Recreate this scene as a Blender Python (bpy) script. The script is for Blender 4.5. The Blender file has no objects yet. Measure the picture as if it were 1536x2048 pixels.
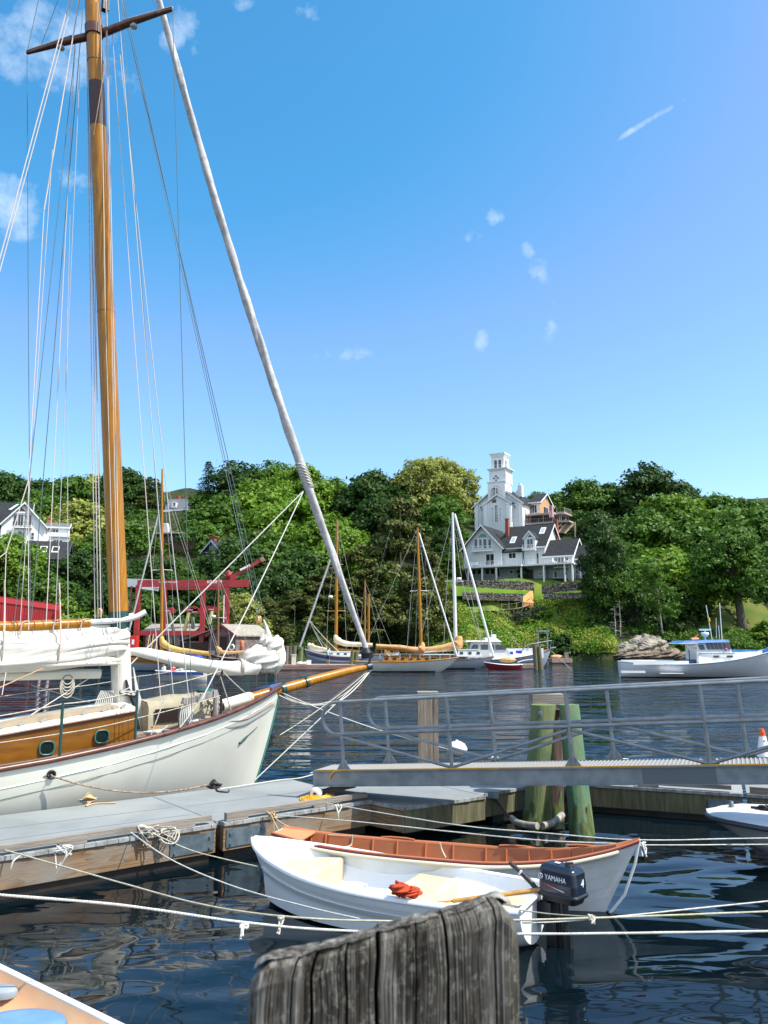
import bpy,math,random
import numpy as np
from mathutils import Vector,Matrix
R=math.radians
scene=bpy.context.scene
C=scene.collection
random.seed(7);rng=np.random.default_rng(7)
# ------------------------------------------------------------------ camera
F=1600.0;CH=3.0;PIT=math.atan(256/1600);CP,SP=math.cos(PIT),math.sin(PIT)
cd=bpy.data.cameras.new("camera");cam=bpy.data.objects.new("camera",cd);C.objects.link(cam)
cam.location=(0,0,CH);cam.rotation_euler=(math.pi/2+PIT,0,0)
cd.sensor_fit='VERTICAL';cd.sensor_height=24;cd.lens=F/2048*24
cd.clip_start=.05;cd.clip_end=3000
cd.dof.use_dof=True;cd.dof.focus_distance=22.0;cd.dof.aperture_fstop=8.5
scene.camera=cam
def ray(u,v):
    xc=(u-768)/F;yc=(1024-v)/F
    return (xc,CP-yc*SP,SP+yc*CP)
def P(u,v,Y):                      # the point seen at photo pixel (u, v) at distance Y
    d=ray(u,v);t=Y/d[1];return Vector((d[0]*t,Y,CH+d[2]*t))
def G(u,v,z=0.0):                  # the point seen at (u, v) on the level z
    d=ray(u,v);t=(z-CH)/d[2];return Vector((d[0]*t,d[1]*t,z))
# ------------------------------------------------------------------ light
SUN=Vector((.95,-.30,0)).normalized();EL=R(55)
sdir=Vector((SUN.x*math.cos(EL),SUN.y*math.cos(EL),math.sin(EL)))
sl=bpy.data.lights.new("sun",'SUN');so=bpy.data.objects.new("sun",sl);C.objects.link(so)
sl.energy=4.9;sl.angle=R(.5);sl.color=(1,.94,.83)
so.rotation_euler=sdir.to_track_quat('Z','Y').to_euler()
w=bpy.data.worlds.new("World");scene.world=w;w.use_nodes=True
nt=w.node_tree;nt.nodes.clear()
def N(t,**k):
    n=nt.nodes.new(t)
    for a,b in k.items(): setattr(n,a,b)
    return n
out=N('ShaderNodeOutputWorld');bg=N('ShaderNodeBackground');sky=N('ShaderNodeTexSky')
sky.sky_type='NISHITA';sky.sun_disc=False;sky.sun_elevation=EL
sky.sun_rotation=math.atan2(sdir.x,sdir.y)
sky.altitude=0;sky.air_density=1.0;sky.dust_density=1.2;sky.ozone_density=3.0
hs=N('ShaderNodeHueSaturation');hs.inputs['Saturation'].default_value=1.15;hs.inputs['Value'].default_value=1.26
sr=N('ShaderNodeSeparateColor');nt.links.new(sky.outputs[0],sr.inputs[0]);r1=N('ShaderNodeMath',operation='DIVIDE');nt.links.new(sr.outputs[0],r1.inputs[0]);r1.inputs[1].default_value=1.36;r0=N('ShaderNodeMath',operation='POWER');nt.links.new(r1.outputs[0],r0.inputs[0]);r0.inputs[1].default_value=1.5
r2=N('ShaderNodeClamp');nt.links.new(r0.outputs[0],r2.inputs['Value']);r2.inputs['Min'].default_value=.68;r2.inputs['Max'].default_value=.97;r3=N('ShaderNodeMath',operation='MULTIPLY');nt.links.new(r2.outputs[0],r3.inputs[0]);nt.links.new(sr.outputs[0],r3.inputs[1])
jr=N('ShaderNodeCombineColor');nt.links.new(r3.outputs[0],jr.inputs[0]);nt.links.new(sr.outputs[1],jr.inputs[1]);nt.links.new(sr.outputs[2],jr.inputs[2]);nt.links.new(jr.outputs[0],hs.inputs['Color'])
# small cumulus wisps, fixed to directions of the sky
tc=N('ShaderNodeTexCoord')
nz=N('ShaderNodeTexNoise');nz.inputs['Scale'].default_value=22;nz.inputs['Detail'].default_value=9;nz.inputs['Roughness'].default_value=.62
nt.links.new(tc.outputs['Generated'],nz.inputs['Vector'])
tot=None
CL=[(115,75,.06,.8,.8),(20,100,.045,.45,.7),(25,412,.036,.95,.9),(150,370,.026,.45,.6),(235,140,.03,.35,.9),(365,45,.024,.45,.7),(400,105,.018,.5,.7),(340,70,.018,.6,1),
      (985,432,.013,.62,.9),(930,470,.024,.38,.4),(965,684,.010,.8,1.4),(1100,638,.012,.45,1.9),(1068,550,.018,.36,1.2),(690,708,.035,.42,.35),(620,22,.024,.4,.5),(1058,500,.01,.5,1),(480,8,.014,.5,.5)]
for (u,v,rad,amt,asp) in CL:
    d=Vector(ray(u,v)).normalized()
    right=Vector((1,0,0));right=(right - d*right.dot(d)).normalized();up=right.cross(d)
    vx=N('ShaderNodeVectorMath',operation='DOT_PRODUCT');vx.inputs[1].default_value=right/rad
    vy=N('ShaderNodeVectorMath',operation='DOT_PRODUCT');vy.inputs[1].default_value=up/(rad*asp)
    vz=N('ShaderNodeVectorMath',operation='DOT_PRODUCT');vz.inputs[1].default_value=d
    for q in (vx,vy,vz): nt.links.new(tc.outputs['Generated'],q.inputs[0])
    a=N('ShaderNodeMath',operation='MULTIPLY');nt.links.new(vx.outputs['Value'],a.inputs[0]);nt.links.new(vx.outputs['Value'],a.inputs[1])
    b=N('ShaderNodeMath',operation='MULTIPLY_ADD');nt.links.new(vy.outputs['Value'],b.inputs[0]);nt.links.new(vy.outputs['Value'],b.inputs[1]);nt.links.new(a.outputs[0],b.inputs[2])
    g=N('ShaderNodeMapRange');g.inputs['From Min'].default_value=0;g.inputs['From Max'].default_value=1.6;g.inputs['To Min'].default_value=amt;g.inputs['To Max'].default_value=0
    nt.links.new(b.outputs[0],g.inputs['Value'])
    h=N('ShaderNodeMath',operation='GREATER_THAN');h.inputs[1].default_value=0;nt.links.new(vz.outputs['Value'],h.inputs[0])
    m=N('ShaderNodeMath',operation='MULTIPLY');nt.links.new(g.outputs[0],m.inputs[0]);nt.links.new(h.outputs[0],m.inputs[1])
    if tot is None: tot=m
    else:
        s=N('ShaderNodeMath',operation='MAXIMUM');nt.links.new(tot.outputs[0],s.inputs[0]);nt.links.new(m.outputs[0],s.inputs[1]);tot=s
# the thin contrail-like streak
d=Vector(ray(1300,240)).normalized();ax=(Vector(ray(1350,208)).normalized()-Vector(ray(1250,268)).normalized()).normalized();pr=ax.cross(d)
vx=N('ShaderNodeVectorMath',operation='DOT_PRODUCT');vx.inputs[1].default_value=(ax-d*ax.dot(d))/.036
vy=N('ShaderNodeVectorMath',operation='DOT_PRODUCT');vy.inputs[1].default_value=pr/.0042
for q in (vx,vy): nt.links.new(tc.outputs['Generated'],q.inputs[0])
a=N('ShaderNodeMath',operation='MULTIPLY');nt.links.new(vx.outputs['Value'],a.inputs[0]);nt.links.new(vx.outputs['Value'],a.inputs[1])
b=N('ShaderNodeMath',operation='MULTIPLY_ADD');nt.links.new(vy.outputs['Value'],b.inputs[0]);nt.links.new(vy.outputs['Value'],b.inputs[1]);nt.links.new(a.outputs[0],b.inputs[2])
g=N('ShaderNodeMapRange');g.inputs['From Max'].default_value=1.5;g.inputs['To Min'].default_value=.85;g.inputs['To Max'].default_value=0
nt.links.new(b.outputs[0],g.inputs['Value'])
s=N('ShaderNodeMath',operation='MAXIMUM');nt.links.new(tot.outputs[0],s.inputs[0]);nt.links.new(g.outputs[0],s.inputs[1])
th=N('ShaderNodeMath',operation='MULTIPLY_ADD');th.inputs[1].default_value=.34;nt.links.new(s.outputs[0],th.inputs[0]);nt.links.new(nz.outputs['Fac'],th.inputs[2])
ed=N('ShaderNodeMapRange');ed.inputs['From Min'].default_value=.60;ed.inputs['From Max'].default_value=1.3;nt.links.new(th.outputs[0],ed.inputs['Value'])
gz=N('ShaderNodeMapRange');gz.inputs['From Max'].default_value=.3;nt.links.new(s.outputs[0],gz.inputs['Value'])
fm0=N('ShaderNodeMath',operation='MULTIPLY',use_clamp=True);nt.links.new(gz.outputs[0],fm0.inputs[0]);nt.links.new(ed.outputs[0],fm0.inputs[1])
# unseen broken cloud added behind the viewer to make the blue skylight more neutral
sx_=N('ShaderNodeSeparateXYZ');nt.links.new(tc.outputs['Generated'],sx_.inputs[0]);bk_=N('ShaderNodeMapRange');bk_.inputs['From Min'].default_value=.15;bk_.inputs['From Max'].default_value=-.35;nt.links.new(sx_.outputs['Y'],bk_.inputs['Value'])
nb=N('ShaderNodeTexNoise');nb.inputs['Scale'].default_value=2.6;nb.inputs['Detail'].default_value=6;nt.links.new(tc.outputs['Generated'],nb.inputs['Vector']);nc=N('ShaderNodeMapRange');nc.inputs['From Min'].default_value=.36;nc.inputs['From Max'].default_value=.62;nc.inputs['To Max'].default_value=.85;nt.links.new(nb.outputs['Fac'],nc.inputs['Value'])
fb_=N('ShaderNodeMath',operation='MULTIPLY',use_clamp=True);nt.links.new(bk_.outputs[0],fb_.inputs[0]);nt.links.new(nc.outputs[0],fb_.inputs[1])
fm=N('ShaderNodeMath',operation='MAXIMUM',use_clamp=True);nt.links.new(fm0.outputs[0],fm.inputs[0]);nt.links.new(fb_.outputs[0],fm.inputs[1])
mx=N('ShaderNodeMix',data_type='RGBA');nt.links.new(fm.outputs[0],mx.inputs['Factor']);nt.links.new(hs.outputs[0],mx.inputs['A'])
mx.inputs['B'].default_value=(6.2,6.6,7.1,1)
nt.links.new(mx.outputs['Result'],bg.inputs['Color']);bg.inputs['Strength'].default_value=.15
nt.links.new(bg.outputs[0],out.inputs[0])
scene.view_settings.view_transform='Standard';scene.view_settings.look='None'
scene.view_settings.exposure=0.55;scene.view_settings.gamma=1.0
try: scene.cycles.use_denoising=True;scene.cycles.max_bounces=6;scene.cycles.transparent_max_bounces=6;scene.cycles.caustics_reflective=False
except Exception: pass
# ------------------------------------------------------------------ materials
MATS={}
def mat(name,col,rough=.6,metal=0.0,col2=None,sc=3.0,st=(1,1,1),lo=.38,hi=.62,bump=0.0,bsc=20.0,bst=None,detail=5.0,spec=.5,coat=0.0,col3=None,sc3=.7,trans=0.0,wood=False,object_random=0.0):
    if name in MATS: return MATS[name]
    m=bpy.data.materials.new(name);m.use_nodes=True;t=m.node_tree;n=t.nodes;L=t.links
    p=n['Principled BSDF'];p.inputs['Roughness'].default_value=rough;p.inputs['Metallic'].default_value=metal
    p.inputs['Specular IOR Level'].default_value=spec;p.inputs['Coat Weight'].default_value=coat
    p.inputs['Base Color'].default_value=(*col,1)
    co=n.new('ShaderNodeTexCoord');src=co.outputs['Object']
    def noise(scale,stretch,det):
        mp=n.new('ShaderNodeMapping');mp.inputs['Scale'].default_value=stretch;L.new(src,mp.inputs['Vector'])
        q=n.new('ShaderNodeTexNoise');q.inputs['Scale'].default_value=scale;q.inputs['Detail'].default_value=det;L.new(mp.outputs[0],q.inputs['Vector']);return q
    cout=None
    if col2 is not None:
        if wood:
            mp=n.new('ShaderNodeMapping');mp.inputs['Scale'].default_value=st;L.new(src,mp.inputs['Vector'])
            q=n.new('ShaderNodeTexNoise');q.inputs['Scale'].default_value=sc;q.inputs['Detail'].default_value=2;q.inputs['Distortion'].default_value=.6
            L.new(mp.outputs[0],q.inputs['Vector'])
            ml=n.new('ShaderNodeMath');ml.operation='MULTIPLY';ml.inputs[1].default_value=11;L.new(q.outputs['Fac'],ml.inputs[0])
            fr=n.new('ShaderNodeMath');fr.operation='FRACT';L.new(ml.outputs[0],fr.inputs[0]);fac=fr.outputs[0]
            lo_,hi_=.1,1.0
        else:
            q=noise(sc,st,detail);fac=q.outputs['Fac'];lo_,hi_=lo,hi
        mr=n.new('ShaderNodeMapRange');mr.inputs['From Min'].default_value=lo_;mr.inputs['From Max'].default_value=hi_;L.new(fac,mr.inputs['Value'])
        mi=n.new('ShaderNodeMix');mi.data_type='RGBA';L.new(mr.outputs[0],mi.inputs['Factor'])
        mi.inputs['A'].default_value=(*col,1);mi.inputs['B'].default_value=(*col2,1);cout=mi.outputs['Result']
    if col3 is not None:
        q=noise(sc3,(1,1,1),6)
        mr=n.new('ShaderNodeMapRange');mr.inputs['From Min'].default_value=.5;mr.inputs['From Max'].default_value=.7;L.new(q.outputs['Fac'],mr.inputs['Value'])
        mi=n.new('ShaderNodeMix');mi.data_type='RGBA';L.new(mr.outputs[0],mi.inputs['Factor'])
        if cout is not None: L.new(cout,mi.inputs['A'])
        else: mi.inputs['A'].default_value=(*col,1)
        mi.inputs['B'].default_value=(*col3,1);cout=mi.outputs['Result']
    if object_random:
        oi=n.new('ShaderNodeObjectInfo');hv=n.new('ShaderNodeHueSaturation')
        a=n.new('ShaderNodeMapRange');a.inputs['To Min'].default_value=1-object_random;a.inputs['To Max'].default_value=1+object_random;L.new(oi.outputs['Random'],a.inputs['Value']);L.new(a.outputs[0],hv.inputs['Value'])
        if cout is not None: L.new(cout,hv.inputs['Color'])
        else: hv.inputs['Color'].default_value=(*col,1)
        cout=hv.outputs[0]
    if cout is not None: L.new(cout,p.inputs['Base Color'])
    if bump:
        q=noise(bsc,bst or st,6);bp=n.new('ShaderNodeBump');bp.inputs['Strength'].default_value=bump;bp.inputs['Distance'].default_value=.02
        L.new(q.outputs['Fac'],bp.inputs['Height']);L.new(bp.outputs[0],p.inputs['Normal'])
    if trans:
        tr=n.new('ShaderNodeBsdfTranslucent');ms=n.new('ShaderNodeMixShader');ms.inputs[0].default_value=trans
        if cout is not None: L.new(cout,tr.inputs['Color'])
        else: tr.inputs['Color'].default_value=(*col,1)
        L.new(p.outputs[0],ms.inputs[1]);L.new(tr.outputs[0],ms.inputs[2]);L.new(ms.outputs[0],n['Material Output'].inputs[0])
    MATS[name]=m;return m
white=mat('white_paint',(.74,.76,.76),.35,col2=(.66,.68,.67),sc=2.5,lo=.45,hi=.75)
hullwhite=mat('hull_white_paint',(.66,.67,.60),.3,col2=(.60,.61,.545),sc=1.3,lo=.4,hi=.8,bump=.05,bsc=3,spec=.5,col3=(.60,.585,.50),sc3=1.1)
farwhite=mat('gelcoat_white',(.66,.69,.72),.3,col2=(.56,.6,.65),sc=2.0,lo=.45,hi=.8)
varnish=mat('varnished_spruce',(.43,.19,.007),.28,col2=(.23,.085,.004),sc=5,st=(6,6,.35),lo=.3,hi=.75,coat=.12,spec=.35)
varnish_h=mat('varnished_mahogany',(.22,.088,.005),.3,col2=(.11,.038,.003),sc=2.2,st=(1,1,5),lo=.3,hi=.75,coat=.1,spec=.35)
darkwood=mat('dark_varnish',(.085,.028,.018),.35,col2=(.13,.05,.03),sc=6)
leather=mat('dark_leather',(.06,.028,.03),.6)
canvas=mat('white_sailcloth',(.68,.675,.62),.8,col2=(.56,.555,.50),sc=3,lo=.5,hi=.8,bump=.35,bsc=7,spec=.2,trans=.12)
canvas_g=mat('grey_white_sailcloth',(.52,.52,.52),.8,col2=(.38,.38,.39),sc=6,bump=.4,bsc=10,spec=.2)
tan=mat('tan_canvas',(.60,.36,.17),.8,col2=(.5,.28,.12),sc=2,bump=.4,bsc=4,spec=.1)
cream=mat('cream_canvas',(.70,.62,.46),.8,col2=(.6,.52,.38),sc=2,bump=.4,bsc=4,spec=.1)
beige=mat('beige_canvas',(.36,.33,.24),.85,col2=(.29,.265,.19),sc=4,bump=.4,bsc=8,spec=.1)
rope_m=mat('pale_rope',(.58,.55,.47),.8,col2=(.34,.31,.26),sc=60,spec=.1)
rope_w=mat('white_line',(.52,.52,.49),.8,spec=.15)
wire_m=mat('grey_green_wire',(.085,.13,.125),.45,spec=.4)
wire_l=mat('pale_grey_wire',(.42,.43,.43),.5,spec=.4)
green_p=mat('dark_green_paint',(.012,.06,.055),.35)
black=mat('black_rubber',(.012,.012,.014),.45)
steel=mat('galvanised_steel',(.24,.27,.30),.42,.55,col2=(.17,.19,.22),sc=12,bump=.1,bsc=60)
alu=mat('aluminium',(.25,.28,.305),.5,.35,col2=(.18,.21,.23),sc=5,bump=.08,bsc=40)
galv=mat('bolted_plate',(.12,.17,.21),.4,.5,col2=(.2,.25,.28),sc=9)
glass=mat('window_glass',(.02,.03,.04),.06,spec=.8)
teak=mat('weathered_teak',(.30,.24,.21),.7,col2=(.20,.155,.14),sc=3,st=(1,14,14),lo=.3,hi=.7)
greywood=mat('weathered_grey_timber',(.30,.27,.235),.85,col2=(.17,.145,.12),sc=3,st=(.6,.6,7),bump=.4,bsc=14,bst=(.6,.6,7),lo=.3,hi=.7)
browntim=mat('stringer_timber',(.26,.165,.085),.85,col2=(.13,.072,.036),sc=1.1,st=(.5,.5,5),wood=True,bump=.2,bsc=30,col3=(.22,.20,.17),sc3=1.6)
mosswood=mat('damp_mossy_timber',(.17,.15,.09),.85,col2=(.07,.075,.035),sc=4,st=(5,5,.5),bump=.3,bsc=12,lo=.35,hi=.7)
deckgrey=mat('grey_deck_boards',(.235,.26,.265),.8,col2=(.185,.205,.21),sc=1.6,lo=.3,hi=.7,bump=.06,bsc=60,spec=.3,col3=(.27,.285,.28),sc3=.5)
floatblk=mat('black_float_tub',(.010,.011,.013),.5,col2=(.03,.022,.015),sc=3)
pilegreen=mat('treated_green_piling',(.10,.165,.07),.85,col2=(.17,.175,.07),sc=2.2,st=(4,4,.5),bump=.5,bsc=8,bst=(4,4,.6),lo=.3,hi=.7,col3=(.05,.10,.05),sc3=2.5)
pilebrown=mat('dark_old_piling',(.10,.06,.045),.85,col2=(.05,.03,.025),sc=3,st=(4,4,.5),bump=.5,bsc=9)
shingle=mat('weathered_shingle',(.20,.165,.15),.85,col2=(.09,.07,.065),sc=2.2,st=(1,1,3.4),lo=.35,hi=.65,detail=3)
shingroof=mat('grey_shingle_roof',(.33,.30,.25),.9,col2=(.22,.2,.17),sc=3)
asphroof=mat('dark_asphalt_roof',(.022,.025,.028),.9,col2=(.042,.046,.05),sc=2.5,lo=.3,hi=.7,spec=.15)
siding=mat('pale_grey_clapboard',(.57,.61,.61),.6,col2=(.52,.56,.56),sc=.6,st=(.3,.3,7))
trimw=mat('white_trim',(.80,.81,.81),.5)
brick=mat('red_brick',(.30,.085,.05),.85,col2=(.2,.05,.035),sc=5)
redpaint=mat('red_steel',(.36,.028,.035),.45,col2=(.28,.02,.025),sc=.8)
redsiding=mat('red_corrugated_siding',(.36,.02,.022),.5,col2=(.30,.016,.018),sc=1)
stonew=mat('fieldstone',(.24,.21,.175),.9,col2=(.07,.06,.05),sc=1.6,st=(1,1,2.2),lo=.4,hi=.6,detail=4)
bark=mat('bark',(.12,.10,.08),.9,col2=(.06,.05,.04),sc=3,st=(3,3,.5),bump=.5,bsc=6)
birch=mat('pale_birch_bark',(.42,.40,.35),.8,col2=(.14,.12,.1),sc=4)
orange=mat('terracotta_paint',(.40,.135,.05),.5,col2=(.33,.10,.038),sc=4,lo=.4,hi=.8)
glossw=mat('gloss_white_fibreglass',(.80,.83,.86),.18,col2=(.74,.77,.80),sc=2,lo=.5,hi=.8,spec=.6)
seatcream=mat('cream_seat',(.60,.50,.33),.5,col2=(.54,.44,.28),sc=5)
greyhull=mat('blue_grey_hull',(.36,.42,.50),.3,col2=(.32,.38,.46),sc=1)
skin=mat('skin',(.55,.32,.23),.6)
bluep=mat('blue_deck_paint',(.025,.12,.36),.5,col2=(.05,.2,.48),sc=1.5)
navy=mat('navy_blue_paint',(.02,.04,.14),.35)
yellow=mat('yellow_hose',(.72,.36,.01),.4)
redcloth=mat('red_orange_cloth',(.42,.05,.015),.9)
# ------------------------------------------------------------------ object helpers
def thing(name,label,cat,loc=(0,0,0),rz=0.0,group=None):
    o=bpy.data.objects.new(name,None);C.objects.link(o);o.location=loc;o.rotation_euler=(0,0,rz)
    o['label']=label;o['category']=cat;o.empty_display_size=.2
    if group: o['group']=group
    return o
def tag(o,label=None,cat=None,group=None,kind=None):
    if label: o['label']=label
    if cat: o['category']=cat
    if group: o['group']=group
    if kind: o['kind']=kind
    return o
def rootloc(o):
    v=Vector((0,0,0))
    while o is not None: v+=o.location;o=o.parent
    return v
class MB:
    def __init__(s,M=None): s.v=[];s.f=[];s.sm=[];s.M=M
    def add(s,vs,fs,smooth=False):
        n=len(s.v);vs=[Vector(a) for a in vs]
        if s.M is not None: vs=[s.M @ a for a in vs]
        s.v+=vs;s.f+=[tuple(i+n for i in f) for f in fs];s.sm+=[smooth]*len(fs);return s
    def box(s,x0,x1,y0,y1,z0,z1):
        return s.add([(x0,y0,z0),(x1,y0,z0),(x1,y1,z0),(x0,y1,z0),(x0,y0,z1),(x1,y0,z1),(x1,y1,z1),(x0,y1,z1)],
                     [(0,3,2,1),(4,5,6,7),(0,1,5,4),(1,2,6,5),(2,3,7,6),(3,0,4,7)])
    def bar(s,a,b,wx,wz,up=(0,0,1)):      # rectangular bar from a to b
        a=Vector(a);b=Vector(b);d=(b-a).normalized();up=Vector(up)
        if abs(d.dot(up))>.98: up=Vector((1,0,0))
        x=d.cross(up).normalized()*wx/2;z=x.cross(d).normalized()*wz/2
        q=[a-x-z,a+x-z,a+x+z,a-x+z,b-x-z,b+x-z,b+x+z,b-x+z]
        return s.add(q,[(0,3,2,1),(4,5,6,7),(0,1,5,4),(1,2,6,5),(2,3,7,6),(3,0,4,7)])
    def tube(s,pts,r,n=8,cap=True,flat=1.0):        # r: number or list; flat squashes vertically
        pts=[Vector(p) for p in pts];m=len(pts)
        rr=r if isinstance(r,(list,tuple)) else [r]*m
        vs=[];prev=None
        for i,p in enumerate(pts):
            d=(pts[min(i+1,m-1)]-pts[max(i-1,0)])
            d=d.normalized() if d.length>1e-9 else Vector((0,0,1))
            if prev is None:
                u=Vector((0,0,1)) if abs(d.z)<.9 else Vector((1,0,0));x=d.cross(u).normalized()
            else: x=(prev-d*prev.dot(d));x=x.normalized() if x.length>1e-6 else d.orthogonal().normalized()
            prev=x;y=d.cross(x)
            for k in range(n):
                a=2*math.pi*k/n;o=(x*math.cos(a)+y*math.sin(a))*rr[i]
                if flat != 1.0: o.z *= flat
                vs.append(p+o)
        fs=[(i*n+k,i*n+(k+1) % n,(i+1)*n+(k+1) % n,(i+1)*n+k) for i in range(m-1) for k in range(n)]
        s.add(vs,fs,True)
        if cap:
            s.add(vs[:n],[tuple(range(n-1,-1,-1))]);s.add(vs[-n:],[tuple(range(n))])
        return s
    def lathe(s,prof,c=(0,0,0),n=24,smooth=True,sx=1.0,sy=1.0):   # prof [(r,z)]
        vs=[];c=Vector(c)
        for r,z in prof:
            for k in range(n): a=2*math.pi*k/n;vs.append(c+Vector((r*math.cos(a)*sx,r*math.sin(a)*sy,z)))
        m=len(prof)
        s.add(vs,[(i*n+k,i*n+(k+1) % n,(i+1)*n+(k+1) % n,(i+1)*n+k) for i in range(m-1) for k in range(n)],smooth)
        if prof[0][0]>1e-4: s.add(vs[:n],[tuple(range(n-1,-1,-1))])
        if prof[-1][0]>1e-4: s.add(vs[-n:],[tuple(range(n))])
        return s
    def poly(s,pts,thick=None):       # flat polygon, or a prism pushed by the vector thick
        n=len(pts);pts=[Vector(p) for p in pts]
        if thick is None: return s.add(pts,[tuple(range(n))])
        t=Vector(thick);q=pts+[p+t for p in pts]
        return s.add(q,[tuple(range(n-1,-1,-1)),tuple(range(n,2*n))]+[(i,(i+1) % n,n+(i+1) % n,n+i) for i in range(n)])
    def grid(s,rows,smooth=True,close=False):   # rows of equal length
        m=len(rows);n=len(rows[0]);vs=[p for r_ in rows for p in r_]
        fs=[(i*n+k,i*n+(k+1) % n,(i+1)*n+(k+1) % n,(i+1)*n+k) for i in range(m-1) for k in range(n if close else n-1)]
        return s.add(vs,fs,smooth)
    def build(s,name,m,parent=None,world=False,auto=True):
        me=bpy.data.meshes.new(name);vs=s.v
        if world and parent is not None:
            o_=rootloc(parent);vs=[a-o_ for a in vs]
        me.from_pydata([tuple(a) for a in vs],[],s.f);me.polygons.foreach_set('use_smooth',s.sm)
        for q in (m if isinstance(m,(list,tuple)) else [m]): me.materials.append(q)
        me.update();o=bpy.data.objects.new(name,me);C.objects.link(o)
        if parent is not None: o.parent=parent
        return o
def sag(a,b,dz,n=14):
    a=Vector(a);b=Vector(b)
    return [a.lerp(b,i/n)-Vector((0,0,dz*4*(i/n)*(1-i/n))) for i in range(n+1)]
def smoothpath(pts,k=5):
    pts=[Vector(p) for p in pts];q=[pts[0]]+pts+[pts[-1]];o=[]
    for i in range(1,len(q)-2):
        for j in range(k):
            t=j/k;a,b,c,d=q[i-1],q[i],q[i+1],q[i+2]
            o.append(.5*((2*b)+(c-a)*t+(2*a-5*b+4*c-d)*t*t+(3*b-a-3*c+d)*t**3))
    o.append(pts[-1]);return o
def tubeobj(name,pts,r,m,parent=None,n=6,label=None,cat=None,group=None,world=True):
    o=MB().tube(pts,r,n).build(name,m,parent,world)
    return tag(o,label,cat,group)
def text(name,s,size,m,M,parent=None,ext=.002,shear=0,world=False,align='CENTER',sx=1.0):
    cu=bpy.data.curves.new(name,'FONT');cu.body=s;cu.size=size;cu.extrude=ext;cu.align_x=align;cu.align_y='CENTER';cu.shear=shear
    cu.resolution_u=3
    t=bpy.data.objects.new(name+'_tmp',cu);me=bpy.data.meshes.new_from_object(t)
    bpy.data.objects.remove(t);me.transform(Matrix.Diagonal((sx,1,1,1)));me.transform(M)
    if world and parent is not None: me.transform(Matrix.Translation(-rootloc(parent)))
    me.materials.clear();me.materials.append(m);me.name=name
    o=bpy.data.objects.new(name,me);C.objects.link(o)
    if parent is not None: o.parent=parent
    return o
def frameM(o,x,y):             # matrix: local x along x, local y along y, at o
    x=Vector(x).normalized();y=Vector(y);y=(y-x*y.dot(x)).normalized();z=x.cross(y)
    return Matrix(((x.x,y.x,z.x,o[0]),(x.y,y.y,z.y,o[1]),(x.z,y.z,z.z,o[2]),(0,0,0,1)))
def prof(t,f):                  # hull section: share of half beam, share of height, f = fullness
    a=t*math.pi/2
    y=(1-f)*t**1.05+f*math.sin(a)**.75;z=(1-f)*t+f*(1-math.cos(a))**.9
    return y,z
def hull_rows(st,m=12,side=1,off=0.0,steps=0):   # st: (x_sheer, x_keel, halfbeam, z_sheer, z_keel, fullness)
    rows=[]
    for (xs,xk,b,zs,zk,f) in st:
        r_=[]
        for j in range(m+1):
            t=j/m;y,z=prof(t,f)
            o=0
            r_.append(Vector((xk+(xs-xk)*z**.7,side*(max(b-off,.0)*y+o),zk+off*(1-t)*.8+(zs-zk)*z)))
        rows.append(r_)
    return rows
def lap_rows(st,strakes=6,side=1,lip=.012,sub=3):     # lapped planks: a small step out at each plank's lower edge
    rows=[]
    for (xs,xk,b,zs,zk,f) in st:
        r_=[]
        for k in range(strakes):
            for j in range(sub+1):
                t=(k+j/sub)/strakes;y,z=prof(t,f);e=lip*(1-j/sub)*min(1,b*4)
                r_.append(Vector((xk+(xs-xk)*z,side*(b*y+e),zk+(zs-zk)*z-(e*.3))))
        rows.append(r_)
    return rows
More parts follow.
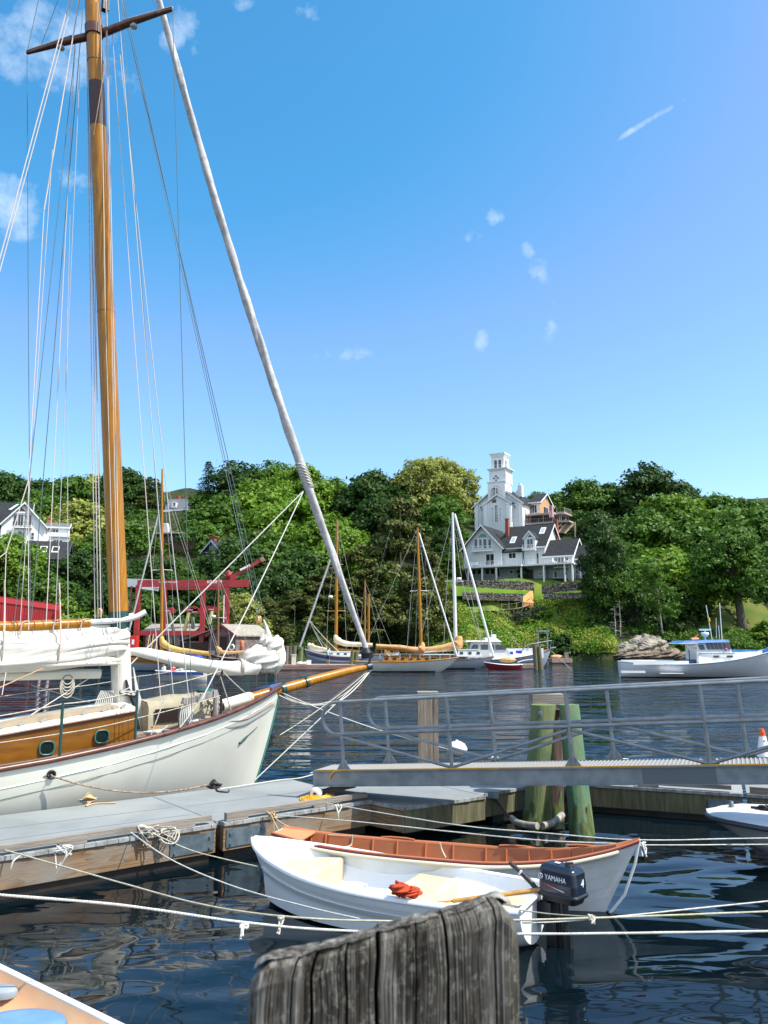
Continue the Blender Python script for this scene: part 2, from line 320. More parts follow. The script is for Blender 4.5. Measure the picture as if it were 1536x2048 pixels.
# ------------------------------------------------------------------ water and land
def water_mat():
    m=bpy.data.materials.new('harbour_water');m.use_nodes=True;t=m.node_tree;n=t.nodes;L=t.links
    p=n['Principled BSDF'];p.inputs['Base Color'].default_value=(.002,.006,.009,1);p.inputs['Roughness'].default_value=.035;p.inputs['IOR'].default_value=1.33
    co=n.new('ShaderNodeTexCoord')
    def nz(sc,st,det,dist=0,rot=0):
        mp=n.new('ShaderNodeMapping');mp.inputs['Scale'].default_value=st;mp.inputs['Rotation'].default_value=(0,0,rot);L.new(co.outputs['Object'],mp.inputs['Vector'])
        q=n.new('ShaderNodeTexNoise');q.inputs['Scale'].default_value=sc;q.inputs['Detail'].default_value=det;q.inputs['Distortion'].default_value=dist
        L.new(mp.outputs[0],q.inputs['Vector']);return q.outputs['Fac']
    def mth(op,a,b):
        q=n.new('ShaderNodeMath');q.operation=op
        for i,x in enumerate((a,b)):
            if isinstance(x,(int,float)): q.inputs[i].default_value=x
            else: L.new(x,q.inputs[i])
        return q.outputs[0]
    sep=n.new('ShaderNodeSeparateXYZ');L.new(co.outputs['Object'],sep.inputs[0])
    far=n.new('ShaderNodeMapRange');far.inputs['From Min'].default_value=13;far.inputs['From Max'].default_value=22;L.new(sep.outputs['Y'],far.inputs['Value'])
    swell=nz(.26,(.35,1,1),1.5,.4,.1);chop=nz(1.1,(.35,1,1),2,.4,-.08);rip=nz(5,(.5,1,1),2,.2,.2)
    calm=mth('ADD',mth('MULTIPLY',nz(.8,(.6,1,1),1.2,.8,.35),.085),mth('MULTIPLY',nz(3.4,(.5,1,1),1.5,.4,.1),.007))
    rough=mth('ADD',mth('ADD',mth('MULTIPLY',swell,.8),mth('MULTIPLY',chop,.34)),mth('MULTIPLY',rip,.03))
    mi=n.new('ShaderNodeMix');mi.data_type='FLOAT';L.new(far.outputs[0],mi.inputs['Factor']);L.new(calm,mi.inputs['A']);L.new(rough,mi.inputs['B'])
    b=n.new('ShaderNodeBump');b.inputs['Strength'].default_value=1.0;b.inputs['Distance'].default_value=1.0
    L.new(mi.outputs['Result'],b.inputs['Height']);L.new(b.outputs[0],p.inputs['Normal']);return m
wt=MB();xs=[-900,-200,-60,-20,0,20,60,200,900];ysw=[-60,0,10,20,40,80,140,200]
wt.grid([[(x,y,0) for x in xs] for y in ysw],False)
tag(wt.build('water',water_mat()),kind='structure')
def sstep(a,b,x): t=min(1,max(0,(x-a)/(b-a)));return t*t*(3-2*t)
def shore(x):
    y=99+(129-99)*sstep(-22,-4,x)+1.2*math.sin(x*.31)+.8*math.sin(x*.83+1)
    return y-3*math.exp(-((x-39)/7)**2)
PADZ=P(929,1161,156).z-.05
def land(x,y):
    d=y-shore(x)
    if d<0: return max(-2.5,d*.6)
    flat=14*(1-sstep(-26,-8,x)) if x<-8 else 0       # boatyard shelf on the left
    e=max(0,d-flat)
    h=min(1.1,d*.8)+.52*min(e,50)+.26*max(0,min(e-50,90))
    # level terrace under the big white house
    k=math.exp(-(((x-28)/15)**4+((y-152.5)/8)**4));h=h*(1-k)+PADZ*k
    h+=(.5*math.sin(x*.21+y*.13)+.35*math.sin(x*.43-y*.31))*min(1,d/12)*(1-k)
    return h
def land_mat():
    return mat('grassy_bank',(.095,.18,.022),.95,col2=(.16,.22,.035),sc=.16,lo=.42,hi=.6,bump=.8,bsc=2.5,spec=.1,col3=(.05,.085,.022),sc3=.3,detail=8)
gx=np.concatenate([np.arange(-400,-110,20),np.arange(-110,120,2.0),np.arange(120,420,20)]);gy=np.concatenate([np.arange(94,180,1.6),np.arange(180,300,8),np.arange(300,900,60)])
gm=MB();gm.grid([[(x,y,land(x,y)) for x in gx] for y in gy])
tag(gm.build('hillside',mat('woodland_floor',(.022,.034,.012),.95,col2=(.045,.05,.022),sc=.4,bump=.8,bsc=2,spec=.1)),kind='structure')
def patch(name,x0,x1,d0,d1,m,st=1.2,dz=.06):
    g=MB();g.grid([[(x,shore(x)+d,land(x,shore(x)+d)+dz) for x in np.arange(x0,x1+.01,st)] for d in np.arange(d0,d1+.01,st)])
    return tag(g.build(name,m),kind='structure')
patch('grass_bank',7,38,.8,19.5,land_mat())
patch('lawn',44,75,2,18,mat('mown_lawn',(.12,.14,.035),.95,col2=(.08,.12,.028),sc=.3,spec=.1))
sb=MB();sb.grid([[(x,y,-3) for x in (-900,900)] for y in (-60,100)],False)
tag(sb.build('seabed',mat('mud',(.02,.02,.015),.9)),kind='structure')
# ------------------------------------------------------------------ foliage prototypes
def quads_mesh(name,ctr,nor,size,asp=1.0):
    n=len(ctr);a=rng.normal(size=(n,3));x=np.cross(nor,a);x /= np.linalg.norm(x,axis=1)[:,None]+1e-9
    y=np.cross(nor,x);y /= np.linalg.norm(y,axis=1)[:,None]+1e-9
    s=(size*rng.uniform(.6,1.3,n))[:,None];x=x*s;y=y*s*asp
    bend=nor*s*.35
    v=np.stack([ctr-x-bend*.4,ctr-y*.75,ctr+x-bend*.4,ctr+y*.75+bend*.2],1).reshape(-1,3)
    me=bpy.data.meshes.new(name);me.vertices.add(4*n);me.loops.add(4*n);me.polygons.add(n)
    me.vertices.foreach_set('co',v.astype('f').ravel());me.loops.foreach_set('vertex_index',np.arange(4*n,dtype='i'))
    me.polygons.foreach_set('loop_start',np.arange(0,4*n,4,dtype='i'));me.polygons.foreach_set('loop_total',np.full(n,4,'i'))
    me.update(calc_edges=True);return me
def unit(v): return v/(np.linalg.norm(v,axis=-1,keepdims=True)+1e-9)
def lobes_to_leaves(lobes,clumps,per,leaf,csz):
    cs=[];ns=[]
    for (c,r) in lobes:
        d=unit(rng.normal(size=(clumps,3)));d[:,2]=np.abs(d[:,2])*.9-.25*(rng.random(clumps)<.45);d=unit(d)
        rad=r*rng.uniform(.72,1.08,clumps)[:,None]
        cc=c+d*rad*np.array([1,1,.85])
        o=rng.normal(size=(clumps,per,3))*csz*np.array([1,1,.7]);pts=(cc[:,None,:]+o)
        nn=unit(d[:,None,:]*.6+unit(o)*.5+np.array([0,0,.38])+rng.normal(size=o.shape)*.5)
        cs.append(pts.reshape(-1,3));ns.append(nn.reshape(-1,3))
    return np.concatenate(cs),np.concatenate(ns),leaf
def proto_decid(name,nl=26,seed=0,flat=.9,leaf=.017,low=.16):
    global rng;rng=np.random.default_rng(seed)
    lobes=[]
    for i in range(nl):
        z=(i+.5)/nl;ang=i*2.4+rng.uniform(-.5,.5)
        prof_=math.sin(min(1,(z*.92+.10))*math.pi)**.55
        rr=.36*prof_*rng.uniform(.55,1.05)
        lobes.append((np.array([rr*math.cos(ang),rr*math.sin(ang),low+(1-low-.12)*z*flat+rng.uniform(-.03,.05)]),rng.uniform(.10,.175)))
    lobes.append((np.array([0,0,.6]),.2));lobes.append((np.array([0.03,0,.8]),.14))
    c,n,l=lobes_to_leaves(lobes,26,17,leaf,.026)
    return quads_mesh(name,c,n,l),lobes
def proto_cone(name,seed,n=11000,leaf=.016,droop=False):
    global rng;rng=np.random.default_rng(seed)
    if not droop:            # dense cedar: many upright sprays on a cone with lobed outline
        lobes=[]
        for i in range(60):
            z=rng.uniform(.04,.97);a=rng.uniform(0,6.283);r0=.40*(1-z)**.62*rng.uniform(.75,1.05)
            lobes.append((np.array([r0*math.cos(a),r0*math.sin(a),z]),rng.uniform(.05,.10)*(1.25-z)))
        c,nn,l=lobes_to_leaves(lobes,20,12,leaf,.018);return quads_mesh(name,c,nn,l,.7),lobes
    cs=[];ns=[]
    for i in range(24):
        z=.08+.88*i/24;R0=.34*(1-z)**.85+.02;nb=int(9+8*(1-z))
        for b in range(nb):
            a=rng.uniform(0,6.283);L_=R0*rng.uniform(.65,1.15);m=int(48*(1-z*.6))
            t=rng.uniform(.1,1,m);w_=(1-t)*.05+.012
            x=t*L_;side=rng.normal(size=m)*w_*.7
            zz=z-.10*t*L_/.3+.02*np.sin(t*3)+rng.normal(size=m)*.006
            cs.append(np.stack([x*math.cos(a)-side*math.sin(a),x*math.sin(a)+side*math.cos(a),zz],1))
            ns.append(unit(rng.normal(size=(m,3))*.35+np.array([0,0,1])))
    c=np.concatenate(cs);nn=np.concatenate(ns);return quads_mesh(name,c,nn,leaf*.85,.5),[]
def trunk_mesh(name,lobes,rad=.022,top=.72,lean=0.0,forks=9,seed=1):
    rr=random.Random(seed);m=MB();pts=[Vector((lean*z*z+.012*math.sin(z*7),.01*math.sin(z*9+1),z)) for z in [0,.03,.1,.2,.35,.5,.62,top]]
    m.tube(pts,[rad*1.5,rad*1.1,rad,rad*.9,rad*.75,rad*.55,rad*.4,rad*.15],9)
    ls=list(lobes);rr.shuffle(ls)
    for c,r in ls[:forks]:
        c=Vector(c.tolist());z0=max(.14,min(.6,c.z-.22));b=Vector((lean*z0*z0,0,z0))
        mid=b.lerp(c,.5)+Vector((0,0,-.02));m.tube([b,mid,c],[rad*.42,rad*.28,rad*.1],6)
    return m
def leafmat(name,c,c2,tr=.36): return mat(name,c,.55,col2=c2,sc=9,lo=.35,hi=.65,trans=tr,spec=.25,object_random=.13)
LM=dict(dark=leafmat('leaf_deep_green',(.030,.076,.013),(.050,.108,.018)),mid=leafmat('leaf_mid_green',(.060,.138,.016),(.092,.185,.022)),
          bright=leafmat('leaf_bright_green',(.108,.215,.018),(.165,.285,.027)),yellow=leafmat('leaf_yellow_green',(.24,.29,.06),(.33,.35,.09)),
          cedar=leafmat('leaf_olive_cedar',(.075,.095,.022),(.12,.14,.03),.2),spruce=leafmat('leaf_blue_spruce',(.020,.048,.028),(.032,.068,.036),.12))
PR=[]
for k in range(5):
    me,lb=proto_decid('crown',24+2*k,20+k,leaf=.0175,low=.14+.02*k);PR.append((me,lb,MB))
cedar_me,clb=proto_cone('crown',40);cedar2_me,clb2=proto_cone('crown',43);spruce_me,_=proto_cone('crown',41,droop=True)
bush_me,blb=proto_decid('crown',14,50,flat=.8,leaf=.028,low=.02)
TR=[trunk_mesh('t',lb,seed=i).build('trunk',bark) for i,(me,lb,_) in enumerate(PR)]
TRM=[t.data for t in TR]
for t in TR: bpy.data.objects.remove(t)
cone_tr=MB().tube([(0,0,0),(0,0,.5),(0,0,.95)],[.018,.01,.002],7).build('trunk',bark);CTM=cone_tr.data;bpy.data.objects.remove(cone_tr)
_tc=[0]
def tree(u,vtop,wpx,Y,kind,color,label,name='leafy_tree',group='trees on the wooded hillside',base=None,ww=1.0):
    x=P(u,vtop,Y).x;z0=land(x,Y) if base is None else base
    top=P(u,vtop,Y).z;H_=top-z0+.3;W=wpx/F*Y*(1.45 if kind=='d' else 1.15)*ww;i=_tc[0];_tc[0] +=1
    if kind=='d': k=(i*3+int(u)) % 5;cm,tm=PR[k][0],TRM[k];cat='tree'
    elif kind=='c': cm,tm=(cedar_me if i % 2 else cedar2_me),CTM;name='cedar_tree';cat='tree'
    elif kind=='s': cm,tm=spruce_me,CTM;name='spruce_tree';cat='tree'
    else: cm,tm=bush_me,None;name='shrub';cat='shrub';group='shrubs along the shore and the garden'
    r=thing(name,label,cat,(x,Y,z0-.3),random.uniform(0,6.28),group)
    for nm,me in (('crown',cm),('trunk',tm)):
        if me is None: continue
        o=bpy.data.objects.new(nm,me);C.objects.link(o);o.parent=r
        if nm=='crown':
            if not me.materials: me.materials.append(LM['mid'])
            o.material_slots[0].link='OBJECT';o.material_slots[0].material=LM[color]
            sw=W/.80 if kind != 'c' else W/.85
            o.scale=(sw,sw,H_)
        else: o.scale=(H_*.9,H_*.9,H_)
        if nm=='crown' and kind=='b' and sw*.75>H_: o.scale=(sw,sw,sw*.75);o.location=(0,0,H_-sw*.75)
        if nm=='crown' and kind=='d' and sw*.98>H_: o.scale=(sw,sw,sw*.98);o.location=(0,0,H_-sw*.98)
    return r
T=[  # u, v_top, width px, distance, kind, colour, label
 # far skyline
 (12,930,105,192,'d','dark','dark broad tree on the skyline at the left edge'),
 (85,950,90,196,'d','dark','dark green tree on the skyline above the white gabled house'),
 (150,942,90,190,'d','mid','mid green tree on the skyline just left of the big mast'),
 (196,944,100,198,'d','yellow','yellow green topped tree on the skyline directly behind the big mast'),
 (262,930,110,192,'d','dark','dark tree on the skyline just right of the big mast'),
 (305,952,60,186,'c','cedar','narrow olive evergreen left of the slate roofed house'),
 (345,1012,70,200,'d','mid','low mid green tree behind the slate roofed house'),
 (352,984,100,238,'d','mid','far mid green tree filling the dip behind the slate roofed house'),
 (408,975,64,186,'d','mid','mid green tree right of the slate roofed house'),
 (418,918,86,186,'s','dark','dark ragged pine with layered limbs at the left end of the high ridge'),
 (480,916,130,190,'d','dark','broad dark tree on the ridge right of the ragged pine'),
 (552,917,110,192,'d','mid','mid green rounded tree on the ridge behind the twin white sheets'),
 (612,922,100,186,'d','bright','light green tree on the ridge behind the furled jib'),
 (668,948,90,190,'d','mid','mid green tree on the ridge right of the furled jib'),
 (742,932,130,186,'d','dark','large dark rounded tree between the jib and the yellow topped tree'),
 (800,945,90,190,'d','dark','dark tree partly behind the yellow topped tree'),
 (855,906,105,188,'d','yellow','tallest yellow topped tree on the skyline left of the church'),
 (905,918,80,196,'d','yellow','yellowish tree on the skyline beside the church tower'),
 (946,948,36,200,'s','dark','thin dark spruce beside the church'),
 (970,1010,50,215,'d','mid','small tree showing low behind the church front'),
 (1075,980,50,215,'d','mid','small far tree top behind the church roof'),
 (1108,978,80,205,'d','dark','dark tree behind the flag and the upper deck'),
 (1162,948,110,192,'d','mid','mid green tree right of the church on the skyline'),
 (1222,956,110,190,'d','dark','dark tree on the skyline between two higher crowns on the right'),
 (1298,921,135,188,'d','dark','highest dark crown on the right skyline'),
 (1365,962,100,192,'d','dark','dark crown sloping down right of the highest crown'),
 (1440,978,130,184,'d','mid','mid green crown on the far right skyline'),
 (1510,988,110,182,'d','mid','mid green crown at the right edge of the skyline'),
 # middle rows
 (20,1058,120,122,'d','bright','light green tree in front of the white gabled house at the left edge'),
 (95,1128,130,118,'d','mid','mid green tree between the skylight roof and the red shed'),
 (80,975,90,170,'d','mid','mid green tree directly behind the white gabled house'),
 (175,992,110,158,'d','yellow','yellow flecked tree right of the brick chimney'),
 (165,1090,110,126,'d','dark','dark tree right of the roof with two skylights'),
 (135,1190,110,112,'d','bright','light green shore tree at the right end of the red shed'),
 (215,1150,120,116,'d','dark','dark tree low behind the foot of the big mast'),
 (268,1030,110,150,'d','mid','mid green tree right of the big mast at mid height'),
 (305,1105,90,130,'d','dark','dark tree left of the brown house above the travel lift'),
 (255,1130,90,124,'d','dark','dark tree above the white lift beam'),
 (290,1180,110,118,'d','mid','mid green tree seen through the legs of the travel lift'),
 (352,1188,100,119,'d','dark','dark tree seen through the middle of the travel lift'),
 (345,1112,80,134,'d','mid','mid green tree in front of the brown house'),
 (380,1132,45,128,'d','mid','mid green tree left of the black cottage deck'),
 (405,1032,90,152,'d','mid','mid green tree behind the brown house roof'),
 (445,985,130,162,'d','mid','large mid green tree above the black cottage'),
 (475,1060,120,140,'d','dark','dark tree just right of the black cottage'),
 (525,950,150,168,'d','bright','broad bright green tree below the ridge in the middle left'),
 (590,985,150,160,'d','bright','bright green tree behind the white jib sheets'),
 (545,1050,150,146,'d','mid','mid green tree half way down the wooded bank'),
 (655,1020,140,150,'d','bright','bright green tree just left of the furled jib'),
 (700,1042,110,142,'d','bright','bright yellow green tree beside the tall varnished mast'),
 (610,1090,150,138,'d','dark','dark tree low on the wooded bank behind the jib'),
 (470,1130,120,128,'d','dark','dark tree behind the red crane arm'),
 (530,1125,130,130,'d','dark','dark tree right of the red crane arm'),
 (487,1178,80,112,'d','yellow','small yellow green tree right of the travel lift'),
 (530,1195,110,116,'c','cedar','low olive cedar behind the white bunched sail'),
 (460,1215,90,118,'d','dark','dark low tree behind the shingled boathouse'),
 (590,1180,120,124,'c','cedar','olive cedar left of the furled headsail at the shore'),
 (648,1130,120,130,'c','cedar','olive cedar behind the varnished mast with radar'),
 (720,1090,150,134,'c','cedar','broad olive cedar between two varnished masts'),
 (800,992,190,136,'c','cedar','tallest broad olive cedar in the centre of the shore'),
 (850,1075,110,134,'c','cedar','olive cedar at the left edge of the grassy bank'),
 (760,1170,130,132,'c','cedar','lower olive cedar behind the tan sail cover'),
 (690,1185,100,132,'c','cedar','lower olive cedar behind the cream sail cover'),
 (886,985,80,166,'d','mid','mid green tree between the tall cedar and the church'),
 (770,975,110,172,'d','dark','dark tree behind the point of the tallest cedar'),
 (886,1050,50,158,'d','dark','dark slim tree beside the left corner of the big house'),
 (900,1100,36,152,'d','mid','small tree touching the left balcony of the big house'),
 (40,1010,90,158,'d','mid','mid green tree behind the left end of the white gabled house'),
 (225,985,90,178,'d','dark','dark tree high behind the big mast on its left side'),
 (300,1010,90,172,'d','mid','mid green tree below the slate roofed house on its left'),
 (368,1050,66,165,'d','mid','mid green tree just below the slate roofed house'),
 (330,1048,60,160,'d','dark','dark tree behind the white chimney of the brown house'),
 (250,1075,90,160,'d','dark','dark tree right of the big mast above the white lift beam'),
 (190,1060,80,150,'d','mid','mid green tree left of the big mast at mid height'),
 (120,990,80,176,'d','dark','dark tree above the brick chimney'),
 (430,1050,80,158,'d','dark','dark tree directly behind the black cottage'),
 (500,1010,110,172,'d','mid','mid green tree under the broad dark ridge tree'),
 # right bank
 (1190,1010,100,176,'d','dark','dark tree above the right roof of the big house'),
 (1160,1030,70,186,'d','dark','dark tree beside the wooden stairs by the church'),
 (1225,1060,120,158,'d','mid','mid green tree right of the big house'),
 (1290,1010,150,164,'d','mid','broad mid green tree in the upper right wood'),
 (1345,975,130,170,'d','bright','bright green crown in the upper right wood'),
 (1420,1000,170,162,'d','mid','wide mid green crown below the right skyline'),
 (1500,1010,150,158,'d','mid','wide green crown near the right edge below the skyline'),
 (1208,1042,70,137,'d','dark','dark tree hiding the right end of the small annex roof'),
 (1222,1120,60,136,'d','mid','mid green tree in front of the glazed annex'),
 (1200,1090,46,136,'d','dark','dark tree crowding the glazed annex of the big house'),
 (1240,1150,100,140,'d','dark','dark tree hiding the right corner of the big house'),
 (1262,1105,140,146,'d','mid','mid green tree in the middle of the right wood'),
 (1335,1075,150,150,'d','bright','light green tree in the middle of the right wood'),
 (1405,1080,130,156,'d','dark','dark tree left of the big trunk on the lawn'),
 (1348,1160,100,142,'d','dark','dark low tree at the left edge of the sloping lawn'),
 (1290,1180,130,140,'d','dark','dark low tree behind the white birch'),
 (1215,1200,80,137,'d','dark','dark shore tree right of the grassy bank'),
 (1535,1120,130,153,'d','dark','dark crown cut by the right edge above the lawn'),
]
for q in T: tree(*q)
tree(1262,1182,58,133,'s','spruce','blue green spruce standing on the rocky point',group='evergreens on the rocky point')
tree(1236,1215,50,133.5,'s','spruce','smaller spruce half hidden by the bare grey snags',group='evergreens on the rocky point')
B=[(1122,1262,75,131,'dark','dense dark shrub at the right foot of the grassy bank'),(1095,1250,50,133,'mid','shrub above the little dock gantry'),
 (1150,1225,80,137,'bright','light green shrub half way up the grassy bank'),(1080,1205,70,141,'bright','bright shrub below the orange path'),
 (1010,1245,90,135,'bright','bright shrub behind the motor yacht cabin'),(900,1290,60,131,'bright','low shrub at the left foot of the grassy bank'),
 (950,1285,60,131.5,'mid','low shrub left of the motor yacht'),(1190,1290,60,131,'dark','dark shrub left of the rocky point'),
 (1225,1262,50,131.5,'cedar','olive shrub on the left end of the rocky point'),(1332,1258,60,131,'mid','leafy shrub at the right end of the rocky point'),
 (1352,1275,50,131,'mid','leafy shrub above the lobster boat stern'),(1298,1286,34,128.5,'bright','little light green bush growing on the bare rock'),
 (1312,1278,30,129,'bright','taller light green bush growing on the bare rock'),(1455,1240,60,139,'mid','shrub left of the big trunk on the lawn'),
 (1530,1235,70,134,'bright','bright shrub on the lawn at the right edge'),(1392,1304,60,130,'dark','dark shrub behind the lobster boat cabin'),
 (1520,1306,70,130,'dark','dark shrub behind the lobster boat bow'),(1120,1180,60,147,'yellow','white flowering bed shrub below the right balcony'),
 (1160,1170,50,147.5,'yellow','white flowering shrub right of the stone wall gap'),(1010,1165,26,146.6,'mid','small garden shrub in front of the stone wall'),
 (1046,1120,22,152,'dark','dark climbing shrub under the middle balcony')]
for (u,v,wp,Y,c,l) in B: tree(u,v,wp,Y,'b',c,l)
# big leaning lawn tree on the right: its own trunk shows
lt=thing('leafy_tree','broad tree with a thick bare dark trunk standing on the sloping lawn','tree',(P(1487,1310,137).x,137,land(P(1487,1310,137).x,137)-.4),.4)
h_=P(1470,1040,137).z-lt.location.z
m=MB();m.tube([(.6,0,0),(.1,0,1.5),(-.2,0,4.5),(-.9,0,8),(-1.5,0,12),(-1,0,17)],[1.0,.75,.62,.6,.45,.12],12)
for a,b in (((-.9,0,8),(-5,1,13)),((-1.2,0,9.5),(3.5,-1,15)),((-1.5,0,12),(-4,-2,17)),((-.6,0,7),(4,1,11))):
    m.tube([a,Vector(a).lerp(Vector(b),.5)+Vector((0,0,.6)),b],[.3,.2,.06],8)
m.build('trunk',bark,lt)
o=bpy.data.objects.new('crown',PR[2][0]);C.objects.link(o);o.parent=lt;o.location=(-1,0,2.5);o.scale=(17,15,h_-2.5)
o.material_slots[0].link='OBJECT';o.material_slots[0].material=LM['mid']
# birch with a bare white stem
x=P(1310,1370,131).x;bt=thing('birch_tree','slim leaning birch with a pale bare stem by the rocky point','tree',(x,131,land(x,131)-.3))
a=P(1330,1300,131);b=P(1318,1215,131);c=P(1306,1150,131)
m=MB().tube([a,P(1324,1258,131),b,P(1316,1185,131),c],[.2,.17,.13,.1,.04],8)
for k in range(7):
    q=b.lerp(c,k/7);m.tube([q,q+Vector((random.uniform(-2,2),random.uniform(-1.5,1.5),random.uniform(.4,1.6)))],[.06,.02],5)
m.build('trunk',birch,bt,True)
rng=np.random.default_rng(77);ctrs=[]
for k in range(46):
    t=rng.uniform(0,1);q=np.array(P(1326-22*t,1232-100*t,131))-np.array(bt.location);ctrs.append((q+rng.normal(size=3)*np.array([1.7*(1-.4*t),1.3,.5]),.7))
cc,nn,_=lobes_to_leaves(ctrs,5,14,.2,.28);o=bpy.data.objects.new('crown',quads_mesh('crown',cc,nn,.2));C.objects.link(o);o.parent=bt;o.data.materials.append(LM['mid'])
# bare grey snags
for k,(u,v0,v1) in enumerate([(1238,1198,1280),(1228,1212,1276)]):
    x=P(u,v1,130.6).x;s=thing('bare_snag',['taller dead grey tree stem beside the spruce on the point','shorter dead grey tree stem at the left of the pair'][k],'dead tree',(x,130.6,land(x,130.6)-.3),0,'dead grey stems on the rocky point')
    a=P(u+3,v1+14,130.6);b=P(u,v0,130.6);MB().tube([a,a.lerp(b,.5)+Vector((.1,0,0)),b],[.14,.09,.02],7).build('trunk',birch,s,True)
    m=MB()
    for j in range(34):
        t=random.uniform(.15,.95);q=a.lerp(b,t);L_=(1-t)*1.6+.4;an=random.uniform(0,6.28)
        m.tube([q,q+Vector((math.cos(an)*L_,math.sin(an)*L_,random.uniform(-.3,.5)))],[.03,.008],4,False)
    m.build('twig',birch,s,True)
# ground cover on the grassy bank and along the whole shore: nobody could count it
rng=np.random.default_rng(5)
def cover(name,n,xr,dr,size,mt,clump=10,seedmask=None,hgt=.35):
    pts=[];
    while len(pts)<n:
        x=rng.uniform(*xr);d=rng.uniform(*dr);y=shore(x)+d
        if seedmask and not seedmask(x,y): continue
        pts.append((x,y,land(x,y)+rng.uniform(0,hgt)))
    p=np.array(pts);c=(p[:,None,:]+rng.normal(size=(n,clump,3))*np.array([.4,.4,.2])).reshape(-1,3)
    nn=unit(rng.normal(size=c.shape)*.6+np.array([0,-.2,.8]));o=bpy.data.objects.new(name,quads_mesh(name,c,nn,size));C.objects.link(o);o.data.materials.append(mt)
    return tag(o,kind='stuff')
def onbank(x,y):
    u=768+F*x/(y*1.0);lawn=(1205<0);
    if 13<x<43 and 144<y<161: return False
    if 12<x<22.6 and 143<y<146.5: return False      # mown grass terrace stays short
    if 14<x<31 and 139.3<y<142.6: return False       # the path
    return math.sin(x*.5)*math.cos(y*.7+x*.2)>-.6
gc1=cover('ground_cover',7600,(6,36),(.6,24),.15,mat('weed_leaves',(.13,.26,.025),.6,col2=(.30,.36,.06),sc=.22,lo=.4,hi=.6,trans=.25,spec=.2),10,onbank,.55)
gc2=cover('undergrowth',3000,(-60,8),(.8,30),.24,LM['dark'],10,lambda x,y: x>-6 or y>114,.8)
gc3=cover('undergrowth',1400,(36,75),(.8,7),.2,LM['mid'],9,lambda x,y: not (36<x<50 and y<131),.4)
# ------------------------------------------------------------------ the white gaff yacht alongside the float
sc=thing('sailing_yacht','large white classic yacht with varnished mast and bowsprit moored along the grey float','yacht',(-2.17,17.0,0),math.atan2(.616,.788))
SX=(.788,.616)
def S(s,w): return Vector((-2.17-s*SX[0]+w*.616,17.0-s*SX[1]-w*.788,0))
def loc(s,w,z): return Vector((-s,-w,z))       # s aft of the stem, w to starboard
SH=[(0,.03,2.05),(.5,.36,1.917),(1,.62,1.787),(1.5,.84,1.675),(2,1.02,1.575),(3,1.32,1.42),(4,1.52,1.29),(5,1.64,1.185),(6,1.72,1.11),(7,1.76,1.05),(8.5,1.76,.99),(11,1.6,.98),(14,1.1,1.1)]
def shi(s,k):
    for a,b in zip(SH,SH[1:]):
        if s <= b[0]: t=(s-a[0])/(b[0]-a[0]);return a[k]+(b[k]-a[k])*t
    return SH[-1][k]
sts=[0,.25,.5,.8,1.1,1.5,2,2.6,3.3,4,5,6,7,8.5,11,14]
def hstn(s):
    b=shi(s,1);zs=shi(s,2);f=min(.88,.04+s*.19);zk=-.9 if s>1 else -.9*s-.0
    rake=.62*max(0,1-s/2.5);zk=-.22-.35*min(1,s/1.5)
    return (-s,-s-rake*1.25,b,zs,zk,f)
st=[hstn(s) for s in sts]
hm=MB()
for sd in (1,-1):
    rw=hull_rows(st,36,sd);hm.grid(rw if sd==-1 else rw)
hm.build('hull',hullwhite,sc)
m=MB()                                                   # green stem band
stem=hull_rows([st[0]],18,-1)[0]
m.tube([v+Vector((.03,.03,0)) for v in stem],.03,6).build('stem_band',mat('stem_green',(.05,.20,.16),.4),sc)
# rub rail, covering board, scribed stripes
def sheerline(w_off,z_off,s0=0.0,s1=13,n=60,side=1):
    return [loc(s0+(s1-s0)*i/n,side*(shi(s0+(s1-s0)*i/n,1)+w_off),shi(s0+(s1-s0)*i/n,2)+z_off) for i in range(n+1)]
m=MB();m.tube(sheerline(.01,.0),.045,8);m.tube(sheerline(.01,0,side=-1),.045,8);m.build('rub_rail',darkwood,sc)
def hullpoint(s,zf):     # a point just proud of the starboard topside at share zf of the height
    h=hstn(s);b,zs,zk=h[2],h[3],h[4];f=h[5]
    t=1.0
    for k in range(200):
        y,z=prof(k/200,f)
        if zk+(zs-zk)*z >= zs-zf: t=k/200;break
    y,z=prof(t,f);return Vector((h[1]+(h[0]-h[1])*z**.7,-(b*y+.004),zk+(zs-zk)*z))
m=MB();m.tube([hullpoint(.05+s*.35,.23+.004*s) for s in range(32)],.006,4);m.build('cove_line',mat('stripe_white',(.85,.85,.82),.3),sc)
m=MB();m.tube([hullpoint(.02+s*.35,.36+.006*s) for s in range(32)],.005,4);m.build('scribed_line',mat('line_green',(.10,.14,.10),.5),sc)
# deck with planks
rows=[]
for i in range(60):
    s=.15+i*.22;b=shi(s,1)-.04;z=shi(s,2)-.10+(-.18 if s<1.8 else 0)*sstep(1.9,1.0,s)
    rows.append([loc(s,b*k/6,z+.05*(1-(k/6)**2)) for k in range(-6,7)])
MB().grid(rows).build('deck',teak,sc)
m=MB()
for k in range(-13,14):
    if abs(k)<5: continue
    m.tube([loc(1.9+i*.5,k*.11,shi(1.9+i*.5,2)-.098+.05*(1-(k*.11/shi(1.9+i*.5,1))**2)) for i in range(20) if abs(k*.11)<shi(1.9+i*.5,1)-.06],.006,4,False)
m.build('deck_seam',mat('seam_dark',(.05,.04,.035),.8),sc)
m=MB()                                                   # inner bulwark forward
for sd in (1,-1):
    m.grid([[loc(.1+i*.1,sd*(shi(.1+i*.1,1)-.05),shi(.1+i*.1,2)-.01),loc(.1+i*.1,sd*(shi(.1+i*.1,1)-.07),shi(.1+i*.1,2)-.32*sstep(2.6,1.0,.1+i*.1)-.05)] for i in range(26)])
m.build('bulwark',mat('inner_bulwark_grey',(.34,.34,.31),.6),sc)
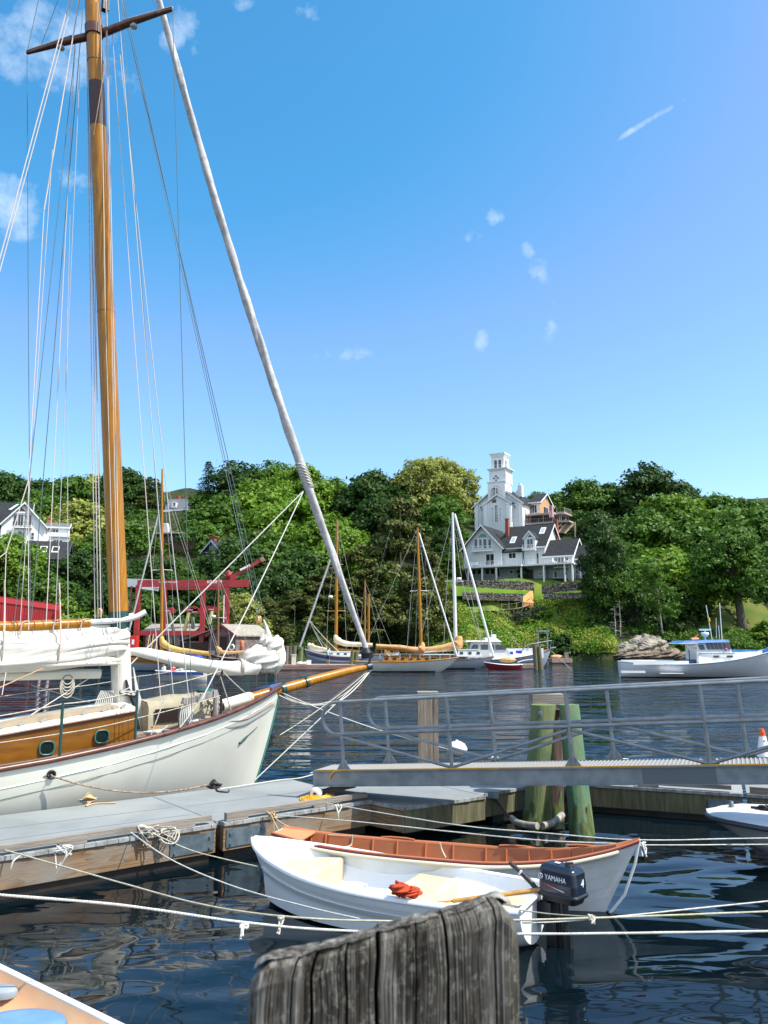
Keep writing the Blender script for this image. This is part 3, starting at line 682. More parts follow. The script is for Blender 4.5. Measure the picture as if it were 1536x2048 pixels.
m=MB();m.poly([loc(-.05,0,2.09),loc(.30,.20,2.0),loc(.22,.0,2.0),loc(.45,-.30,1.96),loc(.30,-.26,2.0)],(0,0,.04));m.build('breasthook',mat('blue_grey_cap',(.10,.12,.26),.3),sc)
# bowsprit
bs=[(1.55,1.66),(.6,1.85),(0,1.975),(-.9,2.16),(-1.7,2.31),(-2.33,2.41)]
m=MB();m.tube([loc(s,-.02,z) for s,z in bs],[.10,.105,.105,.10,.088,.066],18);m.build('bowsprit',varnish,sc)
m=MB();m.tube([loc(-.03,0,1.98),loc(-.12,0,2.0)],.125,16);m.tube([loc(-.62,0,2.10),loc(-.68,0,2.113)],.113,16);m.tube([loc(-.5,.03,2.22),loc(-.75,-.06,2.27)],.02,6);m.build('bowsprit_band',green_p,sc)
m=MB();m.tube([loc(-2.25,0,2.4),loc(-2.38,0,2.42)],.078,16);m.tube([loc(-2.32,0,2.45),loc(-2.36,0,2.62)],[.03,.02],8);m.build('bowsprit_cap',mat('cap_iron',(.05,.06,.08),.4,.6),sc)
m=MB();m.tube([loc(-2.28,0,2.60),loc(-2.27,0,2.72)],[.13,.145],14);m.tube([loc(-2.25,0,2.72),loc(-2.23,0,2.83)],[.12,.07],14);m.tube([loc(-2.3,.1,2.63),loc(-2.33,-.08,2.70),loc(-2.2,-.12,2.78)],.05,7);m.build('furling_drum',black,sc)
# long furled jib on its stay
a=Vector((2.24,0,2.80));b=Vector((-4.45,0,19.9));pts=[];rr=[]
for i in range(131):
    t=i/130;p=a.lerp(b,t)+Vector((-.30*math.sin(t*math.pi),0,-.5*math.sin(t*math.pi)*.3));pts.append(p)
    rr.append((.056+.044*min(1,t/.22) if t<.22 else .100-.045*(t-.22)/.78)*(1+.05*math.sin(i*.9)))
m=MB();n=18;vs=[]
for i,p in enumerate(pts):
    d=(pts[min(i+1,130)]-pts[max(i-1,0)]).normalized();x=d.cross(Vector((0,1,0))).normalized();y=d.cross(x)
    for k in range(n):
        an=2*math.pi*k/n;f=1+.10*max(0,math.cos(an-i*.16))**3-.26*max(0,math.cos(an-i*.16+.9))**14+.05*math.sin(3*an+i*.4)
        vs.append(p+(x*math.cos(an)+y*math.sin(an))*rr[i]*f)
m.add(vs,[(i*n+k,i*n+(k+1) % n,(i+1)*n+(k+1) % n,(i+1)*n+k) for i in range(130) for k in range(n)],True)
m.build('furled_jib',canvas_g,sc)
clew=Vector((.46,0,6.45))
m=MB()
for i in range(7):
    q=pts[28].lerp(pts[31],i/6);m.tube([q+Vector((.13*math.cos(t),.13*math.sin(t),-.05*math.cos(t))) for t in np.linspace(0,6.3,14)],.014,5,False)
m.build('jib_lashing',rope_w,sc)
# mast
mp=lambda z: Vector((-(3.25+.096*(z-1.3)*1.0),0,z))
def mseg(z0,z1,r0,r1,nm,mt,n=28,k=6): MB().tube([mp(z0+(z1-z0)*i/k) for i in range(k+1)],[r0+(r1-r0)*i/k for i in range(k+1)],n,False).build(nm,mt,sc)
mseg(1.2,3.22,.178,.178,'mast_foot',mat('mast_cream_paint',(.70,.69,.60),.3,col2=(.62,.61,.53),sc=3))
mseg(3.2,3.52,.181,.181,'mast_collar',green_p,k=1)
mseg(3.51,12.95,.176,.152,'mast',varnish,k=24)
mseg(12.94,13.85,.154,.150,'mast_leather',leather,k=2)
mseg(13.84,21,.150,.11,'mast_top',varnish,k=12)
for z in (9.2,14.3): MB().tube([mp(z),mp(z+.02)],.156 if z>10 else .166,24).build('mast_ring',mat('ring_brown',(.25,.12,.03),.5),sc)
# crosstree
mz=14.95;c0=mp(mz)
m=MB()
sM0=(Matrix.Translation(sc.location) @ Matrix.Rotation(sc.rotation_euler.z,4,'Z')).inverted()
ends=[sM0 @ G(54,106,mz),sM0 @ G(345,19,mz)];c0.y=-.0
c0=ends[0].lerp(ends[1],.5);print('CROSSTREE',ends,mp(mz))
for e in ends: m.tube([mp(mz)+Vector((.12,0,0)),c0.lerp(e,.5),e],[.085,.07,.035],8)
m.tube([mp(mz-.10),mp(mz+.10)],.175,20)
m.build('crosstree',darkwood,sc)
m=MB()
for e in ends: m.bar(c0.lerp(e,.35)+Vector((0,0,.085)),e+Vector((0,0,.05)),.055,.012)
m.build('crosstree_highlight',white,sc)  # white strips paint the sunlight along the top of the crosstree
for sd in (1,-1):
    q=c0.lerp(ends[0 if sd<0 else 1],.5)+Vector((0,0,-.12));m=MB();m.lathe([(.0,.07),(.04,.06),(.075,0),(.06,-.03),(0,-.045)],q,12).build('spreader_lamp',mat('lamp_glass',(.35,.38,.36),.2),sc)
m=MB();m.box(-.06,.06,-.06,.06,-.12,.14);o=m.build('steaming_light',black,sc);o.location=mp(15.6)+Vector((.24,-.03,0))
# gaff, jaws, boom, furled mainsail
m=MB();m.tube([loc(3.98,0,3.30),loc(5,.0,3.235),loc(6,0,3.19),loc(9,0,3.12)],[.088,.095,.10,.1],16);m.build('gaff',varnish,sc)
m=MB();m.tube(smoothpath([loc(4.15,0,3.31),loc(3.8,.06,3.33),loc(3.45,.15,3.36),loc(3.22,.22,3.42),loc(3.05,.27,3.52)]),.05,8);m.tube(smoothpath([loc(4.15,0,3.31),loc(3.8,-.06,3.33),loc(3.45,-.17,3.36),loc(3.1,-.25,3.46)]),.05,8);m.build('gaff_jaw',white,sc)
m=MB();m.box(-3.55,-3.42,-.02,.03,3.38,3.62);m.build('gaff_saddle',white,sc)
m=MB();m.tube([loc(3.75,.02,2.40),loc(5.5,.02,2.43),loc(9,.02,2.5)],[.085,.105,.11],16);m.build('boom',mat('boom_cream',(.60,.60,.52),.4),sc)
def fold(zs,ss,ws,rs,n=14,squash=1.0,amp=.19,k=0):     # a soft roll of sailcloth
    pts=smoothpath([loc(s,w,z) for s,w,z in zip(ss,ws,zs)],8);R_=[]
    m_=len(pts)
    for i in range(m_):
        t=i/(m_-1)*(len(rs)-1);j=min(int(t),len(rs)-2);R_.append((rs[j]+(rs[j+1]-rs[j])*(t-j)))
    vs=[]
    for i,p in enumerate(pts):
        for q in range(n):
            an=2*math.pi*q/n;f=1+amp*math.sin(an*3+i*.23+k)+amp*.6*math.sin(an*5-i*.31+k*2)
            vs.append(p+Vector((0,math.cos(an)*R_[i]*f,math.sin(an)*R_[i]*f*squash)))
    return vs,m_,n
fm_=MB()
FO=[([3.19,3.10,2.98,2.93,2.9],[3.32,3.9,4.7,5.6,9],[.10,.12,.13,.13,.13],[.055,.09,.11,.13,.13]),
      ([3.08,2.98,2.87,2.80,2.75],[3.30,3.9,4.7,5.6,9],[.17,.21,.22,.22,.22],[.05,.08,.10,.12,.12]),
      ([2.98,2.93,2.80,2.70,2.65],[3.30,3.9,4.7,5.6,9],[.14,.2,.24,.24,.24],[.06,.10,.11,.11,.11]),
      ([2.84,2.80,2.70,2.62,2.55],[3.36,3.9,4.7,5.6,9],[.14,.18,.24,.24,.24],[.08,.11,.11,.10,.1]),
      ([2.62,2.62,2.60,2.56,2.55],[3.45,3.8,4.4,5.4,9],[.18,.20,.22,.22,.22],[.05,.07,.08,.09,.09]),
      ([2.9,2.88,2.8,2.76,2.7],[3.42,3.9,4.7,5.6,9],[-.02,-.06,-.1,-.1,-.1],[.16,.22,.24,.24,.24])]
for k,(zs,ss,ws,rs) in enumerate(FO):
    vs,mm,n=fold(zs,ss,ws,rs,k=k*1.7,n=18)
    fm_.add(vs,[(i*n+q,i*n+(q+1) % n,(i+1)*n+(q+1) % n,(i+1)*n+q) for i in range(mm-1) for q in range(n)],True)
    fm_.add(vs[:n],[tuple(range(n))])
fm_.grid([[loc(3.5+i*.3,.03,3.28-.012*i),loc(3.5+i*.3,.09+.02*math.sin(i),3.1),loc(3.5+i*.3,.11,2.9)] for i in range(19)])
fm_.build('furled_mainsail',canvas,sc)
m=MB()
for s in (4.15,4.62,5.15,5.7,6.3):     # spiral lashing over the gaff
    z0=3.27-.05*(s-4);m.tube(smoothpath([loc(s-.22,-.02,z0-.04),loc(s-.12,.05,z0+.10),loc(s,.11,z0+.06),loc(s+.02,.12,z0-.13)][::1],5),.013,6)
m.build('gaff_lashing',mat('tan_rope',(.45,.33,.27),.85),sc)
m=MB()
for s in (4.55,5.45):                       # sail ties
    m.tube(smoothpath([loc(s,0,4.0),loc(s,.19,3.4),loc(s+.02,.36,2.9),loc(s+.04,.30,2.6),loc(s+.09,.12,2.5)],6),.014,6)
m.build('sail_tie',mat('tie_pink',(.50,.38,.33),.85),sc)
m=MB()
for k in range(5):
    r_=.05+.018*k;m.tube([loc(4.35+.10*math.cos(t)*(.8+.1*k),.16,2.40-r_*1.6+r_*1.6*math.sin(t)) for t in np.linspace(0,6.28,18)],.011,5)
m.build('rope_coil',rope_m,sc)
# staysail furled on its club
vs,mm,n=fold([2.80,2.75,2.62,2.50,2.45,2.44,2.46],[3.25,2.9,2.3,1.7,1.2,.8,.55],[.02]*7,[.05,.10,.125,.135,.14,.15,.16],amp=.07,n=20)
m=MB();m.add(vs,[(i*n+q,i*n+(q+1) % n,(i+1)*n+(q+1) % n,(i+1)*n+q) for i in range(mm-1) for q in range(n)],True);m.add(vs[:n],[tuple(range(n))])
def crump(c,rx,ry,rz,tilt=0,seed=0,nu=40,nv=26,amp=.22):
    rr_=random.Random(seed);ph=[(rr_.uniform(0,6.28),rr_.uniform(2,7),rr_.uniform(2,6)) for _ in range(7)];rows=[]
    for i in range(nv+1):
        th=math.pi*i/nv;row=[]
        for j in range(nu):
            a=2*math.pi*j/nu;f=1.0
            for (p_,ka,kt) in ph: f+=amp/3*(1-2*abs(math.sin(.5*(round(ka)*a+kt*th*1.4+p_+1.2*math.sin(2*th+p_)))))
            v=Vector((rx*math.sin(th)*math.cos(a),ry*math.sin(th)*math.sin(a),rz*math.cos(th)))*f
            row.append(Matrix.Rotation(tilt,3,'Y') @ v + Vector(c))
        rows.append(row)
    return rows
m.grid(crump(loc(.42,.02,2.62),.50,.22,.25,.15,3),True,True)
m.grid(crump(loc(.16,.02,2.86),.20,.16,.24,.3,5),True,True)
m.grid(crump(loc(.36,.0,3.0),.16,.12,.13,-.3,8),True,True)
m.grid(crump(loc(.10,.02,2.62),.18,.2,.30,.1,11),True,True)
m.tube([loc(.30,0,3.1),loc(.36,0,3.3),loc(.42,0,3.42)],[.07,.03,.015],8)
m.build('furled_staysail',canvas,sc)
MB().tube([loc(3.3,-.03,2.66),loc(2.4,-.03,2.60),loc(1.6,-.03,2.5)],[.06,.075,.07],10).build('staysail_club',varnish_h,sc)
m=MB()
for k in range(3): m.tube([loc(.95-.02*k+.02*math.cos(t),.02+.165*math.cos(t),2.46+.17*math.sin(t)) for t in np.linspace(0,6.3,16)],.010,5,False)
m.build('staysail_tie',rope_m,sc)
# cabin trunk
def trow(w,ztop,s0=3.35,s1=9.5,n=24):
    o_=[]
    for i in range(n+1):
        s=s0+(s1-s0)*i/n;ww=w*(1-.10*((s-6)/4)**2) if s<6 else w;zt=1.80-.118*(s-3.38) if s<6 else 1.80-.118*2.62-.05*(s-6)
        o_.append((s,ww,zt))
    return o_
tr_=trow(.82,0)
for sd in (1,-1):
    g_=MB();g_.grid([[loc(s,sd*ww,zt),loc(s,sd*(ww+.015),zt-.62)] for s,ww,zt in tr_],False);g_.build('cabin_side',varnish_h,sc)
m=MB();m.poly([loc(3.35,.76,1.80),loc(3.35,-.76,1.80),loc(3.35,-.76,1.2),loc(3.35,.76,1.2)]);m.build('cabin_front',varnish_h,sc)
m=MB();m.grid([[loc(s,ww*1.02*k/5,zt+.035+.06*(1-(k/5)**2)) for k in range(-5,6)] for s,ww,zt in tr_]);m.grid([[loc(s,ww*1.025,zt+.035),loc(s,ww*1.035,zt-.025)] for s,ww,zt in tr_]);m.poly([loc(3.33,.78,1.84),loc(3.33,-.78,1.84),loc(3.33,-.78,1.77),loc(3.33,.78,1.77)]);m.build('cabin_roof',mat('roof_cream',(.72,.71,.62),.45),sc)
m=MB();m.tube([loc(s,ww+.02,zt-.03) for s,ww,zt in tr_],.022,6).build('cabin_moulding',darkwood,sc)
m=MB();m.grid([[loc(s,.16+.5*k/4,zt+.12+.02*math.sin(s*3)) for k in range(5)] for s,ww,zt in tr_[1:]]);m.grid([[loc(s,.66,zt+.12+.02*math.sin(s*3)),loc(s,.67,zt+.06)] for s,ww,zt in tr_[1:]])
m.build('skylight_cover',mat('tan_deck_cover',(.36,.295,.20),.85,col2=(.30,.24,.165),sc=3),sc)
for i in range(16):
    m=MB()
    s=3.5+i*.33;zt=1.80-.118*(s-3.38) if s<6 else 1.49-.05*(s-6);m.bar(loc(s,.67,zt+.1),loc(s+.09,.72,zt+.05),.05,.03);m.build('cover_toggle',mat('toggle_grey',(.30,.28,.26),.7),sc)
for u,v in ((92,1496),(202,1473)):      # portholes
    best=min((abs(P(u,v,S(s/50,.825).y).x-S(s/50,.825).x),s/50) for s in range(150,400))[1];z=P(u,v,S(best,.83).y).z
    ph=MB();c_=loc(best,.842,z)
    def ov(rx,rz,y): return [c_+Vector((rx*math.copysign(abs(math.cos(t))**.7,math.cos(t)),-y,rz*math.copysign(abs(math.sin(t))**.7,math.sin(t)))) for t in np.linspace(0,2*math.pi,28,endpoint=False)]
    ph.grid([ov(.125,.115,.0),ov(.125,.115,.02),ov(.105,.096,.022),ov(.10,.092,-.01)],True,True);pf=ph.build('porthole',mat('porthole_green',(.03,.13,.12),.35),sc)
    q=MB();q.poly(ov(.104,.095,.004));q.build('pane',mat('porthole_glass',(.004,.012,.012),.35,spec=.2),pf)
# lifeline stanchions and lines on both sides
stn=[(120,1388,1508),(270,1367,1475),(441,1352,1447)]
tops=[];mids=[]
for u,v0,v1 in stn:
    best=min((abs(P(u,v1,S(s/50,shi(s/50,1)-.07).y).x-S(s/50,shi(s/50,1)-.07).x),s/50) for s in range(20,420))[1]
    w_=shi(best,1)-.08;zb=shi(best,2)-.06;MB().tube([loc(best,w_,zb),loc(best,w_,zb+.88)],.024,8).build('stanchion',green_p if u<400 else black,sc)
    tops.append(loc(best,w_,zb+.87));mids.append(loc(best,w_,zb+.42))
def lcl(s,w,z): return loc(s,w,z)
m=MB();m.tube(sag(lcl(8,1.6,1.75),tops[0],.07),.010,5);m.tube(sag(tops[0],tops[1],.03),.010,5);m.tube(sag(tops[1],tops[2],.03),.010,5);m.tube(sag(tops[2],lcl(.9,.5,1.86),.02),.010,5)
m.tube(sag(lcl(8,1.6,1.4),mids[0],.03),.008,5);m.tube(sag(mids[0],mids[1],.02),.008,5);m.tube(sag(mids[1],mids[2],.02),.008,5)
m.build('lifeline',rope_m,sc)
m=MB()
for s in (2.6,4.2,6.2): m.tube([loc(s,-shi(s,1)+.08,shi(s,2)-.05),loc(s,-shi(s,1)+.08,shi(s,2)+.8)],.02,7)
m.build('far_stanchion',mat('stanchion_grey',(.10,.12,.12),.4),sc)
m=MB();q=[loc(s,-shi(s,1)+.08,shi(s,2)+.8) for s in (1.2,2.6,4.2,6.2,8)]
for a_,b_ in zip(q,q[1:]): m.tube(sag(a_,b_,.03),.009,5)
m.build('far_lifeline',rope_m,sc)
# foredeck: canvas covered hatch, timber bitts, rolled cylinder, covered windlass, coils
m=MB();x0,x1,y0,y1=-2.95,-1.72,-.36,.62;z0=1.36;h=.50
prof_=[(y0-.02,z0),(y0,z0+h*.82),(y0+.09,z0+h),(.13,z0+h+.05),(y1-.09,z0+h),(y1,z0+h*.82),(y1+.02,z0)]
m.grid([[Vector((x0+(x1-x0)*i/8,y*(1+.015*math.sin(i*2+j)),z+.02*math.sin(i*1.3+j)+ .10*i/8)) for j,(y,z) in enumerate(prof_)] for i in range(9)],True)
for i in (0,8): m.add([Vector((x0+(x1-x0)*i/8,y,z+.1*i/8)) for y,z in prof_],[tuple(range(7))])
hc=m.build('canvas_hatch_cover',beige,sc)
m=MB();m.poly([Vector((-2.84,y0-.034,z0+.14)),Vector((-2.30,y0-.034,z0+.17)),Vector((-2.30,y0-.026,z0+.42)),Vector((-2.84,y0-.026,z0+.39))],(0,-.008,0));m.build('cover_window',mat('smoked_vinyl',(.022,.014,.012),.5,spec=.2),hc)
for (s,w) in ((2.35,.78),(2.08,.62)):
    pass
bt_=mat('split_grey_timber',(.36,.34,.32),.85,col2=(.12,.11,.10),sc=3,st=(9,9,.6),bump=.5,bsc=10,bst=(8,8,.6))
m=MB();c_=loc(2.55,.95,0);c2_=loc(2.15,-.05,0)
m.tube([c_+Vector((0,0,1.38)),c_+Vector((.0,0,1.84))],.075,12);m.tube([c_+Vector((.13,0.03,1.38)),c_+Vector((.12,.03,1.86))],.06,12);m.tube([c_+Vector((0.02,0,1.86)),c_+Vector((.04,0,1.97))],[.07,.055],10)
m.bar(c_+Vector((.04,0,1.90)),loc(1.75,.62,2.02),.09,.11);m.tube([loc(1.75,.62,1.45),loc(1.75,.62,2.02)],.05,10)
m.build('timber_bitts',bt_,sc)
m=MB()
for k in range(6): m.tube(smoothpath([c_+Vector((.03*k-.06,-.09,1.84)),c_+Vector((.035*k-.1,-.11-.01*k,1.65)),c_+Vector((.03*k-.08,-.10,1.45+.02*k)),c_+Vector((.03*k-.02,-.09,1.60)),c_+Vector((.03*k,-.07,1.82))],5),.012,5)
m.build('hanging_coil',rope_w,sc)
m=MB();m.tube([loc(1.62,.22,1.70),loc(1.55,.21,1.715),loc(.75,.08,1.86),loc(.7,.07,1.87)],[.085,.11,.11,.09],16);m.build('rolled_fender',mat('fender_cream',(.72,.72,.62),.5),sc)
m=MB();m.tube([loc(1.5,.2,1.73),loc(1.42,.19,1.745)],.122,16);m.build('fender_strap',black,sc)
m=MB();m.grid(crump(loc(1.72,.12,1.78),.17,.15,.20,0,21,amp=.18),True,True);m.build('windlass',mat('iron_green',(.03,.07,.065),.5),sc)
m=MB();m.grid(crump(loc(1.62,-.05,2.02),.20,.16,.05,0,22,amp=.1),True,True);m.build('windlass_cover',mat('cover_green',(.015,.08,.07),.5),sc)
rr_=random.Random(3)
m=MB()
for k in range(26):
    t=k*.5;m.tube(smoothpath([loc(1.72+.2*math.cos(t),.34+.08*math.sin(t*1.3),1.62+.2*rr_.random()),loc(1.72+.2*math.cos(t+.8),.38,1.85+.06*rr_.random()),loc(1.72+.2*math.cos(t+1.6),.33+.08*math.sin(t),1.62+.2*rr_.random())],4),.014,5)
m.build('tangled_line',rope_m,sc)
m=MB()
for c_,k0 in ((loc(3.05,.95,1.40),0),(loc(2.2,.5,1.5),1)):
    for k in range(4): m.tube([c_+Vector(((.10+.02*k)*math.cos(t)*1.5,(.05+.015*k)*math.sin(t+.3*k),.012*k)) for t in np.linspace(0,6.3,18)],.011,5)
m.build('deck_coil',rope_w,sc)
m=MB();m.tube([loc(3.0,.82,1.47),loc(3.0,.82,1.50)],.07,12);m.build('deck_block',mat('block_wood',(.45,.22,.06),.4),sc)
m=MB();q=loc(2.95,1.18,1.37);m.box(q.x-.06,q.x+.06,q.y-.05,q.y+.05,q.z-.03,q.z+.1);m.build('deck_bollard',bt_,sc)
# halyard coils, cleat and blocks on the mast
m=MB()
for k in range(9):
    y=-.12+.02*k;m.tube(smoothpath([mp(2.1)+Vector((-.2-.02*k,y,0)),mp(1.85)+Vector((-.25-.03*k,y-.03,0)),mp(1.55)+Vector((-.28-.035*k,y,-.02*k)),mp(1.8)+Vector((-.2-.01*k,y,0)),mp(2.05)+Vector((-.17,y,0))],4),.011,5)
for k in range(6):
    m.tube(smoothpath([mp(2.5)+Vector((.2,-.08,0)),mp(2.1)+Vector((.24+.02*k,-.08+.02*k,-.1)),mp(1.75)+Vector((.26+.03*k,-.08,-.1)),mp(1.35+.04*k)+Vector((.30+.03*k,-.1,0))],4),.011,5)
m.build('halyard_coil',rope_w,sc)
m=MB();q=mp(2.05)+Vector((.03,-.2,0));m.tube([q+Vector((-.04,0,.24)),q+Vector((0,-.03,.05)),q+Vector((.05,-.03,-.05)),q+Vector((.12,0,-.24))],[.02,.035,.035,.02],8);m.tube([q+Vector((-.16,0,.02)),q+Vector((.14,-.02,-.04))],[.035,.035],8);m.build('mast_cleat',black,sc)
m=MB()
for k in range(3): m.tube([q+Vector((-.14,-.03,.02)),q+Vector((0,-.06,.10-.06*k)),q+Vector((.13,-.04,-.04))],.011,5)
m.build('cleat_turns',rope_w,sc)
def blockobj(p,sc_=1.0):
    m=MB()
    for k in range(3): m.grid([[p+Vector(((.026*(k-1)),0,0))*sc_+Vector((sy*.010*sc_,.05*sc_*math.cos(t),.085*sc_*math.sin(t))) for t in np.linspace(0,6.283,14)] for sy in (-1,1)],True);m.add([p+Vector((.026*(k-1)*sc_+.011*sc_,.05*sc_*math.cos(t),.085*sc_*math.sin(t))) for t in np.linspace(0,6.283,14,endpoint=False)],[tuple(range(14))]);m.add([p+Vector((.026*(k-1)*sc_-.011*sc_,.05*sc_*math.cos(t),.085*sc_*math.sin(t))) for t in np.linspace(0,6.283,14,endpoint=False)],[tuple(range(14))])
    return m.build('rigging_block',mat('block_ash',(.58,.36,.12),.45),sc)
iM=sc.matrix_world.copy();sc_M=Matrix.Translation(sc.location) @ Matrix.Rotation(sc.rotation_euler.z,4,'Z');inv=sc_M.inverted()
def WL(u,v,Y): return inv @ P(u,v,Y)
blockobj(WL(199,1225,14.75),1.0);blockobj(WL(517,1240,16.6),1.05)
# standing and running rigging: (u0, v0, Y0, u1, v1, Y1, radius, kind)
RG=[(231,-60,14.2,347,1398,13.75,.010,'l'),(224,60,14.2,322,1408,13.9,.009,'p'),(240,110,14.2,377,1392,14.1,.011,'l'),(243,0,14.2,342,1395,14.0,.006,'g'),
      (345,20,13.15,384,1440,13.9,.008,'g'),(235,-40,14.3,516,1236,16.5,.009,'l'),(239,-40,14.3,521,1240,16.5,.009,'g'),(243,0,14.3,538,1272,16.9,.010,'g'),
      (303,-5,13.4,318,26,13.2,.008,'g'),(340,-5,13.2,345,20,13.15,.006,'g'),
      (54,107,15.4,57,700,15.8,.009,'g'),(57,700,15.8,62,1330,16.4,.009,'g'),(78,-5,15.4,54,105,15.4,.009,'g'),(118,-5,15.2,82,92,15.3,.009,'g'),
      (168,-5,14.5,62,1245,13.6,.010,'g'),(150,100,14.4,28,1250,13.5,.008,'g'),(150,85,14.5,92,1250,13.8,.010,'p'),(139,0,14.2,-20,590,13.2,.015,'p'),(146,0,14.2,-8,570,13.2,.012,'p'),
      (158,0,14.2,88,420,13.9,.017,'p'),(88,420,13.9,57,960,13.6,.011,'p'),(57,960,13.6,12,1105,13.4,.012,'p'),(12,1105,13.4,6,1300,13.4,.010,'p'),(57,960,13.6,57,1260,13.6,.010,'p'),
      (12,1105,13.4,-20,1130,13.2,.010,'p'),(134,620,14,136,1300,14.1,.009,'l'),(140,430,14.1,135,640,14,.006,'l'),(172,0,14.35,190,1238,14.6,.012,'p'),(176,0,14.35,196,1238,14.6,.012,'p'),(180,0,14.35,202,1240,14.6,.012,'p'),
      (170,0,14.35,207,1240,14.7,.006,'g'),(213,0,14.1,240,1260,14.5,.012,'p'),(211,-10,14.1,238,1420,14.7,.009,'p'),(195,0,14.05,202,62,14.05,.012,'t'),(202,62,14.05,210,600,14.2,.010,'p'),(210,600,14.2,228,1240,14.5,.009,'p'),
      (210,130,14.0,187,270,14.1,.011,'t'),(50,1380,15.2,52,1250,15.4,.011,'g'),(205,1340,14.8,62,1430,13.6,.012,'p'),(62,1370,14.6,180,1405,15.0,.009,'p'),(105,300,14.1,40,1250,13.6,.008,'p'),(160,130,14.2,110,1250,13.9,.008,'l'),
      (12,1345,13.2,4,1390,13.0,.010,'l'),(100,1330,13.9,0,1375,13.3,.014,'t')]
RM=dict(l=wire_l,g=wire_m,p=mat('running_rope',(.55,.50,.48),.85),t=mat('brown_rope',(.45,.30,.18),.85))
for (u0,v0,y0_,u1,v1,y1_,r_,k) in RG:
    MB().tube([WL(u0,v0,y0_),WL((u0+u1)/2,(v0+v1)/2,(y0_+y1_)/2),WL(u1,v1,y1_)],r_*.8,5).build('stay' if k in 'lg' else 'halyard',RM[k],sc)
cl=[WL(607,982,17.3)]
for (u,v,Y,sg) in ((262,1328,15.0,.0),(404,1398,14.6,.05)): MB().tube(sag(cl[0],WL(u,v,Y),sg),.013,6).build('jib_sheet',rope_w,sc)
MB().tube([WL(505,1085+60,16.3),WL(540,1268,16.9)],.004,5).build('thin_line',wire_m,sc)
MB().tube(sag(WL(441,1354,14.9),WL(462,1420,15.2),0),.012,5).build('deck_line',rope_m,sc)
for a_,b_ in (((404,1398,14.6),(360,1455,14.2)),((330,1395,14.2),(302,1470,14.0)),((335,1452,14.3),(300,1478,13.9))): MB().tube([WL(*a_),WL(*b_)],.011,5).build('deck_line',rope_m,sc)
for a_,b_,sg in (((738,1338,18.4),(660,1400,18.2),.0),((742,1342,18.4),(660,1412,18.6),0),((556,1384,17.0),(735,1345,18.4),.45),((560,1470,16.9),(735,1343,18.4),.06)): MB().tube(sag(WL(*a_),WL(*b_),sg),.013,5).build('bobstay',rope_m,sc)
# hawse ring, chain plate stain, name
m=MB();q=hullpoint(2.0,.62);q=inv @ P(103,1544,12.86)
hp=hullpoint(4.95,.22);m.tube([hp+Vector((.055*math.cos(t),-.012,.055*math.sin(t))) for t in np.linspace(0,6.3,20)],.018,6);m.build('fairlead_ring',black,sc)
m=MB();m.add([hp+Vector((.05*math.cos(t),-.006,.05*math.sin(t))) for t in np.linspace(0,6.283,16,endpoint=False)],[tuple(range(16))]);m.build('fairlead_hole',black,sc)
m=MB();a_=hullpoint(1.05,.74);b_=hullpoint(.55,.62);m.tube([a_,a_.lerp(b_,.35),a_.lerp(b_,.5),a_.lerp(b_,.75),b_],[.03,.028,.012,.014,.006],6);m.build('bobstay_fitting',green_p,sc)
p0=hullpoint(.62,.30);p1=hullpoint(.18,.28);p2=hullpoint(.4,.18);xv=(p1-p0);M_=frameM((p0+p1)/2+Vector((0,-.006,.02)),xv,p2-(p0+p1)/2)
text('name_lettering','HERON',.125,mat('dull_gold',(.42,.38,.26),.5),M_,sc,.002)
# mooring rope from the yacht to the float cleat
hpw=sc_M @ hp
# ------------------------------------------------------------------ floats
def run_frame(a,b): a=Vector(a);b=Vector(b);x=(b-a).normalized();return a,x,Vector((-x.y,x.x,0)),(b-a).length
def edge_parts(root,a,b,zt,rail=True,tm=browntim,hf=.325,gap=None,cap=True):
    a,x,y,L_=run_frame((a[0],a[1],0),(b[0],b[1],0))
    def pt(l,d,z): return a+x*l+y*d+Vector((0,0,z))
    def bx(l0,l1,d0,d1,z0,z1,m): m.add([pt(l0,d0,z0),pt(l1,d0,z0),pt(l1,d1,z0),pt(l0,d1,z0),pt(l0,d0,z1),pt(l1,d0,z1),pt(l1,d1,z1),pt(l0,d1,z1)],[(0,3,2,1),(4,5,6,7),(0,1,5,4),(1,2,6,5),(2,3,7,6),(3,0,4,7)])
    m=MB();bx(0,L_,-.03,.08,zt-.055-hf,zt-.055,m);m.build('stringer',tm,root,True)
    if cap:
        m=MB();l=0;k=0
        while l<L_-.02:
            w_=min(.143,L_-l);bx(l+.003,l+w_-.003,-.05-.004*((k*7) % 3),.09,zt-.052,zt-.004,m);l+=.143;k+=1
        m.build('board_end',mat('board_ends_grey',(.33,.35,.36),.8,col2=(.2,.2,.19),sc=8),root,True)
    if rail:
        m=MB();bx(.05,L_-.06,-.02,.065,zt+.042,zt+.112,m);m.build('bull_rail',greywood,root,True)
        l=.05
        while l<L_-.3: m=MB();bx(l,l+.34,-.018,.063,zt+.002,zt+.0405,m);l+=1.45;m.build('rail_block',greywood,root,True)
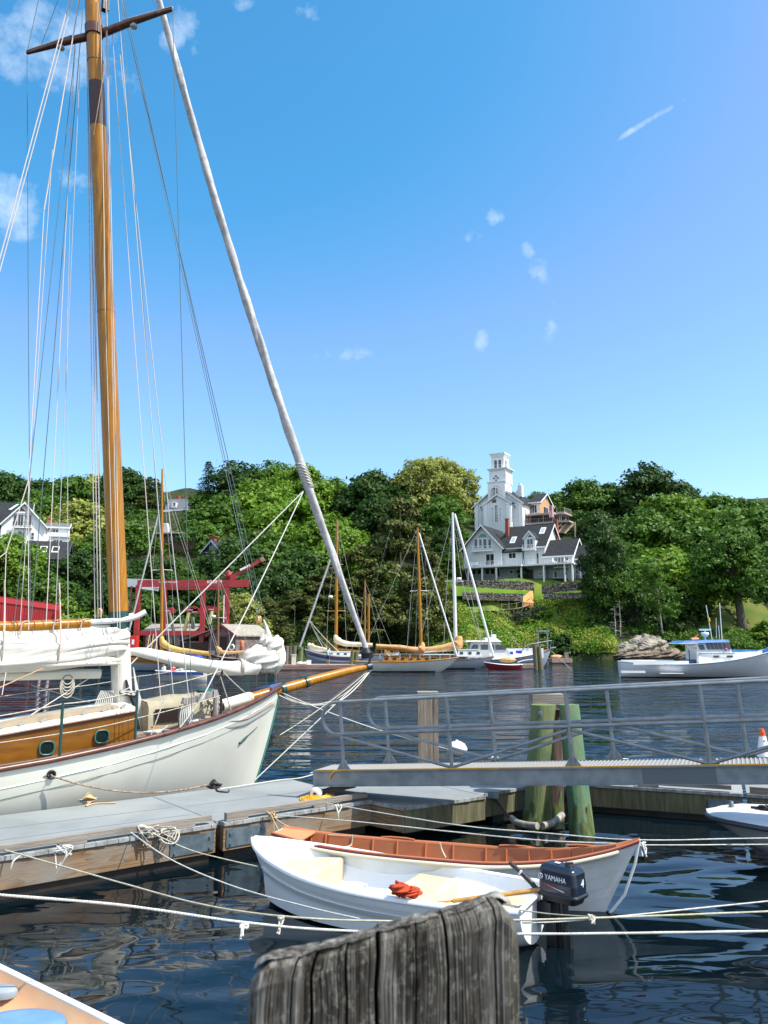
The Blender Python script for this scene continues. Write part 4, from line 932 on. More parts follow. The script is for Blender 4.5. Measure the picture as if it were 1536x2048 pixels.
def float_dock(name,label,poly,zt,edges,inset=.07,deckm=deckgrey,tubs=True,seams=()):
    c=sum((Vector((p[0],p[1],0)) for p in poly),Vector())/len(poly);r=thing(name,label,'dock float',(c.x,c.y,0))
    m=MB();m.poly([(p[0],p[1],zt-.06) for p in poly],(0,0,.06));m.build('decking',deckm,r,True)
    if tubs:
        m=MB();m.poly([(c.x+(p[0]-c.x)*(1-inset/max(.5,(Vector((p[0],p[1],0))-c).length)*1.0),c.y+(p[1]-c.y)*(1-inset/max(.5,(Vector((p[0],p[1],0))-c).length)),-.4) for p in poly],(0,0,.52));m.build('float_tub',floatblk,r,True)
    for (a,b,rail,tm) in edges: edge_parts(r,a,b,zt,rail,tm)
    for (a,b) in seams:
        MB().tube([(a[0],a[1],zt+.001),(b[0],b[1],zt+.001)],.004,4).build('board_seam',mat('seam_grey',(.12,.13,.135),.9),r,True)
    return r
D=Vector((.788,.616,0));Nn=Vector((-.616,.788,0));J=Vector((-2.29,11.64,0));Wd=2.36
def dk(l,d): q=J+D*l+Nn*d;return (q.x,q.y)
fa=float_dock('dock_float','long grey decked float in the left foreground beside the white yacht',[dk(-8,0),dk(-.06,0),dk(-.06,.12),dk(-.008,.12),dk(-.008,Wd),dk(-8,Wd)],.5,[(dk(-8,0),dk(-.06,0),True,browntim)],seams=((dk(-7.9,1.75),dk(-.1,1.35)),(dk(-7.9,.9),dk(-.1,.72))))
fb=float_dock('dock_float','grey decked float in the middle carrying the gangway roller',[dk(.06,0),dk(2.62,0),dk(2.62,Wd+.1),dk(.008,Wd),dk(.008,.12),dk(.06,.12)],.5,[(dk(.06,0),dk(2.62,0),True,browntim),(dk(2.62,0),dk(2.62,1.0),False,mosswood)],seams=((dk(.1,1.3),dk(2.6,1.2)),))
c1=G(809,1613,.49);c2=G(967,1590,.49);c3=G(938,1583,.49)
fc=float_dock('dock_float','small wedge shaped float section under the gangway between two larger floats',[(dk(2.64,.03)),(c1.x,c1.y),(c2.x,c2.y),(c3.x+.1,c3.y+1.2),(-.2,15.6),dk(2.66,1.7)],.49,[((dk(2.64,.03)),(c1.x,c1.y),False,browntim),((c1.x,c1.y),(c2.x,c2.y),False,mosswood)],inset=.4)
e1=(1.55,13.75);e2=(2.75,14.75);e3=(3.62,14.75);e4=(5.93,13.82)
fd=float_dock('dock_float','wide grey float behind the green pilings carrying the white fender',[e1,e2,e3,e4,(6.0,13.95),(7.2,16.9),(1.0,17.0),(-.1,16.2),(.6,15.0)],.495,[(e1,e2,False,mosswood),(e3,e4,False,mosswood)],inset=.35)
edge_parts(fd,(4.35,14.456),(5.84,13.856),.495,True,mosswood,hf=.02,cap=False)
fe=float_dock('dock_float','grey float at the right edge behind the orange cone',[(5.98,13.76),(8.6,12.7),(10,16),(7.25,16.85)],.5,[((5.98,13.76),(8.6,12.7),True,mosswood)],inset=.3)
# bolted corner plates at the float joints
for l0,l1 in ((-.72,-.09),(.10,.72)):
    a=J+D*l0-Nn*.045;r=MB();q=[a+Vector((0,0,.16)),a+D*(l1-l0)+Vector((0,0,.16)),a+D*(l1-l0)+Vector((0,0,.40)),a+Vector((0,0,.40))]
    r.poly(q,Nn*.012);pl=r.build('joint_plate',galv,fa if l0<0 else fb,True)
    m=MB()
    for fx in (.1,.9):
        for fz in (.2,.34): p_=a+D*(l1-l0)*fx+Vector((0,0,fz));m.tube([p_,p_-Nn*.022],.018,8)
    m.build('bolt',galv,pl,True)
for k,(a,b) in enumerate((((5.42,14.0),(5.90,13.80)),((6.03,13.71),(6.6,13.49)))):
    a=Vector((*a,0));b=Vector((*b,0));MB().poly([a+Vector((-.01,-.05,.14)),b+Vector((-.01,-.05,.14)),b+Vector((-.01,-.05,.38)),a+Vector((-.01,-.05,.38))],(0,.012,0)).build('joint_plate',galv,fd if k==0 else fe,True)
# ------------------------------------------------------------------ gangway
g0=Vector((-1.04,13.4,0));g1=Vector((4.30,11.10,0));gd=(g1-g0).normalized();gl=(g1-g0).length;gn=Vector((-gd.y,gd.x,0))
zA=P(691,1541,13.22).z;zB=P(1370,1531,11.07).z;lA=.075*gl;lB=1.013*gl;slope=(zB-zA)/(lB-lA)
gw=thing('gangway','grey aluminium gangway with tubular truss railings sloping up to the right','gangway',(g0.x,g0.y,0))
gup=Vector((-gd.x*slope,-gd.y*slope,1)).normalized();gdir=Vector((gd.x,gd.y,slope)).normalized()
def gp(l,d,h): return g0+Vector((0,0,zA-slope*lA))+gdir*l+gn*d+gup*h
GE=11.0;GW=.76
def gbox(m,l0,l1,d0,d1,h0,h1): return m.add([gp(l0,d0,h0),gp(l1,d0,h0),gp(l1,d1,h0),gp(l0,d1,h0),gp(l0,d0,h1),gp(l1,d0,h1),gp(l1,d1,h1),gp(l0,d1,h1)],[(0,3,2,1),(4,5,6,7),(0,1,5,4),(1,2,6,5),(2,3,7,6),(3,0,4,7)])
for d in (0,GW):
    m=MB();gbox(m,-.12,GE,d-.006,d+.006,-.24,0);gbox(m,-.12,GE,d-.045,d-.0062,-.012,.0);gbox(m,-.12,GE,d-.045,d-.0062,-.24,-.228);m.build('side_beam',alu,gw,True)
m=MB();gbox(m,-.12,-.105,.007,GW-.007,-.24,-.002);gbox(m,-.1,GE,.01,GW-.01,-.03,-.004)
for l in np.arange(0,GE,.6): gbox(m,l,l+.04,.01,GW-.01,-.09,-.031)
m.build('walkway',mat('walkway_alu',(.26,.27,.28),.6,.3),gw,True)
m=MB()
for l in np.arange(-.1,9,.055): gbox(m,l,l+.022,.02,GW-.02,-.003,.006)
m.build('tread_grip',mat('tread_grey',(.34,.33,.31),.7),gw,True)
m=MB();m.tube([gp(-.05,-.02,.008),gp(GE,-.02,.008)],.010,5).build('edge_cable',yellow,gw,True)
HT=(P(687,1404,13.22).z-zA);HM=(P(689,1468,13.22).z-zA)
LP_=[lA+k*(lB-lA)/3 for k in range(6)]
LP0=LP_
for d,sh in ((0.0,0),(GW,.47)):
    LP_=[l+sh for l in LP0]
    for k,l in enumerate(LP_):
        MB().tube([gp(l,d,-.02),gp(l,d,HT)],.029,10).build('rail_post',alu,gw,True)
    r_=(HT-HM)/2;arc=[gp(LP_[0]-.08-r_*1.0*math.sin(t),d,HM+r_+r_*math.cos(t)) for t in np.linspace(0,math.pi,14)]
    MB().tube([gp(GE+.5,d,HT)]+arc+[gp(GE,d,HM)],.029,10).build('handrail',alu,gw,True)
    dz=HM-.05
    for k in range(5):
        a,b=((LP_[k]+.03,dz),(LP_[k+1]-.03,.03)) if k % 2==0 else ((LP_[k]+.03,.03),(LP_[k+1]-.03,dz))
        MB().tube([gp(a[0],d,a[1]),gp(b[0],d,b[1])],.024,9).build('brace',alu,gw,True)
    for k in (0,2,3):
        m=MB()
        for s_ in (-1,1): m.poly([gp(LP_[k]+s_*.02,d,0),gp(LP_[k]+s_*.13,d,0),gp(LP_[k]+s_*.02,d,.17)],gn*.008)
        m.build('gusset',alu,gw,True)
m=MB()
gbox(m,5.0,5.95,-.0085,-.0065,-.228,-.002);m.build('splice_plate',mat('dark_plate',(.13,.15,.17),.4,.5),gw,True)
q=gp(0,.5,0)
for d in (-.13,.8):
    w_=gp(.02,d,0);w_.z=.5+.09;ax=gn
    m=MB(Matrix.Translation(w_) @ Matrix.Rotation(math.atan2(gn.y,gn.x),4,'Z') @ Matrix.Rotation(math.pi/2,4,'Y'));m.lathe([(.03,-.062),(.082,-.06),(.092,-.045),(.092,.045),(.082,.06),(.03,.062)],(0,0,0),26);wh=m.build('roller',mat('nylon_white',(.75,.74,.74),.5),gw,True)
    m=MB(Matrix.Translation(w_) @ Matrix.Rotation(math.atan2(gn.y,gn.x),4,'Z') @ Matrix.Rotation(math.pi/2,4,'Y'));m.lathe([(.028,-.075),(.028,.075)],(0,0,0),12);m.build('axle',mat('rust',(.16,.05,.03),.8),wh,True)
a_=gp(.02,-.05,0);a_.z=.585;b_=gp(.02,.8,0);b_.z=.585
m=MB();m.bar(a_,b_,.05,.05);m.bar(a_,gp(.6,0.05,-.24),.05,.06);m.bar(b_+Vector((0,0,0)),gp(.6,.7,-.24),.05,.06);m.build('roller_frame',black,gw,True)
m=MB();LP_=LP0
for t0 in (0,): m.poly([gp(LP_[3]+.80,-.02,.006),gp(LP_[3]+1.12,-.02,.006),gp(LP_[3]+1.10,-.02,.13),gp(LP_[3]+.98,-.02,.20),gp(LP_[3]+.86,-.02,.13)],gn*.012)
m.build('hinge_plate',galv,gw,True)
# ------------------------------------------------------------------ pilings
def piling(label,a,b,r0,r1,mt,cap=None,name='piling',grp=None):
    a=Vector(a);b=Vector(b);a2=a+(a-b).normalized()*1.2;r=thing(name,label,'piling',(a.x,a.y,0),0,grp)
    m=MB();n=28;vs=[];K=26
    for i in range(K+1):
        t=i/K;p=a2.lerp(b,t);rr=r0+(r1-r0)*t
        for k in range(n):
            an=2*math.pi*k/n;f=1+.035*math.sin(an*3+1+t*2)+.02*math.sin(an*7+t*9)+.015*math.sin(an*13)
            vs.append(p+Vector((math.cos(an)*rr*f,math.sin(an)*rr*f,0)))
    m.add(vs,[(i*n+k,i*n+(k+1) % n,(i+1)*n+(k+1) % n,(i+1)*n+k) for i in range(K) for k in range(n)],True);m.add(vs[-n:],[tuple(range(n))]);m.build('shaft',mt,r,True)
    m=MB();vs=[]
    for i in range(5):
        t=.29+i*.048;p=a2.lerp(b,t);rr=(r0+(r1-r0)*t)*1.03
        for k in range(n): an=2*math.pi*k/n;j=.12*math.sin(an*5)+.08*math.sin(an*11) if i==4 else 0;vs.append(p+Vector((math.cos(an)*rr,math.sin(an)*rr,j)))
    m.add(vs,[(i*n+k,i*n+(k+1) % n,(i+1)*n+(k+1) % n,(i+1)*n+k) for i in range(4) for k in range(n)],True);m.build('weed_band',mat('dark_weed',(.035,.055,.015),.7,col2=(.09,.13,.03),sc=5,st=(3,3,.5),bump=.5,bsc=10),r,True)
    return r
p1=piling('thick yellow green treated piling with two bolts, left of the leaning pair',G(1073,1655,0),P(1086,1409,13.75),.235,.205,pilegreen,grp='green pilings behind the gangway')
m=MB()
for v in (1427,1447):
    q=P(1081,v,13.5);m.tube([q,q+Vector((0,-.06,0))],.045,6);m.tube([q+Vector((0,-.06,0)),q+Vector((0,-.1,0))],.025,8)
m.build('bolt',galv,p1,True)
p2=piling('blue green treated piling leaning to the left beside the thicker one',G(1164,1668,0),P(1137,1409,13.7),.205,.165,mat('treated_blue_green_piling',(.055,.155,.09),.85,col2=(.14,.17,.08),sc=2.2,st=(4,4,.5),bump=.5,bsc=8,lo=.35,hi=.7),grp='green pilings behind the gangway')
p3=piling('dark brown old piling between and behind the two green ones',G(1108,1640,0),P(1104,1392,14.3),.17,.16,pilebrown)
m=MB();a=P(1094,1398,14.2);m.box(a.x-.28,a.x+.27,a.y-.2,a.y+.2,a.z-.09,a.z+.09);m.box(a.x-.27,a.x+.28,a.y-.19,a.y+.18,a.z-.17,a.z-.093);m.build('timber_cap',greywood,p3,True)
p4=thing('square_piling','tall square grey timber post behind the curved gangway rail','post',(.9,17.2,0));q=P(855,1385,17.2)
m=MB();m.box(q.x-.21,q.x-.012,17.0,17.4,-.8,q.z);m.box(q.x-.008,q.x+.11,17.01,17.4,-.8,q.z-.02);m.box(q.x+.114,q.x+.21,17.0,17.38,-.8,q.z+.01);m.build('shaft',mat('grey_brown_post',(.27,.22,.17),.85,col2=(.15,.12,.09),sc=3,st=(5,5,.5),bump=.5,bsc=10,bst=(5,5,.5)),p4,True)
m=MB();m.box(q.x-.215,q.x+.215,16.99,17.41,q.z-.035,q.z+.02);m.build('cap',greywood,p4,True)
# chain with its pipe fender from the float to the pilings
ch=thing('mooring_chain','rusty chain from the float cleat ending in a grey plastic hose','chain',G(985,1595,.4)[:])
pts=smoothpath([P(985,1592,13.9),P(1000,1610,13.9),P(1015,1632,13.7),P(1030,1643,13.6)],6)
m=MB()
for i in range(0,len(pts)-1):
    a=pts[i];b=pts[i+1];d=(b-a).normalized();s_=d.cross(Vector((0,1,0)) if i % 2 else Vector((1,.3,0))).normalized();c=(a+b)/2
    m.tube([c+d*.055*math.cos(t)+s_*.026*math.sin(t) for t in np.linspace(0,6.283,11)],.010,5,False)
m.build('links',mat('rusty_chain',(.12,.09,.075),.6,.4),ch,True)
m=MB();m.tube(smoothpath([P(1022,1636,13.7),P(1035,1645,13.55),P(1052,1650,13.4),P(1075,1652,13.2)],5),.055,10);m.tube(smoothpath([P(1085,1652,13.3),P(1105,1646,13.5),P(1124,1630,13.8)],5),.058,10);m.build('hose',mat('old_hose',(.42,.40,.34),.6,col2=(.22,.2,.17),sc=8),ch,True)
m=MB();q=P(983,1590,13.85);m.box(q.x-.1,q.x+.12,q.y-.02,q.y+.03,q.z-.05,q.z+.06);m.build('bracket',galv,ch,True)
# ------------------------------------------------------------------ things on the floats
def cleat(label,c,ang,mt=galv,L_=.3):
    r=thing('dock_cleat',label,'cleat',c,ang);m=MB();m.tube([(-L_/2,0,.055),(-L_/4,0,.062),(0,0,.06),(L_/4,0,.062),(L_/2,0,.055)],[.012,.017,.018,.017,.012],8);m.build('horn',mt,r)
    m=MB();m.tube([(-.045,0,0),(-.045,0,.055)],.016,8);m.tube([(.045,0,0),(.045,0,.055)],.016,8);m.box(-.08,.08,-.03,.03,.001,.01);m.build('foot',mt,r);return r
ang=math.atan2(.616,.788)
cA=G(176,1606,.5);cleat('steel cleat wrapped in tan rope on the far edge of the left float',cA,ang)
cB=G(428,1577,.5);cleat('cleat wrapped in black rope at the bow of the white yacht',cB,ang,black)
cC=G(633,1551,.5);cleat('small bright cleat beside the left end of the gangway',cC,ang)
cD=G(990,1523,.5);cleat('cleat with a white rope by the white fender',cD,.1);cE=G(1243,1524,.5);cleat('cleat right of the green pilings on the far float edge',cE,.1)
def knot(c,mt,label,nm='rope_hitch',sc_=1.0,tail=None,seed=1):
    rr=random.Random(seed);m=MB()
    for k in range(7):
        s_=(-1)**k;m.tube(smoothpath([c+Vector((-.10*s_,-.05*s_,.03))*sc_,c+Vector((-.03,.02*k-.06,.085+.008*k))*sc_,c+Vector((.04,.015*k-.05,.09))*sc_,c+Vector((.11*s_,.05*s_,.035))*sc_,c+Vector((0,-.06+.02*k,.02))*sc_],4),.012*sc_,6)
    if tail: m.tube(smoothpath(tail,5),.012,6)
    return tag(m.build(nm,mt),label,'rope')
tanr=mat('tan_mooring_rope',(.48,.34,.18),.85)
knot(cA,tanr,'tan rope figure of eight on the left cleat with a loose tail',seed=2,tail=[cA+Vector((.05,-.03,.02)),G(172,1612,.515),G(190,1607,.515),G(232,1606,.515)])
knot(cB,black,'black rope hitched on the middle cleat with a short tail',seed=3,tail=[cB+Vector((.05,-.05,.02)),G(436,1582,.515),G(455,1584,.515),G(458,1580,.515)])
knot(cD,rope_w,'white rope knot on the cleat beside the white fender',seed=4)
sp=tubeobj('mooring_rope',[hpw+Vector((.02,-.04,0))]+sag(hpw+Vector((.05,-.08,-.01)),cB+Vector((-.12,0,.06)),.18,20),.013,mat('speckled_rope',(.38,.30,.22),.85,col2=(.12,.08,.05),sc=30),n=7,label='speckled brown mooring rope from the yacht topside to the black cleat',cat='rope')
tubeobj('mooring_rope',sag(hpw+Vector((-.02,-.04,0)),P(-60,1580,12.3),.05,12),.013,MATS['speckled_rope'],n=7,label='speckled brown mooring rope from the yacht topside leaving at the left edge',cat='rope')
tubeobj('mooring_rope',smoothpath([cC+Vector((0,.05,.03)),G(600,1556,.52),G(560,1560,.52),G(520,1566,.53),G(440,1578,.54)],6),.011,rope_w,n=6,label='pale rope lying along the far edge of the middle float',cat='rope')
for (a,b,sg,lb) in ((P(560,1384,16.95),cD+Vector((0,.1,.05)),.15,'upper pale bow line from the yacht stem to the cleat by the fender'),(P(558,1390,16.9),P(668,1405,17.2),.12,'short slack bow line under the bowsprit'),(P(738,1345,18.3),P(510,1560,16.3),0.0,'straight pale line from the bowsprit end down to the stem at the water'),(P(738,1345,18.3),P(660,1412,17.0),.1,'thin line hanging in a curve from the bowsprit end')):
    tubeobj('bow_line',sag(a,b,sg,18),.012,rope_w,n=6,label=lb,cat='rope')
# fender ball
fn=thing('ball_fender','white round inflatable fender lying on the far float','fender',G(915,1516,.5)+Vector((0,.12,0)),.1)
MB(Matrix.Translation((0,0,.17)) @ Matrix.Rotation(.0,4,'X')).lathe([(0,-.165),(.08,-.155),(.16,-.11),(.215,-.03),(.22,.03),(.17,.11),(.09,.155),(.03,.165),(.03,.19),(0,.195)],(0,0,0),28).build('ball',mat('fender_white',(.78,.79,.8),.4),fn)
m=MB(Matrix.Translation((0,0,.17)));m.lathe([(.222,-.02),(.226,0),(.222,.02)],(0,0,0),28);m.build('seam_ring',white,fn)
# cone
cp=P(1529,1530,15.4);cn=thing('traffic_cone','orange and white striped traffic cone at the right edge of the float','cone',(cp.x,15.4,.5))
def cz(h0,h1,m_,nm,off=0.0): r_=lambda h: .035+(.19-.035)*(1-h/.86)+off;MB().lathe([(r_(h0),h0),(r_(h1),h1)],(0,0,0),26).build(nm,m_,cn)
co_=mat('cone_orange',(.80,.10,.015),.5);cw_=mat('cone_white',(.72,.73,.74),.5)
MB().box(-.22,.22,-.22,.22,0,.035).build('base',co_,cn)
cz(.035,.32,co_,'lower_body');cz(.32,.45,cw_,'lower_band',.002);cz(.45,.52,co_,'middle_body');cz(.52,.73,cw_,'upper_band',.002);cz(.73,.86,co_,'tip')
ml=mat('marker_black',(.02,.02,.02),.7);yy=lambda h: -(.035+(.19-.035)*(1-h/.86)+.006)
m=MB()
for (x0_,x1_,h) in ((-.10,-.04,.28),(-.02,.03,.28),(.05,.1,.275),(-.02,0,.24),(-.06,.07,.15),(-.03,.02,.65),(.02,.04,.60),(-.03,.01,.78)): m.bar((x0_,yy(h),h),(x1_,yy(h),h+.004),.003,.012)
m.build('handwriting',ml,cn)
# yellow hose: coil on the float and a length up to the gangway
hc_=G(640,1600,.5);m=MB();rr=random.Random(5)
for k in range(12):
    a0=rr.uniform(0,6);r1=.30-.017*k;m.tube([hc_+Vector(((r1+.015*math.sin(3*t+k))*math.cos(t)*1.05,(r1*1.0)*math.sin(t),.014+.006*k+.004*math.sin(5*t+k))) for t in np.linspace(a0,a0+6.2,34)],.011,6)
m.tube(smoothpath([hc_+Vector((.25,-.1,.05)),G(676,1598,.51),G(668,1590,.52),P(660,1575,13.4),P(660,1555,13.3),P(668,1543,13.25),P(684,1540,13.2),P(700,1541,13.2)],6),.011,6)
tag(m.build('water_hose',yellow),'coiled yellow hose on the middle float rising to the gangway','hose')
# ------------------------------------------------------------------ dinghies
def shell(st,off,m_=10,z0=None):
    out_=[]
    for sd in (1,-1): out_.append(hull_rows(st,m_,sd,off))
    return out_
def boat_frame(name,label,stern,bow,cat='dinghy'):
    s=Vector(stern);b=Vector(bow);d=b-s;r=thing(name,label,cat,(s.x,s.y,0),math.atan2(d.y,d.x));return r,math.hypot(d.x,d.y)
def gunwale(m,st,w,h,off=0.0,z=0.0):
    for sd in (1,-1):
        rows=[]
        for i,(xs,xk,b,zs,zk,f) in enumerate(st):
            o=[(b+off,zs+z-h*.5),(b+off+.0,zs+z+h*.4),(b+off-w*.35,zs+z+h*.62),(b+off-w,zs+z+h*.4),(b+off-w,zs+z-h*.5)]
            rows.append([Vector((xs,sd*max(q[0],.0),q[1])) for q in o])
        m.grid(rows,True)
# white fibreglass dinghy
wd,L_=boat_frame('rowing_dinghy','glossy white dinghy with cream seats and the dark outboard, tied nearest the camera',G(1070,1795,.44),G(507,1680,.62))
def wst(L,off=0.0):
    o=[]
    for t,b,zs,zk,f in ((0,.52,.44,.02,.80),(.06,.55,.432,-.03,.80),(.2,.63,.42,-.08,.8),(.4,.69,.425,-.10,.78),(.55,.69,.44,-.10,.72),(.7,.62,.475,-.10,.62),(.82,.48,.52,-.09,.46),(.9,.335,.56,-.07,.34),(.96,.19,.60,-.02,.22),(1.0,.035,.63,.06,.1)):
        xs=t*L;xk=xs-.0-.26*max(0,(t-.7)/.3)**1.5;o.append((xs,xk,b,zs,zk,f))
    return o
ws=wst(L_)
def dense(st,k=4):
    o=[];n=len(st)
    for i in range(n-1):
        a=st[max(i-1,0)];b=st[i];c=st[i+1];d=st[min(i+2,n-1)]
        for j in range(k):
            t=j/k;o.append(tuple(.5*((2*b[q])+(c[q]-a[q])*t+(2*a[q]-5*b[q]+4*c[q]-d[q])*t*t+(3*b[q]-a[q]-3*c[q]+d[q])*t**3) for q in range(6)))
    o.append(st[-1]);return o
wsd=dense(ws)
m=MB()
for sd in (1,-1): m.grid(lap_rows(wsd,7,sd,.006,4),False)
h0=wsd[0];tp=[(y,z) for y,z in [prof(j/10,h0[5]) for j in range(11)]]
m.add([Vector((h0[0],h0[2]*y,h0[4]+(h0[3]-h0[4])*z)) for y,z in tp]+[Vector((h0[0],-h0[2]*y,h0[4]+(h0[3]-h0[4])*z)) for y,z in tp[::-1]],[tuple(range(22))])
m.build('hull',mat('dinghy_side_white',(.74,.77,.79),.25,spec=.5),wd)
m=MB()
for rw in shell(wsd[:-1],.05): m.grid(rw)
m.add([Vector((h0[0]+.04,(h0[2]-.04)*y,h0[4]+.05+(h0[3]-h0[4]-.05)*z)) for y,z in tp]+[Vector((h0[0]+.04,-(h0[2]-.04)*y,h0[4]+.05+(h0[3]-h0[4]-.05)*z)) for y,z in tp[::-1]],[tuple(range(22))])
inn=[q for q in wsd if .05*L_<q[0]<.93*L_]
m.grid([[Vector((q[0],(q[2]-.17)*k/3,q[4]+.13)) for k in range(-3,4)] for q in inn],False)
for sd in (1,-1): m.grid([[Vector((q[0],sd*(q[2]-.05),q[3]-.16)),Vector((q[0],sd*(q[2]-.105),q[3]-.165)),Vector((q[0],sd*(q[2]-.12),q[3]-.28)),Vector((q[0],sd*(q[2]-.16),q[4]+.12))] for q in inn])
m.build('inner_shell',glossw,wd)
m=MB();gunwale(m,wsd,.075,.04,.022,.01);m.tube([(0,-.53,.45),(-.015,-.3,.462),(-.02,0,.466),(-.015,.3,.462),(0,.53,.45)],.028,8,flat=.8);m.build('gunwale',glossw,wd)
m=MB();x=.66*L_
def seat(name,x0,x1,w0,w1,zt,zb,mt=seatcream,rnd=.03):
    m=MB();rows=[]
    for (ins,z) in ((0,zb),(0,zt-rnd),(rnd*.3,zt-rnd*.3),(rnd,zt)):
        rows.append([Vector(p) for p in ((x0+ins,-w0+ins,z),(x1-ins,-w1+ins,z),(x1-ins,w1-ins,z),(x0+ins,w0-ins,z))])
    m.grid(rows,False,True);m.add(rows[-1],[(0,1,2,3)]);return m.build(name,mt,wd)
seat('middle_seat',.30*L_,.44*L_,.52,.54,.36,.02);seat('bow_seat',.71*L_,.86*L_,.44,.25,.44,.05);seat('stern_seat',.045*L_,.12*L_,.42,.46,.30,.02)
bk=MB();bk.lathe([(.13,0),(.15,.28),(.145,.282),(.143,.25),(0,.25)],(.58*L_,.12,.04),30).build('round_bucket',mat('bucket_pale',(.60,.66,.70),.4),wd)
# oar
oa=thing('wooden_oar','yellow wooden oar lying in the stern of the white dinghy','oar',(0,0,0));m=MB()
a=P(905,1802,8.6);b=P(1085,1779,8.55);m.tube([a,a.lerp(b,.5),b],[.022,.024,.024],8);oa.location=a;m.v=[q-a for q in m.v];m.build('loom',mat('oar_wood',(.50,.27,.07),.5,col2=(.38,.18,.04),sc=10),oa)
m=MB();c=P(905,1802,8.6)-a;m.v=[];dd=(b-a).normalized();m.grid([[c-dd*.45*t+Vector((0,w_*.05*(.4+t),.004*w_)) for w_ in (-1,0,1)] for t in (0,.3,.7,1)]);m.build('blade',MATS['oar_wood'],oa)
# red cloth
cl_=P(805,1779,8.5);tt=thing('crumpled_cloth','orange red crumpled bag on the middle seat of the white dinghy','bag',cl_);cM=None
m=MB();m.grid(crump(Vector((-.02,0,.0)),.12,.09,.07,.2,31,amp=.3),True,True);m.grid(crump(Vector((.08,.01,-.03)),.13,.07,.05,0,33,amp=.3),True,True);m.build('cloth',redcloth,tt)
# outboard motor
mp_=wd.matrix_world;wM=Matrix.Translation(wd.location) @ Matrix.Rotation(wd.rotation_euler.z,4,'Z')
ob=thing('outboard_motor','dark blue outboard motor clamped to the transom of the white dinghy','outboard motor',wM @ Vector((-.20,-.08,-.055)),wd.rotation_euler.z-.28);ob.scale=(.92,.92,.92)
navyc=mat('cowl_navy',(.010,.018,.035),.22,spec=.6);blk=mat('motor_black',(.012,.014,.018),.4)
m=MB()
def rr_(x0,x1,w0,w1,z,r=.05,n=5):
    pts=[]
    for (cx,cy,a0) in ((x1-r,w1-r,0),(x0+r,w0-r,90),(x0+r,-w0+r,180),(x1-r,-w1+r,270)):
        for k in range(n): a=R(a0+90*k/(n-1));pts.append(Vector((cx+r*math.cos(a),cy+r*math.sin(a),z)))
    return pts
rows=[rr_(-.30,.14,.13,.135,.60),rr_(-.31,.15,.135,.14,.63),rr_(-.31,.15,.135,.14,.72),rr_(-.295,.145,.128,.132,.84),rr_(-.275,.125,.115,.118,.875,.045),rr_(-.24,.09,.08,.08,.895,.04)]
rows[3]=[v+Vector((0,0,.02*(v.x+.3))) for v in rows[3]];rows[4]=[v+Vector((0,0,.03*(v.x+.3))) for v in rows[4]];rows[5]=[v+Vector((0,0,.03*(v.x+.3))) for v in rows[5]]
m.grid(rows,False,True);m.add(rows[-1],[tuple(range(20))]);cw=m.build('cowl',navyc,ob)
bv=cw.modifiers.new('b','BEVEL');bv.width=.006;bv.segments=2;bv.limit_method='ANGLE'
m=MB();rows=[rr_(-.315,.165,.14,.145,.585),rr_(-.325,.17,.147,.15,.60),rr_(-.325,.17,.147,.15,.618),rr_(-.31,.155,.138,.143,.63)];m.grid(rows,False,True);m.add(rows[0],[tuple(range(19,-1,-1))]);m.grid([rr_(-.28,.12,.11,.11,.53),rr_(-.30,.14,.13,.13,.588)],False,True);m.add(rr_(-.28,.12,.11,.11,.53),[tuple(range(19,-1,-1))]);m.build('lower_cowl',blk,ob)
m=MB();m.tube([(-.08,0,.54),(-.09,0,.2),(-.11,0,-.25)],[.055,.045,.05],12,flat=1);m.box(-.17,-.01,-.03,.03,-.45,.2);m.build('drive_leg',blk,ob)
m=MB();m.box(.02,.12,-.10,.10,.30,.50);m.box(.12,.20,-.09,-.06,.26,.48);m.box(.12,.20,.06,.09,.26,.48);m.tube([(.2,-.075,.36),(.27,-.075,.36)],.012,8);m.tube([(.2,.075,.36),(.27,.075,.36)],.012,8);m.tube([(.27,-.075,.36),(.275,-.075,.36)],.035,12);m.tube([(.27,.075,.36),(.275,.075,.36)],.035,12);m.box(-.02,.10,-.07,.07,.05,.31);m.grid(crump(Vector((.10,.03,.48)),.09,.07,.045,0,5),True,True);m.build('clamp_bracket',blk,ob)
m=MB();m.tube(smoothpath([(.12,.02,.60),(.22,.04,.595),(.30,.05,.66),(.42,.06,.74)],5),.03,8);m.build('tiller_arm',blk,ob)
m=MB();m.tube([(.42,.06,.74),(.56,.07,.82)],.026,10);m.build('tiller_grip',black,ob)
m=MB();m.tube([(.405,.06,.728),(.425,.06,.742)],.03,10);m.build('grip_ring',white,ob)
m=MB();m.tube([(-.17,0,.90),(-.17,0,.925)],[.05,.04],12);m.tube([(-.2,-.03,.93),(-.14,.03,.93)],.014,8);m.build('starter_pull',black,ob)
m=MB();m.box(-.06,.0,-.02,.03,.9105,.913);m.build('top_sticker',white,ob)
